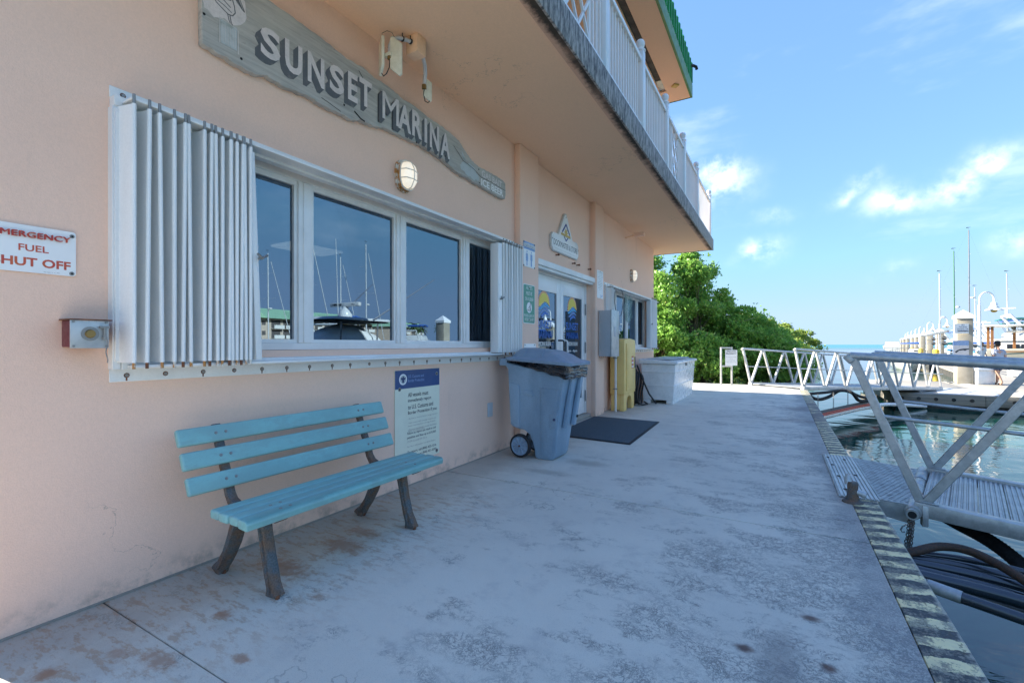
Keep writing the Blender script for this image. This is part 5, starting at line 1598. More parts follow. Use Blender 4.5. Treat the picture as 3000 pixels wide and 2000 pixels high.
fs = [(i * rows + r_, i * rows + r_ + 1, (i + 1) * rows + r_ + 1, (i + 1) * rows + r_) for i in range(len(path) - 1) for r_ in range(rows - 1)]
m = MB(); m.add(vs_, fs); m.build('rubbish_bag', MT['bag_black'], bi, smooth=True, angle=50)


# ------------------------------------------------------------------ truss gangways
def gangway(T, Ln, Wd, pan, first_up, rail_z, mat, tube_r, dsz, plank_w, mid_z, planks=True, over=.48):
    n = int(round(Ln / pan)); pan = Ln / n
    for side, y in ((0, 0.0), (1, Wd)):
        m = MB(); m.box((-.03, y - .05, -.055), (Ln, y + .05, .045)); m.build('bottom_chord', mat, T, bevel=.004, world=False)
        m = MB(); m.cyl((-over, y, rail_z), (Ln + .3, y, rail_z), tube_r, n=16); m.build('handrail', mat, T, smooth=True, world=False)
        m = MB(); m.cyl((-over * .55, y - .0, mid_z), (Ln + .1, y, mid_z), tube_r * .45, n=10); m.build('mid_rail', mat, T, smooth=True, world=False)
        segs = [((0.0, .045), (-over + .015, rail_z - tube_r * .4))]
        for k in range(n):
            x0 = k * pan
            segs.append(((x0 + .03, .045), (x0 + pan * .5 - .03, rail_z - tube_r * .6)))
            segs.append(((x0 + pan - .03, .045), (x0 + pan * .5 + .03, rail_z - tube_r * .6)))
        for (p, q) in segs:
            m = MB(); m.bar((p[0], y, p[1]), (q[0], y, q[1]), dsz * .8, dsz, up=(1, 0, 0)); m.build('diagonal', mat, T, bevel=.004, seg=1, world=False)
        for k in range(n + 1):
            xx = k * pan; m = MB(); m.box((max(xx - .10, -.03), y - .032, .0451), (min(xx + .10, Ln), y + .032, .056)); m.build('foot_plate', mat, T, bevel=.003, seg=1, world=False)
        m = MB(); m.bar((-over - .03, y, rail_z), (-over + .02, y, rail_z - .05), tube_r * 2.1, .05); m.build('rail_corner', mat, T, bevel=.008, world=False)
    # deck planks lie across, ribbed on top
    npk = int(Ln / plank_w); proto = None
    prof = []
    nr = 5
    for q in range(nr):
        x = q / nr * (plank_w - .006)
        w = (plank_w - .006) / nr
        prof += [(x, -.008), (x + w * .25, -.008), (x + w * .4, 0), (x + w * .85, 0)]
    prof += [(plank_w - .006, -.008), (plank_w - .006, -.028), (0, -.028)]
    m = MB(); m.prism(prof, (0, .051, .025), (1, 0, 0), (0, 0, 1), (0, 1, 0), Wd - .102)
    proto = m.build('deck_plank', MT['aluminium_plank'], T, world=False)
    for k in range(1, npk):
        c = proto.copy(); col.objects.link(c); c.location = (k * plank_w, 0, 0)
    m = MB()
    for k in range(0, int(Ln / 1.2) + 1): m.box((.1 + k * 1.2, .052, -.05), (.18 + k * 1.2, Wd - .052, -.004))
    m.build('cross_beam', mat, T, world=False)


gw = thing('gangway', 'near grey aluminium truss gangway sloping away from the quay edge at the right', 'gangway', (.90, 4.47, 0.0), (0, .055, R(-14.7)))
gangway(gw, 8.75, 1.33, 1.25, True, 1.085, MT['galvanised'], .031, .056, .155, .635)
# landing: ribbed plate on the quay, tread plate ramp, hinge barrels
lp = thing('landing_plate', 'ribbed metal landing plate and tread ramp hinged to the near gangway', 'ramp', (.55, 5.2, 0))
prof = []
for q in range(9):
    x = .415 + q * .0272
    prof += [(x, .009), (x + .004, .009), (x + .007, .016), (x + .022, .016), (x + .0245, .009)]
prof = [(.405, .003)] + [(.41, .013)] + prof + [(.665, .009), (.665, .003)]
m = MB(); m.prism(prof, (0, 4.46, 0), (1, 0, 0), (0, 0, 1), (0, 1, 0), 1.60); m.build('ribbed_plate', MT['aluminium_plank'], lp)
for (x, y) in ((.445, 5.9), (.455, 5.55), (.465, 5.1), (.47, 4.66), (.58, 5.85), (.6, 5.2), (.59, 4.6)):
    m = MB(); m.box((x - .012, y - .02, .0155), (x + .012, y + .02, .0185)); m.build('slot_screw', MT['rubber_matt'], lp)
m = MB(); m.prism([(.668, 4.50), (.86, 4.455), (1.165, 5.76), (.668, 6.02)], (0, 0, .006), (1, 0, 0), (0, 1, 0), (0, 0, 1), .006)
rp = m.build('tread_plate', MT['grate_metal'], lp)
# raised diamonds of the tread plate
m = MB(); rng_ = random.Random(5)
for i in range(12):
    for j in range(38):
        y = 4.52 + j * .040; x = .69 + i * .036 + (.018 if j % 2 else 0)
        xmax = .86 + (y - 4.455) * .234 - .02
        ymax = 6.02 - (x - .668) * .523 - .02
        if x > xmax or y > ymax: continue
        dx, dy = (.011, .013) if (i + j) % 2 else (-.011, .013)
        m.add([(x - dx, y - dy, .0122), (x + dy * .3, y - dx * .3, .0150), (x + dx, y + dy, .0122), (x - dy * .3, y + dx * .3, .0150)], [(0, 1, 2, 3)])
m.build('raised_treads', MT['grate_metal'], lp)['kind'] = 'stuff'
m = MB(); m.add([(.66, 4.495, .004), (.862, 4.45, .004), (.862, 4.45, -.13), (.66, 4.495, -.10), (.66, 4.505, .004), (.862, 4.46, .004), (.862, 4.46, -.13), (.66, 4.505, -.10)], [(0, 1, 2, 3), (7, 6, 5, 4), (0, 4, 5, 1), (1, 5, 6, 2), (2, 6, 7, 3), (3, 7, 4, 0)])
m.build('side_plate', MT['galvanised'], lp)
A, B = Vector((.845, 4.40, -.03)), Vector((1.20, 5.86, -.02)); D = (B - A)
for k in range(6):
    f0, f1 = k / 6 + .004, (k + 1) / 6 - .012
    m = MB(); p, q = A + D * f0, A + D * f1; r_ = .047 if k % 2 else .051
    m.tube([p, p + (q - p) * .02, q - (q - p) * .02, q], [r_ * .94, r_, r_, r_ * .94], 18); m.build('hinge_barrel', MT['galvanised'], lp, smooth=True)
m = MB(); dn = D.normalized(); m.tube([A - dn * .05, A - dn * .0], .038, 18); m.tube([B, B + dn * .05], .038, 18); m.build('hinge_pin', MT['galvanised'], lp, smooth=True)
m = MB(); m.tube([A - dn * .0515, A - dn * .050], .026, 14); m.build('pin_bore', MT['dark_hole'], lp)
m = MB(); m.box((.90, 4.405, -.12), (.935, 4.47, .03)); m.box((.862, 4.44, -.07), (.90, 4.455, -.01)); m.build('lug', MT['galvanised'], lp, bevel=.004)

# safety chain hanging from the hinge
ch = thing('safety_chain', 'bunch of rusty steel chain hanging from the near gangway hinge', 'chain', (.83, 4.36, -.08))
m = MB()


def chain(mb_, pts, ll=.030, r=.0036, w=.0085):
    d = 0; segs = []
    P_ = [Vector(p) for p in pts]
    L_ = sum((b - a).length for a, b in zip(P_[:-1], P_[1:])); n = int(L_ / (ll * .78))
    for k in range(n):
        s = k / n * L_; acc = 0
        for a, b in zip(P_[:-1], P_[1:]):
            l = (b - a).length
            if acc + l >= s: c = a + (b - a) * ((s - acc) / l); t_ = (b - a).normalized(); break
            acc += l
        o_ = t_.orthogonal().normalized()
        if k % 2: o_ = t_.cross(o_)
        ring_ = []
        for q in range(10):
            a_ = 2 * math.pi * q / 10
            ring_.append(c + t_ * (ll / 2 - r) * math.cos(a_) * 1.0 + o_ * w * math.sin(a_))
        mb_.tube(ring_, r, 5, closed=True)


for (dx, dy) in ((0, 0), (.012, .018), (-.012, .03), (.004, .045)):
    chain(m, [(.835 + dx, 4.36 + dy, -.07), (.822 + dx, 4.35 + dy, -.20), (.80 + dx * 1.6, 4.33 + dy, -.33), (.775 + dx, 4.29 + dy, -.46), (.755 + dx, 4.27 + dy, -.58)])
m.build('chain_strand', MT['rust_iron'], ch, smooth=True)
m = MB(); m.tube([(.80, 4.34, -.10), (.775, 4.335, -.12), (.765, 4.335, -.145), (.775, 4.335, -.16), (.79, 4.335, -.155)], .005, 6); m.build('hook', MT['screw_grey'], ch, smooth=True)

# rusted stub of an old rail bracket on the near corner of the plate
st = thing('rail_stub', 'rusted steel post stub with a bent silver strap beside the ribbed landing plate', 'post', (.49, 4.36, 0))
m = MB(); m.lathe([(.070, 0), (.066, .012), (.045, .022), (.038, .05), (.034, .10), (.036, .14), (.030, .155)], (.485, 4.36, 0), 'Z', 12); m.build('stub', MT['rust_iron'], st, smooth=True)
m = MB(); m.tube([(.462, 4.375, .13), (.457, 4.385, .165), (.459, 4.39, .19), (.466, 4.39, .20)], [.028, .025, .020, .014], 10); m.build('cap', MT['steel_plate'], st, smooth=True)
m = MB(); m.cyl((.50, 4.36, .085), (.565, 4.34, .07), .023, n=10); m.build('strap', MT['steel_plate'], st, smooth=True)


# ------------------------------------------------------------------ hoses over the water by the near corner
def bez(pts, n=24):
    """smooth curve through points (Catmull-Rom)"""
    P_ = [Vector(p) for p in pts]; P_ = [P_[0] * 2 - P_[1]] + P_ + [P_[-1] * 2 - P_[-2]]
    out = []
    for i in range(1, len(P_) - 2):
        for k in range(n):
            t_ = k / n
            a, b, c, d = P_[i - 1], P_[i], P_[i + 1], P_[i + 2]
            out.append(.5 * ((2 * b) + (c - a) * t_ + (2 * a - 5 * b + 4 * c - d) * t_ * t_ + (-a + 3 * b - 3 * c + d) * t_ ** 3))
    out.append(P_[-2]); return out


HB = [  # start y, start z, y and z at x=1.3, radius
    (3.95, -.16, 3.96, -.17, .020), (3.88, -.17, 3.88, -.20, .028), (3.79, -.17, 3.72, -.19, .030), (3.70, -.18, 3.63, -.22, .030), (3.60, -.17, 3.49, -.19, .034), (3.84, -.22, 3.78, -.25, .026), (3.66, -.23, 3.55, -.26, .028)]
for i, (ya, za, yb, zb, r_) in enumerate(HB):
    t = thing('fuel_hose', ['thin black hose at the back of the hose bundle over the water', 'second black hose from the back of the bundle at the quay edge', 'glossy thick black hose in the middle of the bundle', 'glossy black hose in front of the middle of the bundle', 'thickest glossy black hose at the front of the bundle',
                            'black hose lying under the rear of the bundle', 'black hose lying under the front of the bundle'][i], 'hose', (.5, ya, za), group='black hoses over the water by the quay corner')
    m = MB(); m.tube(bez([(.45, ya + .02, za + .0), (.75, ya, za), (1.3, yb, zb), (2.4, yb - .28, zb - .14), (4.5, yb - .9, zb - .28)], 10), r_, 12); m.build('hose', MT['hose_blue_black'], t, smooth=True)
# ribbed grey hose with its steel coupling
t = thing('ribbed_hose', 'ribbed dark grey hose with a steel cam coupling in front of the bundle', 'hose', (.7, 3.45, -.17))
pts = bez([(.80, 3.385, -.155), (1.05, 3.29, -.17), (1.35, 3.20, -.20), (2.2, 3.0, -.3), (4.4, 2.5, -.55)], 60)
rs = [.030 + .0016 * (1 if (i // 1) % 2 else -1) for i in range(len(pts))]
m = MB(); m.tube(pts, rs, 12); m.build('hose', MT['hose_blue_black'], t, smooth=True, angle=80)
m = MB(); m.tube([(.725, 3.425, -.15), (.77, 3.40, -.152), (.85, 3.367, -.158)], .034, 14); m.build('sleeve', MT['galvanised'], t, smooth=True)
m = MB()
for q in range(3): m.lathe([(.027, -.005), (.031, 0), (.027, .005)], (.700 + q * .012, 3.437 - q * .005, -.148), 'X', 14)
m.tube([(.64, 3.47, -.145), (.69, 3.445, -.147)], .036, 12); m.build('cam_coupling', MT['steel_plate'], t, smooth=True)
m = MB(); m.tube([(.655, 3.46, -.105), (.665, 3.455, -.15), (.655, 3.44, -.20)], .008, 6); m.tube([(.66, 3.425, -.11), (.672, 3.42, -.15), (.665, 3.41, -.19)], .008, 6); m.build('cam_lever', MT['rust_iron'], t, smooth=True)
# brown braided hose arching over the bundle
t = thing('braided_hose', 'brown braided hose arching over the black hose bundle', 'hose', (.72, 3.78, -.12))
pts = bez([(.62, 3.80, -.16), (.74, 3.83, -.115), (.90, 3.93, -.085), (1.05, 3.88, -.08), (1.20, 3.62, -.12), (1.35, 3.30, -.25), (1.5, 2.9, -.5)], 40)
rs = [.0255 + .0012 * (1 if i % 2 else -1) for i in range(len(pts))]
m = MB(); m.tube(pts, rs, 12); m.build('hose', MT['hose_brown'], t, smooth=True, angle=80)
# fat black corrugated duct slung under the gangway
t = thing('corrugated_duct', 'fat black corrugated hose slung under the near gangway down to the water', 'hose', (1.0, 4.9, -.1))
pts = bez([(.60, 5.35, -.25), (.80, 5.25, -.13), (1.02, 5.10, -.14), (1.20, 4.92, -.20), (1.36, 4.55, -.24), (1.52, 4.05, -.40), (1.75, 3.4, -.65), (2.1, 2.6, -.9)], 34)
rs = [.046 + .0035 * (1 if i % 2 else -1) for i in range(len(pts))]
m = MB(); m.tube(pts, rs, 12); m.build('hose', MT['corrugated'], t, smooth=True, angle=80)

# ------------------------------------------------------------------ far gangway
gf = thing('gangway', 'far sunlit aluminium truss gangway leading down to the floating dock', 'gangway', (.55, 14.69, .03), (0, .047, R(59.4)))
gangway(gf, 8.95, 1.5, 1.12, True, 1.03, MT['aluminium_dull'], .030, .062, .30, .52, over=.42)
t = thing('hose_tray', 'white pipe tray with red and black hoses hung on chains below the far gangway', 'pipe', (1.2, 13.0, -.7))
tray = [(.66, 13.8, -.64), (.98, 14.4, -.60), (2.0, 16.5, -.56), (2.5, 17.5, -.58)]
m = MB(); m.tube(bez([(a, b, c - .06) for a, b, c in tray], 6), .075, 12); m.build('white_pipe', MT['dockbox_white'], t, smooth=True)
m = MB(); m.tube(bez([(a + .02, b - .02, c + .03) for a, b, c in tray], 6), .028, 8); m.tube(bez([(a + .06, b - .06, c + .0) for a, b, c in tray], 6), .02, 8); m.build('red_hose', MT['print_red'], t, smooth=True)
m = MB(); m.tube(bez([(a, b + .03, c + .07) for a, b, c in tray], 6), .034, 8); m.tube(bez([(a + .03, b, c + .05) for a, b, c in tray], 6), .024, 8); m.build('black_hose', MT['rubber_black'], t, smooth=True)
m = MB(); m.tube(bez([(2.45, 17.4, -.62), (2.9, 18.3, -.66), (3.5, 19.4, -.76), (4.2, 20.2, -.85)], 10), .06, 10); m.build('white_pipe', MT['dockbox_white'], t, smooth=True)
m = MB()
for (x, y, z) in ((.86, 14.2, -.66), (1.25, 14.95, -.64), (1.65, 15.8, -.62), (2.2, 16.9, -.62)):
    m = MB(); chain(m, [(x, y, z), (x, y + .03, -.05)], .05, .005, .014); m.build('hanging_chain', MT['screw_grey'], t)
t = thing('duct_loop', 'black ribbed duct looping under the start of the far gangway', 'hose', (1.0, 14.2, -.3))
m = MB(); pts = bez([(.60, 14.8, -.12), (.9, 15.2, -.30), (1.2, 15.8, -.28), (1.5, 16.2, -.12), (1.75, 16.0, -.14), (1.95, 16.3, -.38), (2.2, 16.7, -.42)], 10)
m.tube(pts, .045, 10); m.build('duct', MT['corrugated'], t, smooth=True)
m = MB(); m.tube(bez([(.60, 14.6, -.12), (1.1, 15.4, -.12), (1.6, 16.0, -.10), (2.0, 16.4, -.28), (2.25, 16.8, -.36)], 10), .04, 8); m.build('duct', MT['corrugated'], t, smooth=True)
m = MB(); m.lathe([(.03, -.10), (.07, -.07), (.09, 0), (.07, .07), (.03, .10)], (2.25, 16.8, -.36), 'Z', 10); m.build('coupling', MT['brass'], t, smooth=True)

# private property sign on two posts
t = thing('property_sign', 'white PRIVATE PROPERTY sign on a metal frame at the end of the walkway', 'sign', (-1.35, 15.2, 0))
ux = Vector((.93, .37, 0)).normalized(); nn_ = Vector((ux.y, -ux.x, 0))
o_ = Vector((-1.50, 15.05, 0))
for k, q in enumerate((0, .30)):
    m = MB(); m.bar(o_ + ux * q, o_ + ux * q + ZU * 1.12, .05, .05, up=(1, 0, 0)); m.build('post', MT['aluminium_dull'], t, bevel=.003)
m = MB(); m.bar(o_ + ux * .025 + ZU * 1.10, o_ + ux * .275 + ZU * 1.10, .04, .045); m.build('cross_bar', MT['aluminium_dull'], t, bevel=.003)
m = MB(); m.bar(o_ + ux * .025 + ZU * .56, o_ + ux * .275 + ZU * .56, .04, .045); m.build('cross_bar', MT['aluminium_dull'], t, bevel=.003)
m = MB(); c = o_ + ux * .11 + nn_ * .03 + ZU * .58
m.prism([(0, 0), (.335, 0), (.335, .46), (0, .46)], c, ux, ZU, nn_, .004); m.build('plate', MT['sign_white'], t)
e = MB(); c2 = c + nn_ * .0048
text(e, 'PRIVATE', c2 + ux * .167 + ZU * .395, ux, ZU, w=.25, h=.045, bold=.02); text(e, 'PROPERTY', c2 + ux * .167 + ZU * .330, ux, ZU, w=.29, h=.045, bold=.02)
for k, (s, w_) in enumerate((('marina tenants and guests', .28), ('only', .08), ('no trespassing', .2), ('violators will be prosecuted', .28))): text(e, s, c2 + ux * .167 + ZU * (.24 - k * .05), ux, ZU, w=w_, h=.018)
e.build('lettering', MT['print_dark'], t)
# ------------------------------------------------------------------ floating dock
DZ = -.44
fd = thing('floating_dock', 'pale sunlit floating concrete dock with timber edge boards and round bolt heads', 'dock', (8, 24, DZ))
m = MB(); m.box((3.45, 20.42, -1.15), (14.5, 27.4, DZ - .09))
pd = Vector((.145, .989, 0)).normalized()      # heading of the long pier
pu = Vector((pd.y, -pd.x, 0))
PO = Vector((7.55, 26.2, 0))


def pier_pt(s, w, z): p = PO + pd * s + pu * w; return (p.x, p.y, z)


m.add([pier_pt(1, 0, -1.15), pier_pt(1, 3.2, -1.15), pier_pt(118, 3.2, -1.15), pier_pt(118, 0, -1.15), pier_pt(1, 0, DZ - .09), pier_pt(1, 3.2, DZ - .09), pier_pt(118, 3.2, DZ - .09), pier_pt(118, 0, DZ - .09)],
      [(0, 3, 2, 1), (4, 5, 6, 7), (0, 1, 5, 4), (1, 2, 6, 5), (2, 3, 7, 6), (3, 0, 4, 7)])
m.build('float', MT['float_dark'], fd)
for k in range(4):
    m = MB(); x0 = 3.4 + k * 2.8; m.box((x0 + .006, 20.4, DZ - .09), (x0 + 2.794, 27.42, DZ)); m.build('deck_slab', MT['dock_concrete'], fd, bevel=.01)
for k in range(22):
    s0 = 1.3 + k * 5.3
    a = [pier_pt(s0, -.02, DZ - .09), pier_pt(s0, 3.22, DZ - .09), pier_pt(s0 + 5.28, 3.22, DZ - .09), pier_pt(s0 + 5.28, -.02, DZ - .09)]
    m = MB(); m.add(a + [(p[0], p[1], DZ + .001) for p in a], [(0, 3, 2, 1), (4, 5, 6, 7), (0, 1, 5, 4), (1, 2, 6, 5), (2, 3, 7, 6), (3, 0, 4, 7)]); m.build('deck_slab', MT['dock_concrete'], fd)
# timber walers on the near face with bolt rounds
x0 = 3.4
for k in range(4):
    L_ = (2.3, 2.9, 2.9, 2.9)[k]
    m = MB(); m.box((x0 + .005, 20.33, DZ - .345), (x0 + L_ - .005, 20.399, DZ - .012)); wo = m.build('waler', MT['waler_wood'], fd, bevel=.008)
    q = x0 + .22
    while q < x0 + L_ - .1:
        b = MB(); b.cyl((q, 20.329, DZ - .17), (q, 20.318, DZ - .17), .058, .054, 12); bo_ = b.build('bolt_pocket', MT['float_dark'], wo)
        q += .44
    x0 += L_
m = MB(); m.box((3.33, 20.4, DZ - .34), (3.398, 27.3, DZ - .012)); m.build('waler', MT['waler_wood'], fd, bevel=.008)
m = MB(); m.add([(4.6, 20.5, DZ + .004), (6.1, 20.5, DZ + .004), (6.6, 23.0, DZ + .012), (5.1, 23.4, DZ + .012)], [(0, 1, 2, 3)]); m.build('wear_plate', MT['aluminium_dull'], fd)
m = MB(); m.box((6.55, 20.45, DZ + .0005), (6.85, 27.38, DZ + .004)); m.build('hatch_strip', MT['letter_grey_light'], fd)
for (x, y) in ((6.25, 26.1), (7.15, 26.15), (9.5, 20.7), (4.2, 20.7)):
    m = MB(); m.tube([(x - .13, y, DZ + .07), (x - .05, y, DZ + .055), (x + .05, y, DZ + .055), (x + .13, y, DZ + .07)], [.012, .018, .018, .012], 8); m.box((x - .05, y - .02, DZ), (x + .05, y + .02, DZ + .05)); m.build('cleat', MT['screw_grey'], fd)

# second floating dock, out of the frame at the right, where the near gangway lands
fd2 = thing('floating_dock', 'floating concrete dock at the outer end of the near gangway', 'dock', (11, 5, DZ))
m = MB(); m.box((9.2, -14, -1.15), (11.6, 20.3, DZ - .09)); m.build('float', MT['float_dark'], fd2)
for k in range(7):
    m = MB(); m.box((9.15, -14 + k * 4.9 + .01, DZ - .09), (11.65, -14 + (k + 1) * 4.9 - .01, DZ)); m.build('deck_slab', MT['dock_concrete'], fd2)

# ------------------------------------------------------------------ square piles with white pointed caps
PILES = [(6.70, 26.38), (12.30, 54.5), (13.82, 64.8), (15.49, 75.8), (17.46, 88.5), (18.90, 98.4), (21.0, 113.2), (23.0, 127.0), (24.5, 137.8)]
PL = ['big concrete pile with white pointed cap carrying two signs on the near dock'] + ['concrete dock pile with white cap, %s beyond the one with signs' % w for w in ('first', 'second', 'third', 'fourth', 'fifth', 'sixth', 'seventh', 'last')]
pile = thing('dock_pile', PL[0], 'pile', (6.70, 26.38, 0), group='capped piles along the long pier')
m = MB(); m.box((6.45, 26.13, -2.6), (6.95, 26.63, 2.28)); m.build('shaft', MT['pile_concrete'], pile, bevel=.025, seg=2)
m = MB(); m.box((6.42, 26.10, 2.2805), (6.98, 26.66, 2.40)); m.add([(6.42, 26.10, 2.4005), (6.98, 26.10, 2.4005), (6.98, 26.66, 2.4005), (6.42, 26.66, 2.4005), (6.70, 26.38, 2.66)], [(0, 1, 4), (1, 2, 4), (2, 3, 4), (3, 0, 4), (3, 2, 1, 0)]); m.build('cap', MT['white_paint'], pile)
for i, (x, y) in enumerate(PILES[1:]):
    c = copy_tree(pile); c.location = (x, y, 0); c['label'] = PL[i + 1]
for i, (x, y) in enumerate([(9.4, -3), (9.4, 8.5), (9.4, 18.5)]):
    c = copy_tree(pile); c.location = (9.0, y, 0); c['label'] = ['concrete pile beside the outer dock behind the camera', 'concrete pile beside the middle of the outer dock', 'concrete pile where the outer dock meets the sunlit dock'][i]; c['group'] = 'piles along the outer dock'

# signs fixed to the big pile, facing the walkway
su = Vector((math.cos(R(YAW - 4)), math.sin(R(YAW - 4)), 0)); sn = Vector((su.y, -su.x, 0))
so_ = Vector((6.55, 26.08, 0)) + sn * .06


def pile_sign(name, label, w, z0, h, mat, off=0.0):
    t_ = thing(name, label, 'sign', (so_.x, so_.y, z0))
    o2 = so_ + su * off + ZU * z0
    mm = MB(); mm.prism([(-w / 2, 0), (w / 2, 0), (w / 2, h), (-w / 2, h)], o2, su, ZU, sn, .01); mm.build('plate', mat, t_)
    return t_, o2 + sn * .0115


t, o2 = pile_sign('fishing_sign', 'white NO FISHING DIVING OR SWIMMING sign high on the big pile', .66, 1.66, .40, MT['sign_white'], .03)
e = MB()
for k, (s, w_) in enumerate((('NO', .12), ('FISHING', .32), ('DIVING OR', .42), ('SWIMMING', .42))): text(e, s, o2 + ZU * (.32 - k * .083), su, ZU, w=w_, h=.052, bold=.01)
e.build('lettering', MT['seal_blue'], t)
t, o2 = pile_sign('poster_sign', 'grey poster sign with blue header and a dark picture on the big pile', .76, .70, .66, MT['sign_lightblue'], .02)
e = MB(); e.prism([(-.375, .005), (.375, .005), (.375, .47), (-.375, .47)], o2 - sn * .001, su, ZU, sn, .001); e.build('grey_field', MT['letter_white'], t)
e = MB(); text(e, 'MONOFILAMENT RECYCLING', o2 + ZU * .565, su, ZU, w=.64, h=.035); text(e, 'keep line out of the water', o2 + ZU * .50, su, ZU, w=.5, h=.025); e.build('header_lettering', MT['sign_white'], t)
e = MB(); pic = [(-.30, .17), (-.24, .155), (-.20, .20), (-.14, .245), (.02, .27), (.06, .25), (.10, .245), (.13, .27), (.27, .31), (.26, .345), (.20, .335), (.05, .335), (-.10, .315), (-.20, .27), (-.30, .21)]
e.add([o2 + sn * .001 + su * a + ZU * b for a, b in pic], [tuple(range(len(pic)))]); e.build('dark_picture', MT['print_dark'], t)
e = MB(); text(e, 'thank you for helping keep the marina clean', o2 + sn * .001 + ZU * .05, su, ZU, w=.55, h=.022); e.build('small_lettering', MT['print_dark'], t)

# ------------------------------------------------------------------ gooseneck dock lamps
LAMPS = [(7.85, 28.75), (12.06, 53.4), (13.66, 64.9), (16.1, 80.3), (17.8, 91.2), (19.58, 103.1), (21.1, 113.9), (23.25, 127.5)]
la = thing('dock_lamp', 'tall white gooseneck dock lamp nearest the big pile', 'lamp', (0, 0, DZ), group='white gooseneck lamps along the pier')
hd = Vector((math.cos(R(YAW)), math.sin(R(YAW)), 0))
m = MB(); m.cyl((0, 0, DZ), (0, 0, 2.15), .085, .075, 12); m.cyl((0, 0, 2.15), (0, 0, 3.0), .055, .05, 12); m.box((-.14, -.14, DZ), (.14, .14, DZ + .05)); m.build('pole', MT['white_paint'], la, smooth=True)
m = MB(); arc = [Vector((0, 0, 3.0))] + [hd * (.33 - .33 * math.cos(a)) + ZU * (3.24 + .33 * math.sin(a)) for a in np.linspace(0, math.pi, 14)] + [hd * .66 + ZU * 3.10]
m.tube(arc, .034, 10); m.build('arm', MT['white_paint'], la, smooth=True)
c = hd * .66
m = MB(); m.lathe([(.035, 3.12), (.09, 3.10), (.115, 3.02), (.125, 2.93), (.16, 2.915), (.165, 2.88), (.125, 2.87), (.19, 2.84), (.31, 2.765), (.32, 2.75), (.18, 2.80), (.05, 2.82)], (c.x, c.y, 0), 'Z', 22); m.build('lamp_shade', MT['white_paint'], la, smooth=True)
m = MB(); m.lathe([(.04, 2.80), (.10, 2.775), (.115, 2.74), (.10, 2.69), (.055, 2.655), (.001, 2.645)], (c.x, c.y, 0), 'Z', 16); m.build('bulb_globe', MT['gold'], la, smooth=True)
LL = ['first', 'second', 'third', 'fourth', 'fifth', 'sixth', 'last']
for i, (x, y) in enumerate(LAMPS):
    if i == 0: la.location = (x, y, DZ)
    else:
        cc_ = copy_tree(la); cc_.location = (x, y, DZ); cc_['label'] = 'white gooseneck dock lamp, %s beyond the nearest lamp down the pier' % LL[i - 1]

# dock furniture
t = thing('dock_box', 'small white dock box on the floating dock beside the big pile', 'dock box', (7.25, 26.3, DZ))
m = MB(); o2 = Vector((7.05, 26.0, 0))
U2, V2 = su, Vector((-su.y, su.x, 0))
m.prism([(0.03, 0.03), (.70, .03), (.70, .5), (.03, .5)], o2 + ZU * DZ, U2, V2, ZU, .56); m.build('tub', MT['dockbox_white'], t, bevel=.03, seg=2)
m = MB(); m.prism([(0, 0), (.73, 0), (.73, .53), (0, .53)], o2 + ZU * (DZ + .561), U2, V2, ZU, .10); m.build('lid', MT['dockbox_white'], t, bevel=.03, seg=2)
t = thing('dock_box', 'low white storage locker on the pier deck behind the walking person', 'dock box', (11.0, 33.5, DZ))
m = MB(); m.box((10.3, 33.2, DZ), (11.6, 33.9, DZ + .6)); m.build('tub', MT['dockbox_white'], t, bevel=.03); m = MB(); m.box((10.25, 33.15, DZ + .601), (11.65, 33.95, DZ + .7)); m.build('lid', MT['white_paint'], t, bevel=.03)
for i, (x, y, lb) in enumerate(((11.6, 52.4, 'yellow dock bumper post beside the white cruiser left of the pier'), (15.3, 80.0, 'small yellow bumper post farther along the pier'), (13.4, 66.2, 'yellow bumper post between two far piles'))):
    t = thing('bumper_post', lb, 'bumper', (x, y, -.9), group='yellow bumper posts')
    m = MB(); m.cyl((x, y, -.9), (x, y, .75), .22, n=10); m.build('post', MT['yellow_post'], t, smooth=True); m = MB(); m.cyl((x, y, .751), (x, y, .80), .235, .12, n=10); m.build('cap', MT['yellow_post'], t)
# swing arm gate on the big pile
t = thing('hose_boom', 'dark metal boom with pulleys reaching from the big pile to the next post', 'boom', (6.5, 27.5, 1.8))
m = MB(); p0 = Vector((6.35, 26.9, 1.78)); p1 = Vector((8.35, 40.0, 1.78)); m.bar(p0, p1, .07, .09); m.build('beam', MT['mast_grey'], t)
m = MB(); m.cyl(p0 - ZU * .28, p1 - ZU * .28, .02, n=6); m.cyl(p0 - ZU * .52, p1 - ZU * .52, .02, n=6); m.cyl(p0 - ZU * .55 + (p1 - p0) * .3, p0 + (p1 - p0) * .3, .02, n=6); m.build('rod', MT['mast_grey'], t)
m = MB()
for f in (.12, .55):
    for z in (.28, .52): m.lathe([(.04, -.07), (.09, -.04), (.09, .04), (.04, .07)], p0 + (p1 - p0) * f - ZU * z, 'Y', 8)
m.build('pulley', MT['rubber_black'], t)


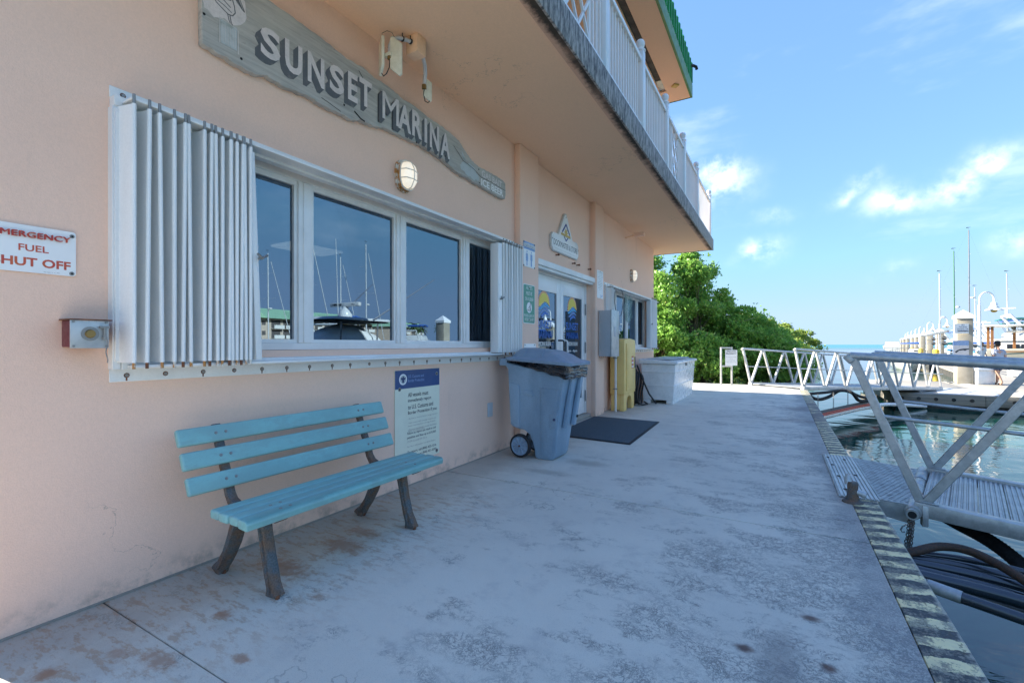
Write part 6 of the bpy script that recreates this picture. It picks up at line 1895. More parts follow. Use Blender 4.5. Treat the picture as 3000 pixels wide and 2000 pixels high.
# ------------------------------------------------------------------ boats
def hull_geo(m, L_, B_, H_, z0=-.25, n=14, flare=.2, transom=.9, sheer=.25):
    """hull along +X from stern x=0 to bow x=L, keel at z0, sheer line at H"""
    secs = []
    for i in range(n + 1):
        f = i / n
        w = B_ / 2 * (transom + (1 - transom) * math.sin(min(1, f * 2.2) * math.pi / 2)) * (1 - max(0, (f - .45) / .55) ** 2.3)
        w = max(w, .02)
        h = H_ + sheer * f ** 2
        x = f * L_ + .06 * L_ * max(0, f - .8) * 1.0
        secs.append([(x - .10 * L_ * (f ** 3), 0, z0), (x - .06 * L_ * f ** 3, w * .62, z0 + (h - z0) * .28), (x, w * (1 - flare * .4), z0 + (h - z0) * .62), (x, w, h), (x, w * .96, h + .04)])
    vs2 = []; k = 5
    for s_ in secs: vs2 += s_ + [(a, -b, c) for a, b, c in s_[1:]]
    K = 9
    fs2 = []
    idx = [8, 7, 6, 5, 0, 1, 2, 3, 4]
    for i in range(n):
        for a, b in zip(idx[:-1], idx[1:]): fs2.append((i * K + a, i * K + b, (i + 1) * K + b, (i + 1) * K + a))
    fs2.append(tuple(idx))
    # deck
    for i in range(n): fs2.append((i * K + 4, i * K + 8, (i + 1) * K + 8, (i + 1) * K + 4))
    m.add(vs2, fs2)


def taper_box(m, x0, x1, w0, w1, z0, z1, rake_f=.3, rake_b=.05, tw=.86):
    m.add([(x0, -w0 / 2, z0), (x1, -w1 / 2, z0), (x1, w1 / 2, z0), (x0, w0 / 2, z0), (x0 + rake_b, -w0 / 2 * tw, z1), (x1 - rake_f, -w1 / 2 * tw, z1), (x1 - rake_f, w1 / 2 * tw, z1), (x0 + rake_b, w0 / 2 * tw, z1)],
          [(0, 3, 2, 1), (4, 5, 6, 7), (0, 1, 5, 4), (1, 2, 6, 5), (2, 3, 7, 6), (3, 0, 4, 7)])


def window_band(m, x0, x1, w0, w1, z0, z1, n, gap=.08):
    for s_ in (-1, 1):
        for k in range(n):
            a = x0 + (x1 - x0) * k / n + gap; b = x0 + (x1 - x0) * (k + 1) / n
            wa = (w0 + (w1 - w0) * (k / n)) / 2 + .012; wb = (w0 + (w1 - w0) * ((k + 1) / n)) / 2 + .012
            m.add([(a, s_ * wa, z0), (b, s_ * wb, z0), (b, s_ * wb * .985, z1), (a, s_ * wa * .985, z1)], [(0, 1, 2, 3)])


def sailboat(label, x, y, hd_, L_, mast_h, mat='mast_white', cover='canvas_blue', spread=(.55, .8), group='sailing boats moored along the pier'):
    t_ = thing('sailboat', label, 'sailboat', (x, y, WATER_Z), (0, 0, hd_), group=group)
    m_ = MB(); hull_geo(m_, L_, L_ * .30, 1.0, -.3, transom=.65, sheer=.35); m_.build('hull', MT['gelcoat'], t_, smooth=True, world=False)
    m_ = MB(); taper_box(m_, L_ * .28, L_ * .68, L_ * .2, L_ * .13, 1.1, 1.55, .5, .1); m_.build('cabin', MT['gelcoat'], t_, bevel=.05, world=False)
    m_ = MB(); window_band(m_, L_ * .32, L_ * .6, L_ * .185, L_ * .14, 1.2, 1.38, 3); m_.build('window', MT['dark_window'], t_, world=False)
    mx_ = L_ * .58; top_ = mast_h
    m_ = MB(); m_.cyl((mx_, 0, 1.0), (mx_ - .1, 0, top_), .085, .055, 10); m_.build('mast', MT[mat], t_, smooth=True, world=False)
    m_ = MB(); m_.cyl((mx_ - .1, 0, 2.1), (L_ * .16, 0, 2.2), .06, n=8); m_.build('boom', MT[mat], t_, smooth=True, world=False)
    m_ = MB(); m_.tube([(mx_ - .3, 0, 2.22), (L_ * .4, 0, 2.32), (L_ * .2, 0, 2.25)], [.16, .14, .07], 8); m_.build('sail_cover', MT[cover], t_, smooth=True, world=False)
    m_ = MB()
    for s_ in spread:
        z = 1 + (top_ - 1) * s_; w = L_ * .115 * (1.25 - s_ * .5)
        m_.cyl((mx_, -w, z), (mx_, w, z), .016, n=6)
    m_.build('spreader', MT['mast_white'], t_, world=False)
    m_ = MB()
    for s_ in (-1, 1):
        w = L_ * .115
        m_.cyl((mx_, s_ * w, 1.1), (mx_, s_ * w * .95, 1 + (top_ - 1) * spread[0]), .0028, n=3); m_.cyl((mx_, s_ * w * .95, 1 + (top_ - 1) * spread[0]), (mx_ - .1, 0, top_ - .1), .0028, n=3)
    m_.cyl((L_ * .99, 0, 1.35), (mx_ - .1, 0, top_), .0028, n=3); m_.cyl((.15, 0, 1.1), (mx_ - .1, 0, top_), .0028, n=3)
    m_.build('stay', MT['wire'], t_, world=False)
    if group.startswith('sailing boats across'): m_ = MB(); m_.cyl((L_ * .97, 0, 1.4), (mx_ + .35, 0, top_ * .93), .05, .035, 6); m_.build('furled_jib', MT['gelcoat' if mat != 'mast_green' else 'mast_green'], t_, smooth=True, world=False)
    m_ = MB()
    for k in range(7):
        for s_ in (-1, 1):
            f = .04 + k * .13; w = L_ * .15 * (1 - max(0, (f - .45) / .55) ** 2.3) * .93; m_.cyl((L_ * f, s_ * w, 1.0), (L_ * f, s_ * w, 1.7), .014, n=5)
    for s_ in (-1, 1):
        pts_ = [(L_ * (.04 + k * .13), s_ * L_ * .15 * (1 - max(0, (.04 + k * .13 - .45) / .55) ** 2.3) * .93, 1.68) for k in range(7)]
        m_.tube(pts_, .010, 4)
    m_.build('guard_rail', MT['wire'], t_, world=False)
    m_ = MB(); m_.cyl((mx_ - .1, 0, top_), (mx_ - .1, 0, top_ + .35), .008, n=4); m_.add([(mx_ - .35, 0, top_ + .28), (mx_ + .15, 0, top_ + .36), (mx_ - .3, 0, top_ + .40)], [(0, 1, 2)]); m_.build('wind_vane', MT['rubber_black'], t_, world=False)
    m_ = MB(); m_.lathe([(.02, -.12), (.2, -.09), (.24, 0), (.2, .09), (.02, .12)], (mx_ + .28, 0, 1 + (top_ - 1) * .45), 'Z', 12); m_.build('radar_dome', MT['gelcoat'], t_, smooth=True, world=False)
    return t_


def cruiser(label, x, y, hd_, L_, B_, fly=True, canvas='canvas_black', cream=False, hull_h=1.25, group='motor cruisers moored at the marina', wood=False, low=False):
    t_ = thing('motor_cruiser', label, 'motor boat', (x, y, WATER_Z), (0, 0, hd_), group=group)
    G = MT['gelcoat_cream' if cream else 'gelcoat']
    m_ = MB(); hull_geo(m_, L_, B_, hull_h, -.35, sheer=.5); m_.build('hull', G, t_, smooth=True, world=False)
    m_ = MB()
    for s_ in (-1, 1): m_.add([(L_ * .02, s_ * (B_ / 2 * .93 + .02), hull_h - .18), (L_ * .5, s_ * (B_ / 2 * .985 + .02), hull_h - .12), (L_ * .5, s_ * (B_ / 2 * .985 + .02), hull_h - .04), (L_ * .02, s_ * (B_ / 2 * .93 + .02), hull_h - .10)], [(0, 1, 2, 3)])
    m_.build('rub_rail', MT['teak' if wood else 'canvas_black'], t_, world=False)
    m_ = MB(); taper_box(m_, L_ * .22, L_ * .72, B_ * .80, B_ * .62, hull_h + .03, hull_h + (.45 if low else 1.25), .9, .1, .9); m_.build('cabin', MT['gelcoat'], t_, bevel=.08, seg=3, world=False)
    if low: fly = False
    m_ = MB(); window_band(m_, L_ * .26, L_ * .62, B_ * .77, B_ * .68, hull_h + (.15 if low else .55), hull_h + (.3 if low else 1.0), 4)
    if not low: m_.add([(L_ * .72 - .45, -B_ * .26, hull_h + .62), (L_ * .72 - .45, B_ * .26, hull_h + .62), (L_ * .72 - .75, B_ * .25, hull_h + 1.12), (L_ * .72 - .75, -B_ * .25, hull_h + 1.12)], [(0, 1, 2, 3)])
    m_.build('window', MT['dark_window'], t_, world=False)
    if fly:
        m_ = MB(); taper_box(m_, L_ * .12, L_ * .58, B_ * .82, B_ * .66, hull_h + 1.26, hull_h + 1.42, .3, 0, .97); taper_box(m_, L_ * .26, L_ * .54, B_ * .70, B_ * .56, hull_h + 1.425, hull_h + 2.0, .7, .1, .94)
        m_.build('flybridge', MT['gelcoat'], t_, bevel=.06, seg=3, world=False)
        m_ = MB(); m_.add([(L_ * .22, -B_ * .35, hull_h + 3.2), (L_ * .36, -B_ * .37, hull_h + 3.32), (L_ * .47, -B_ * .34, hull_h + 3.18), (L_ * .47, B_ * .34, hull_h + 3.18), (L_ * .36, B_ * .37, hull_h + 3.32), (L_ * .22, B_ * .35, hull_h + 3.2),
                          (L_ * .22, -B_ * .35, hull_h + 3.10), (L_ * .36, -B_ * .37, hull_h + 3.24), (L_ * .47, -B_ * .34, hull_h + 3.06), (L_ * .47, B_ * .34, hull_h + 3.06), (L_ * .36, B_ * .37, hull_h + 3.24), (L_ * .22, B_ * .35, hull_h + 3.10)],
                         [(0, 1, 4, 5), (1, 2, 3, 4), (6, 11, 10, 7), (7, 10, 9, 8), (0, 6, 7, 1), (1, 7, 8, 2), (2, 8, 9, 3), (3, 9, 10, 4), (4, 10, 11, 5), (5, 11, 6, 0)]); m_.build('bimini', MT[canvas], t_, smooth=True, world=False)
        m_ = MB()
        for s_ in (-1, 1):
            for a, b in ((.24, .3), (.36, .33), (.46, .38)): m_.cyl((L_ * b, s_ * B_ * .33, hull_h + 1.9), (L_ * a, s_ * B_ * .35, hull_h + 3.12), .022, n=6)
        m_.build('bimini_frame', MT['wire'], t_, world=False)
        m_ = MB(); m_.tube([(L_ * .16, -B_ * .36, hull_h + 1.4), (L_ * .10, -B_ * .34, hull_h + 2.5), (L_ * .10, B_ * .34, hull_h + 2.5), (L_ * .16, B_ * .36, hull_h + 1.4)], .09, 8); m_.build('radar_arch', MT['gelcoat'], t_, smooth=True, world=False)
        m_ = MB(); m_.cyl((L_ * .10, 0, hull_h + 2.5), (L_ * .10, 0, hull_h + 3.0), .05, n=6); m_.box((L_ * .10 - .5, -.06, hull_h + 3.0), (L_ * .10 + .5, .06, hull_h + 3.1)); m_.build('radar_bar', MT['gelcoat'], t_, world=False)
    m_ = MB()
    for s_ in (-1, 1):
        pts_ = []
        for k in range(7):
            f = .55 + k * .073; w = B_ / 2 * (1 - max(0, (f - .45) / .55) ** 2.3) * .92; hz = hull_h + .5 * f * f
            m_.cyl((L_ * f, s_ * w, hz), (L_ * f, s_ * w, hz + .62), .016, n=5); pts_.append((L_ * f, s_ * w, hz + .62))
        m_.tube(pts_, .018, 5)
    m_.build('bow_rail', MT['wire'], t_, world=False)
    return t_


pa = math.atan2(pd.y, pd.x)
# the sailing boats whose masts show above the pier, berthed on its right side
for i, (mx_, my_, top_, mt_, cv, lb) in enumerate((
        (18.05, 79.6, 11.3, 'mast_white', 'canvas_blue', 'white masted sailboat leftmost of those beyond the pier lamps'),
        (19.65, 80.5, 14.2, 'mast_green', 'canvas_teal', 'sailboat with a white and green mast right of the leftmost one'),
        (21.33, 81.5, 16.9, 'mast_grey', 'canvas_black', 'sailboat with the tallest grey mast behind the big pile'),
        (25.69, 95.6, 10.7, 'mast_white', 'canvas_blue', 'small sailboat with a raked white mast just left of the nearest lamp'),
        (25.62, 84.0, 11.3, 'mast_white', 'canvas_blue', 'sailboat with a white mast rising behind the trawler'))):
    L_ = 10.5 + i % 2
    sailboat(lb, mx_ - L_ * .58 * math.cos(pa - 1.57), my_ - L_ * .58 * math.sin(pa - 1.57), pa - 1.57, L_, top_, mt_, cv)
# trawler with brown posts, blue and black canvas at the right edge
tr = cruiser('cream and white trawler with varnished wood posts and black bimini at the right edge', 13.3, 48.2, R(-8), 12.5, 4.2, True, 'canvas_black', True, 1.75, wood=True)
m = MB(); m.box((-.1, -1.9, 3.42), (4.2, 1.9, 3.52)); m.build('aft_roof', MT['gelcoat'], tr, bevel=.03, world=False)
for (x, y) in ((.3, -1.2), (.3, .3), (1.9, -1.75), (1.9, 1.75)):
    m = MB(); m.box((x, y - .07, 1.8), (x + .14, y + .07, 3.419)); m.build('wood_post', MT['teak'], tr, world=False)
m = MB(); m.tube([(3.4, -1.9, 3.62), (5, -1.92, 3.68), (6.5, -1.8, 3.64)], .13, 8); m.build('blue_canvas', MT['canvas_blue'], tr, smooth=True, world=False)
m = MB(); m.box((2.2, -2.0, 1.85), (3.2, -1.85, 2.5)); m.build('teal_cover', MT['canvas_teal'], tr, world=False)
cruiser('white motor cruiser with blue canvas lying stern to beyond the walking person', 17.0, 52.0, R(-8), 11, 3.8, True, 'canvas_blue', False, 1.3)
cruiser('white motor cruiser berthed past the first lamp on the right of the pier', 16.3, 62.5, R(-10), 10, 3.4, True, 'canvas_blue', False, 1.2)
cruiser('low white open cruiser moored on the left side of the pier behind the far gangway', 10.2, 56.0, R(-98), 9.0, 2.7, False, 'canvas_black', False, .80, low=True)
cruiser('white cruiser farthest out at the end of the pier near the horizon', 26.6, 160.0, R(82), 14, 4.2, False, 'canvas_black', False, 1.6)
cruiser('white cruiser with teal canvas half way down the right of the pier', 18.8, 71.0, R(-10), 10, 3.4, True, 'canvas_teal', False, 1.2)
cruiser('white cruiser half hidden behind the second capped pile', 14.9, 58.3, R(-9), 9.5, 3.2, True, 'canvas_teal', False, 1.15)
cruiser('white cruiser with blue canvas in the far row beside the fifth pile', 21.5, 92.0, R(-9), 10, 3.4, True, 'canvas_blue', False, 1.2)
cruiser('small white cruiser in the far row beside the sixth pile', 22.6, 102.0, R(-9), 10, 3.4, True, 'canvas_black', False, 1.2)
cruiser('cream cruiser in the far row near the end of the pier', 26.0, 122.0, R(-9), 12, 3.8, True, 'canvas_blue', True, 1.3)
for i in range(9):
    p = pier_pt(8 + i * 9.2, 2.6, DZ)
    t = thing('power_post', 'white shore power post on the long pier, %s from the dock head' % ['first', 'second', 'third', 'fourth', 'fifth', 'sixth', 'seventh', 'eighth', 'ninth'][i], 'power post', p, group='shore power posts along the pier')
    m = MB(); m.box((p[0] - .12, p[1] - .12, DZ + .001), (p[0] + .12, p[1] + .12, DZ + .95)); m.build('post', MT['white_paint'], t, bevel=.02)
    m = MB(); m.box((p[0] - .13, p[1] - .13, DZ + .951), (p[0] + .13, p[1] + .13, DZ + 1.08)); m.build('light_cap', MT['logo_cyan' if i % 3 else 'yellow_post'], t)
for i, (x, y, z) in enumerate(((12.9, 46.9, -.25), (13.0, 49.6, -.2), (16.6, 50.9, -.2), (14.6, 57.2, -.2))):
    t = thing('boat_fender', ['blue fender hung at the stern of the trawler', 'white fender at the far stern corner of the trawler', 'white fender on the cruiser behind the walking person', 'white fender on the cruiser behind the second pile'][i], 'fender', (x, y, z), group='fenders hung on the moored boats')
    m = MB(); m.lathe([(.02, -.40), (.12, -.32), (.14, 0), (.12, .30), (.03, .38), (.02, .55)], (x, y, z), 'Z', 10); m.build('fender', MT['canvas_blue' if i == 0 else 'gelcoat'], t, smooth=True)
# ------------------------------------------------------------------ boats and buildings across the basin (seen in the window panes)
cc1 = thing('fishing_boat', 'white centre console fishing boat under a grey canvas cover, radar bar on its hard top', 'motor boat', (7.35, 7.1, WATER_Z), (0, 0, R(86)))
m = MB(); hull_geo(m, 9.0, 2.7, 1.0, -.3, sheer=.55); m.build('hull', MT['gelcoat'], cc1, smooth=True, world=False)
m = MB(); N1, N2 = 16, 12; vs_ = []
for i in range(N1):
    for j in range(N2):
        a = i / (N1 - 1); b = j / (N2 - 1)
        x = 1.8 + 4.9 * a; w = 1.22 - .22 * a
        prof_h = 1.05 + (1.78 * math.sin(math.pi * min(1, max(0, b))) ** .75) * (math.sin(math.pi * min(1, a * 1.0 + .02)) ** .5)
        vs_.append((x + .08 * math.sin(j * 2 + i), (b * 2 - 1) * w * (1 if True else 0), prof_h + .05 * math.sin(i * 1.9 + j * 2.7)))
fs = [(i * N2 + j, i * N2 + j + 1, (i + 1) * N2 + j + 1, (i + 1) * N2 + j) for i in range(N1 - 1) for j in range(N2 - 1)]
m.add(vs_, fs); m.build('canvas_cover', MT['canvas_grey'], cc1, smooth=True, world=False)
m = MB(); taper_box(m, 2.8, 5.8, 1.9, 1.75, 2.95, 3.04, .3, .1, .95); m.build('hard_top', MT['gelcoat'], cc1, bevel=.02, world=False)
m = MB(); taper_box(m, 2.9, 5.6, 1.7, 1.55, 2.90, 2.949, .2, .1, .98); m.build('top_lining', MT['canvas_black'], cc1, world=False)
m = MB()
for s_ in (-1, 1):
    for x in (3.2, 4.9): m.cyl((x, s_ * .75, 1.0), (x, s_ * .85, 2.86), .028, n=6)
m.build('top_frame', MT['wire'], cc1, world=False)
m = MB(); m.lathe([(.22, 3.04), (.24, 3.15), (.20, 3.30), (.12, 3.38), (.08, 3.46)], (4.2, 0, 0), 'Z', 14); m.build('radar_base', MT['gelcoat'], cc1, smooth=True, world=False)
m = MB(); m.box((4.13, -.68, 3.461), (4.27, .68, 3.60)); rb = m.build('radar_bar', MT['gelcoat'], cc1, bevel=.02, world=False)
e = MB(); text(e, 'GARMIN', (4.128, -.32, 3.495), (0, -1, 0), ZU, w=.42, h=.07, bold=.02); text(e, 'GMR', (4.128, .42, 3.50), (0, -1, 0), ZU, w=.16, h=.05); e.build('lettering', MT['print_dark'], cc1, world=False)
m = MB()
for s_ in (-1, 1): m.cyl((4.6, s_ * .95, 3.0), (7.3, s_ * 1.6, 4.7), .028, .012, 6)
m.build('outrigger', MT['mast_grey'], cc1, world=False)
m = MB(); m.cyl((3.4, .5, 3.0), (3.2, .6, 5.6), .016, .008, 5); m.build('whip_antenna', MT['gelcoat'], cc1, world=False)
for i, (x, y, t_, lb) in enumerate(((49.6, 35.1, 13.5, 'sailboat across the basin mirrored in the left window pane'), (38.2, 32.4, 14.6, 'tall masted sailboat across the basin mirrored beside the first window bar'),
                                    (39.0, 41.2, 14.6, 'sailboat across the basin with a thick white mast mirrored in the second pane'), (43.4, 41.0, 13.4, 'sailboat across the basin mirrored just left of the thick mast'))):
    sailboat(lb, x - 1, y - 6, R(80), 10.5, t_, 'mast_white', 'canvas_blue', group='sailing boats across the basin')
cruiser('white cruiser across the basin mirrored in the third window pane', 32, 40, R(70), 11, 3.8, True, 'canvas_blue', group='cruisers across the basin')
cruiser('white cruiser across the basin mirrored near the second window bar', 26, 24, R(75), 10, 3.4, True, 'canvas_blue', group='cruisers across the basin')


def condo(label, x, y, hd_, L_, floors, bays, group='green roofed condominiums across the basin'):
    t_ = thing('condominium', label, 'building', (x, y, 0), (0, 0, hd_), group=group)
    fh = 2.9; H_ = floors * fh; D_ = 13
    m_ = MB(); m_.box((0, 0, -1), (L_, D_, H_)); m_.build('wall', MT['condo_wall'], t_, world=False)
    bw = L_ / bays
    for i in range(bays):
        for f in range(floors):
            if i % 4 == 3:
                m_ = MB(); m_.box((i * bw + bw * .35, -.03, f * fh + 1.0), (i * bw + bw * .65, .01, f * fh + 2.2)); m_.build('window', MT['condo_shade'], t_, world=False)
            else:
                m_ = MB(); m_.box((i * bw + .5, -.02, f * fh + .15), (i * bw + bw - .5, .02, f * fh + 2.5)); m_.build('balcony_opening', MT['condo_shade'], t_, world=False)
                m_ = MB(); m_.box((i * bw + .3, -1.5, f * fh - .02), (i * bw + bw - .3, -.021, f * fh + .14)); m_.box((i * bw + .3, -1.5, f * fh + .141), (i * bw + bw - .3, -1.42, f * fh + 1.05)); m_.build('balcony', MT['condo_white'], t_, world=False)
    m_ = MB(); m_.add([(-1, -2.0, H_), (L_ + 1, -2.0, H_), (L_ + 1, D_ + 1, H_), (-1, D_ + 1, H_), (6, D_ / 2, H_ + 3.4), (L_ - 6, D_ / 2, H_ + 3.4)], [(0, 1, 5, 4), (1, 2, 5), (2, 3, 4, 5), (3, 0, 4), (3, 2, 1, 0)])
    for k in range(int(L_ / 14)):
        c = 9 + k * 14; m_.add([(c - 3, -2.2, H_), (c + 3, -2.2, H_), (c, -2.2, H_ + 2.2), (c, 5, H_ + 2.6)], [(0, 1, 2), (0, 2, 3), (1, 3, 2)])
    m_.build('roof', MT['condo_roof'], t_, world=False)


condo('long four storey peach condominium with green gabled roof across the basin', 128, 126, R(-98), 74, 3, 18)
condo('smaller peach condominium with green roof and awnings farther up the basin', 145.6, 174, R(-110), 34, 3, 8)
m = MB(); m.box((100, -80, -3), (260, 260, -.15)); struct(m.build('far_shore', MT['sand']))


def palm(label, x, y, h, group='palm trees across the basin'):
    t_ = thing('palm_tree', label, 'palm tree', (x, y, 0), group=group)
    m_ = MB(); m_.tube([(x, y, -.3), (x + .2, y, h * .5), (x + .6, y + .2, h)], [.28, .2, .16], 8); m_.build('trunk', MT['bark'], t_, smooth=True)
    m_ = MB(); c = Vector((x + .6, y + .2, h))
    for k in range(22):
        a = k * 2.399; el_ = random.uniform(-.5, 1.0); Lf = 2.6
        pts_ = [c + Vector((math.cos(a) * Lf * q, math.sin(a) * Lf * q, el_ * Lf * q - 1.6 * q * q)) for q in (0, .25, .5, .75, 1)]
        u = Vector((-math.sin(a), math.cos(a), 0))
        for p, q, w1, w2 in zip(pts_[:-1], pts_[1:], (.2, .5, .5, .35), (.5, .5, .35, .05)):
            m_.add([p - u * w1 - ZU * .15, p, p + u * w1 - ZU * .15, q - u * w2 - ZU * .15, q, q + u * w2 - ZU * .15], [(0, 3, 4, 1), (1, 4, 5, 2)])
    m_.build('crown', MT['palm_green'], t_)


for i, (x, y, h) in enumerate(((110, 50, 8), (112, 132, 8.5), (114, 138, 7.5), (111, 146, 8), (116, 171, 9), (118, 178, 8), (113, 44, 9))):
    palm('palm tree across the basin, number %s along the shore' % ('one two three four five six seven'.split()[i]) if 0 else ['palm by the left end of the long condominium', 'palm at the right end of the long condominium', 'shortest palm between the two condominiums', 'palm just left of the smaller condominium', 'tallest palm right of the smaller condominium', 'last palm right of the smaller condominium', 'tall palm left of the long condominium'][i], x, y, h)


# ------------------------------------------------------------------ people
def skin_body(name, joints, edges, root, mat, parent):
    me_ = bpy.data.meshes.new(name); keys = list(joints)
    inv = W[parent].inverted()
    me_.from_pydata([tuple(joints[k][0]) for k in keys], [(keys.index(a), keys.index(b)) for a, b in edges], [])
    o = bpy.data.objects.new(name, me_); _link(o, parent, W[parent])
    sk = o.modifiers.new('s', 'SKIN'); sk.use_smooth_shade = True
    lay = me_.skin_vertices[0].data if me_.skin_vertices else None
    if lay is None:
        bm = bmesh.new(); bm.from_mesh(me_); bm.verts.layers.skin.verify(); bm.to_mesh(me_); bm.free(); lay = me_.skin_vertices[0].data
    for i, k in enumerate(keys):
        r_ = joints[k][1]; lay[i].radius = r_ if isinstance(r_, tuple) else (r_, r_); lay[i].use_root = (k == root)
    sb = o.modifiers.new('u', 'SUBSURF'); sb.levels = 1; sb.render_levels = 1
    dg = bpy.context.evaluated_depsgraph_get(); nm = bpy.data.meshes.new_from_object(o.evaluated_get(dg))
    o.modifiers.clear(); o.data = nm; nm.name = name
    nm.materials.clear(); nm.materials.append(mat)
    nm.polygons.foreach_set('use_smooth', [True] * len(nm.polygons))
    return o


def walker(label, x, y, hd_, shirt, cap, group=None, sc_=1.0):
    """adult mid-stride seen from behind; local +Y is the walking direction"""
    t_ = thing('person', label, 'person', (x, y, DZ), (0, 0, hd_), group=group, scale=sc_)
    V = Vector
    J = {'pel': (V((0, 0, .95)), (.145, .10)), 'bel': (V((0, 0, 1.07)), (.135, .095)), 'che': (V((0, .01, 1.27)), (.165, .105)), 'nec': (V((0, .01, 1.47)), .055), 'nk2': (V((0, .02, 1.55)), .055), 'hd1': (V((0, .03, 1.63)), (.078, .092)), 'hd2': (V((0, .03, 1.70)), (.074, .088)),
         'shl': (V((-.185, 0, 1.40)), .058), 'ell': (V((-.235, -.05, 1.12)), .042), 'wrl': (V((-.24, .06, .90)), .028), 'hal': (V((-.24, .09, .82)), (.03, .042)),
         'shr': (V((.185, 0, 1.40)), .058), 'elr': (V((.25, -.04, 1.13)), .042), 'wrr': (V((.20, .15, 1.02)), .028), 'har': (V((.17, .22, .99)), (.03, .04)),
         'hpl': (V((-.085, 0, .88)), .085), 'knl': (V((-.075, -.03, .50)), .058), 'cfl': (V((-.06, -.10, .34)), .058), 'anl': (V((-.03, -.20, .12)), .036), 'fol': (V((-.02, -.14, .045)), (.04, .035)), 'tol': (V((-.02, -.04, .02)), (.042, .02)),
         'hpr': (V((.085, 0, .88)), .085), 'knr': (V((.07, .10, .49)), .058), 'cfr': (V((.06, .10, .33)), .058), 'anr': (V((.03, .10, .08)), .036), 'for': (V((.03, .16, .04)), (.04, .035)), 'tor': (V((.03, .27, .025)), (.042, .02))}
    E_ = [('pel', 'bel'), ('bel', 'che'), ('che', 'nec'), ('nec', 'nk2'), ('nk2', 'hd1'), ('hd1', 'hd2'), ('che', 'shl'), ('shl', 'ell'), ('ell', 'wrl'), ('wrl', 'hal'), ('che', 'shr'), ('shr', 'elr'), ('elr', 'wrr'), ('wrr', 'har'),
          ('pel', 'hpl'), ('hpl', 'knl'), ('knl', 'cfl'), ('cfl', 'anl'), ('anl', 'fol'), ('fol', 'tol'), ('pel', 'hpr'), ('hpr', 'knr'), ('knr', 'cfr'), ('cfr', 'anr'), ('anr', 'for'), ('for', 'tor')]
    skin_body('body', J, E_, 'pel', MT['skin'], t_)
    K = {'a': (V((0, 0, .90)), (.165, .115)), 'b': (V((0, 0, 1.07)), (.155, .112)), 'c': (V((0, .01, 1.28)), (.185, .122)), 'd': (V((0, .01, 1.44)), (.10, .075)), 'l': (V((-.19, 0, 1.39)), .078), 'l2': (V((-.225, -.03, 1.19)), .066), 'r': (V((.19, 0, 1.39)), .078), 'r2': (V((.232, -.03, 1.19)), .066)}
    skin_body('shirt', K, [('a', 'b'), ('b', 'c'), ('c', 'd'), ('c', 'l'), ('l', 'l2'), ('c', 'r'), ('r', 'r2')], 'b', MT[shirt], t_)
    K = {'a': (V((0, 0, .97)), (.155, .11)), 'b': (V((0, 0, .86)), (.16, .115)), 'l': (V((-.088, -.005, .78)), .105), 'l2': (V((-.082, -.02, .57)), .098), 'r': (V((.088, .01, .78)), .105), 'r2': (V((.078, .075, .57)), .098)}
    skin_body('shorts', K, [('a', 'b'), ('b', 'l'), ('l', 'l2'), ('b', 'r'), ('r', 'r2')], 'b', MT['shorts_navy'], t_)
    m_ = MB()
    if cap:
        m_.lathe([(.094, 1.655), (.099, 1.69), (.094, 1.74), (.07, 1.78), (.03, 1.80), (.001, 1.802)], (0, .03, 0), 'Z', 18)
        m_.add([(-.07, .10, 1.685), (.07, .10, 1.685), (.05, .20, 1.665), (-.05, .20, 1.665)], [(0, 1, 2, 3)]); m_.build('cap', MT['cap_black'], t_, smooth=True, world=False)
        m_ = MB(); m_.lathe([(.075, 1.57), (.088, 1.60), (.092, 1.654)], (0, .018, 0), 'Z', 16, 190, 350); m_.build('hair', MT['hair_dark'], t_, smooth=True, world=False)
    else:
        m_.lathe([(.07, 1.56), (.092, 1.62), (.095, 1.70), (.08, 1.76), (.04, 1.79), (.001, 1.795)], (0, .02, 0), 'Z', 18); m_.build('hair', MT['hair_dark'], t_, smooth=True, world=False)
    m_ = MB()
    for s_ in (-1, 1): m_.lathe([(.02, -.012), (.024, 0), (.02, .012)], (s_ * .082, .03, 1.65), 'X', 8)
    m_.add([(-.012, .115, 1.66), (.012, .115, 1.66), (0, .14, 1.63), (0, .112, 1.69)], [(0, 1, 2), (0, 2, 3), (1, 3, 2)])
    m_.build('ears_and_nose', MT['skin'], t_, smooth=True, world=False)
    for (fx_, fy, fz) in ((-.02, -.10, .012), (.03, .19, .012)):
        m_ = MB(); m_.box((fx_ - .05, fy - .13, -.0 + fz - .012), (fx_ + .05, fy + .13, fz + .008)); m_.box((fx_ - .052, fy + .0, fz + .0081), (fx_ + .052, fy + .05, fz + .055)); m_.build('sandal', MT['sandal'], t_, bevel=.008, world=False)
    return t_


walker('person walking away on the dock in grey blue t-shirt, navy shorts and black cap', 7.74, 26.3, R(24), 'shirt_grey', True)
walker('person in a pale shirt farther along the pier behind the walking one', 10.6, 38.5, R(-160), 'shirt_pale', False)
# ------------------------------------------------------------------ mangroves
def leaf_mesh(P_, size, up=.35, seed=0, tone=None, dirs=None):
    """many single leaves: each a folded 4-vertex blade"""
    g = np.random.default_rng(seed); n = len(P_)
    d = g.normal(size=(n, 3)); d[:, 2] += up
    if dirs is not None: d = d * .75 + dirs * 1.2
    d /= np.linalg.norm(d, axis=1)[:, None]
    a = np.cross(d, g.normal(size=(n, 3))); a /= np.linalg.norm(a, axis=1)[:, None]
    L_ = size * g.uniform(.7, 1.25, n)[:, None]; w = L_ * .26
    nrm = np.cross(d, a)
    v0 = P_; v1 = P_ + d * L_ * .55 + a * w; v2 = P_ + d * L_ + nrm * L_ * .06; v3 = P_ + d * L_ * .55 - a * w
    V_ = np.stack([v0, v1, v2, v3], 1).reshape(-1, 3)
    return V_


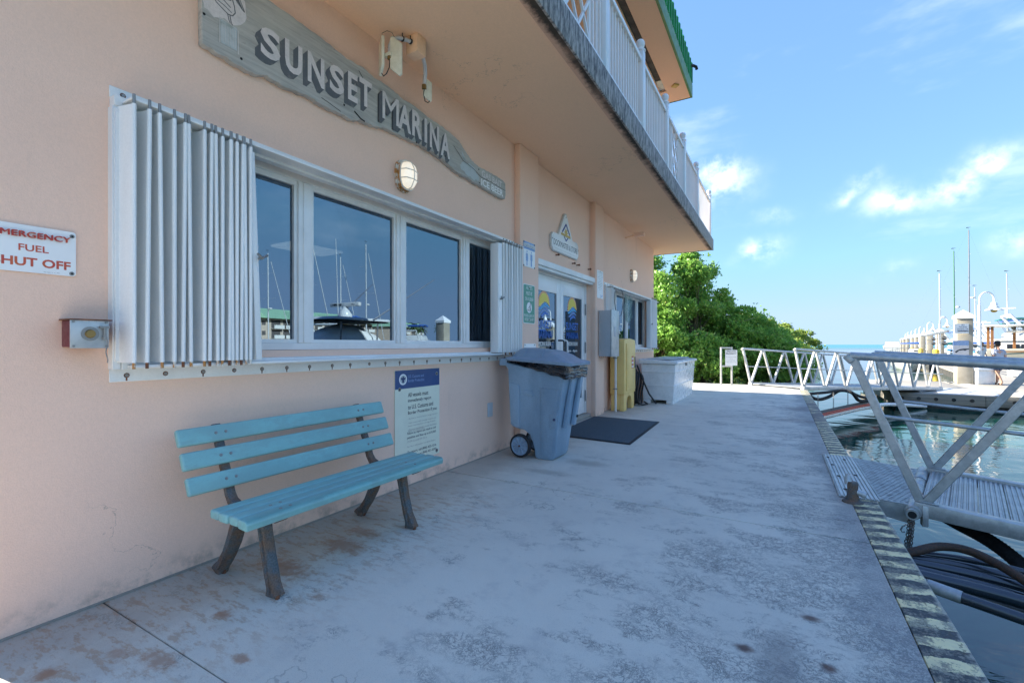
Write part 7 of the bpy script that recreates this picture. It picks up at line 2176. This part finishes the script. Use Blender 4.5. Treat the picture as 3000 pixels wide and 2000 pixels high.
def build_leaves(name, V_, mat, parent, tone):
    n = len(V_) // 4
    me_ = bpy.data.meshes.new(name)
    inv = np.array(W[parent].inverted())
    V_ = V_ @ inv[:3, :3].T + inv[:3, 3]
    me_.vertices.add(len(V_)); me_.vertices.foreach_set('co', V_.astype(np.float32).ravel())
    me_.loops.add(4 * n); me_.loops.foreach_set('vertex_index', np.arange(4 * n, dtype=np.int32))
    me_.polygons.add(n); me_.polygons.foreach_set('loop_start', np.arange(0, 4 * n, 4, dtype=np.int32)); me_.polygons.foreach_set('loop_total', np.full(n, 4, dtype=np.int32))
    at_ = me_.attributes.new('leaf_tone', 'FLOAT', 'FACE'); at_.data.foreach_set('value', tone.astype(np.float32))
    me_.update(); me_.validate()
    me_.materials.append(mat)
    o = bpy.data.objects.new(name, me_); _link(o, parent, W[parent]); return o


def mangrove(label, x, y, h, rad, nleaf, size, mat='leaf_near', seed=1, base=-.2, group='mangrove trees at the end of the walkway', squash=(1, 1, 1), nclump=None):
    g = np.random.default_rng(seed); rr = random.Random(seed)
    t_ = thing('mangrove_tree', label, 'tree', (x, y, base), group=group)
    # clumps of foliage on limb ends through an uneven volume
    nc = nclump or int(40 + rad * 26)
    cl = []
    for k in range(nc):
        a = rr.uniform(0, 2 * math.pi); f = rr.uniform(.02, 1) ** .8
        zz = f * h
        env = (math.sin(min(1, (f * .90 + .16)) * math.pi) ** .55) * rad * (rr.uniform(.02, 1) ** .6) * 1.08
        cl.append((x + env * math.cos(a) * squash[0], y + env * math.sin(a) * squash[1], base + zz * .97 + .1, rr.uniform(.28, .55) * (rad / 2.2) ** .5))
    trunk = MB()
    for k in range(4):
        a = k * 1.57 + rr.random(); bx, by = x + .5 * math.cos(a), y + .5 * math.sin(a)
        trunk.tube([(bx, by, base - .6), (x + .2 * math.cos(a), y + .2 * math.sin(a), base + h * .18), (x + .15 * math.cos(a + 1), y + .15 * math.sin(a + 1), base + h * .4)], [.05, .07, .05], 6)
    trunk.tube([(x, y, base), (x + .1, y + .1, base + h * .4), (x - .1, y, base + h * .8)], [.12, .08, .03], 7)
    trunk.build('trunk', MT['bark'], t_, smooth=True)
    lb_ = MB()
    for (cx2, cy2, cz2, cr) in cl[::1]:
        s = Vector((x + rr.uniform(-.3, .3), y + rr.uniform(-.3, .3), base + (cz2 - base) * .45)); e_ = Vector((cx2, cy2, cz2)); mid = (s + e_) / 2 + Vector((rr.uniform(-.2, .2), rr.uniform(-.2, .2), -.15))
        lb_.tube([s, mid, e_], [.022, .014, .007], 5)
        for q in range(3):
            d_ = Vector((rr.gauss(0, 1), rr.gauss(0, 1), abs(rr.gauss(0, 1)))).normalized(); lb_.tube([e_, e_ + d_ * cr * .9], [.008, .004], 4)
    lb_.build('branches', MT['twig'], t_)
    if mat == 'leaf_near':
        for k in range(7):
            cx2, cy2, cz2, cr = cl[rr.randrange(len(cl))]
            e_ = Vector((cx2, cy2, cz2)); d_ = Vector((rr.uniform(-.2, 1), rr.uniform(-1, -.2), rr.uniform(.1, .9))).normalized()
            bb = MB(); bb.tube([e_ - d_ * .3, e_ + d_ * cr * .6 + Vector((0, 0, .05)), e_ + d_ * (cr + .28)], [.016, .011, .005], 5); bb.build('bare_branch', MT['sand'], t_)
    C_ = np.array(cl); w = C_[:, 3] ** 2; idx = g.choice(len(cl), nleaf, p=w / w.sum())
    d = g.normal(size=(nleaf, 3)); d /= np.linalg.norm(d, axis=1)[:, None]
    r_ = (g.uniform(.35, 1.0, nleaf) ** .6)[:, None] * C_[idx, 3][:, None] * (1 + .35 * np.sin(idx * 7.3)[:, None] * 0)
    P_ = C_[idx, :3] + d * r_ * np.array([1, 1, .72])
    far_ = g.random(nleaf) < .07
    P_[far_] += d[far_] * C_[idx[far_], 3][:, None] * g.uniform(.2, .8, far_.sum())[:, None]
    # leaves gather in rosettes at twig ends
    ro = g.integers(0, max(1, nleaf // 9), nleaf); rc = P_[ro % nleaf]
    k = g.random(nleaf) < .6
    P_[k] = rc[k] + g.normal(size=(k.sum(), 3)) * size * .16
    dd = np.where(k[:, None], d * .4 + np.array([0, 0, .5]), d)
    P_ = P_[P_[:, 2] > base - .1]; n2 = len(P_)
    V_ = leaf_mesh(P_, size, .4, seed, dirs=dd[:n2] * 0 + np.array([0, 0, .35]))
    clump_tone = g.random(len(cl))
    tone = np.clip(clump_tone[idx[:n2]] * .5 + g.random(n2) * .55, 0, 1)
    build_leaves('crown', V_, MT[mat], t_, tone)
    return t_


NEAR = [  # x, y, h, rad, leaves, leaf size
    (-4.6, 17.6, 4.9, 1.9, 26000, .115, 'tall mangrove touching the corner of the building'),
    (-2.9, 18.3, 4.75, 1.55, 24000, .11, 'tallest mangrove leaning out right of the balcony end'),
    (-1.9, 19.3, 3.1, 1.5, 20000, .11, 'rounded mangrove behind the private property sign'),
    (-3.7, 16.9, 2.6, 1.4, 20000, .105, 'low yellow green mangrove behind the white dock box'),
    (-2.3, 17.0, 1.55, 1.15, 14000, .10, 'short mangrove just left of the property sign posts'),
    (-.75, 19.8, 2.3, 1.35, 16000, .105, 'mangrove bending over the water behind the far gangway'),
    (.1, 19.6, 1.25, .95, 9000, .10, 'small mangrove with its feet in the water beside the far gangway'),
    (-6.6, 18.2, 5.2, 2.0, 16000, .12, 'mangrove hidden mostly behind the building corner'),
    (-5.4, 21.5, 4.6, 2.2, 14000, .12, 'mangrove in the second row behind the tallest one'),
]
for i, (x, y, h, r_, n, s, lb) in enumerate(NEAR): mangrove(lb, x, y, h, r_, int(n * 1.5), s, 'leaf_near', 20 + i)
FAR = [
    (-2.6, 26.5, 3.0, 2.0, 12000, .13, 'mangrove behind the nearest group, left of the pale far clump'), (-2.3, 33, 3.6, 2.2, 12000, .15, 'yellowish mangrove crown above the far gangway rail'),
    (-2.6, 41, 4.1, 2.8, 13000, .18, 'broad pale green mangrove in the middle distance'), (-1.9, 50, 4.4, 3.2, 13000, .20, 'rounded mangrove in the middle of the far headland'),
    (-.9, 58, 4.5, 3.4, 12000, .22, 'far mangrove right of the middle of the headland'), (.6, 66, 4.4, 3.4, 11000, .24, 'second last mangrove of the headland towards the sea'),
    (2.4, 73, 3.7, 2.6, 9000, .25, 'last low mangrove at the tip of the headland'), (-6, 34, 4.5, 3.5, 9000, .2, 'mangrove deep in the wood behind the near ones'), (-4, 48, 4.3, 4, 9000, .24, 'mangrove deep in the wood behind the far clump')]
for i, (x, y, h, r_, n, s, lb) in enumerate(FAR): mangrove(lb, x, y, h, r_, n, s, 'leaf_far', 50 + i, base=-.9, group='mangroves of the far headland', nclump=70)
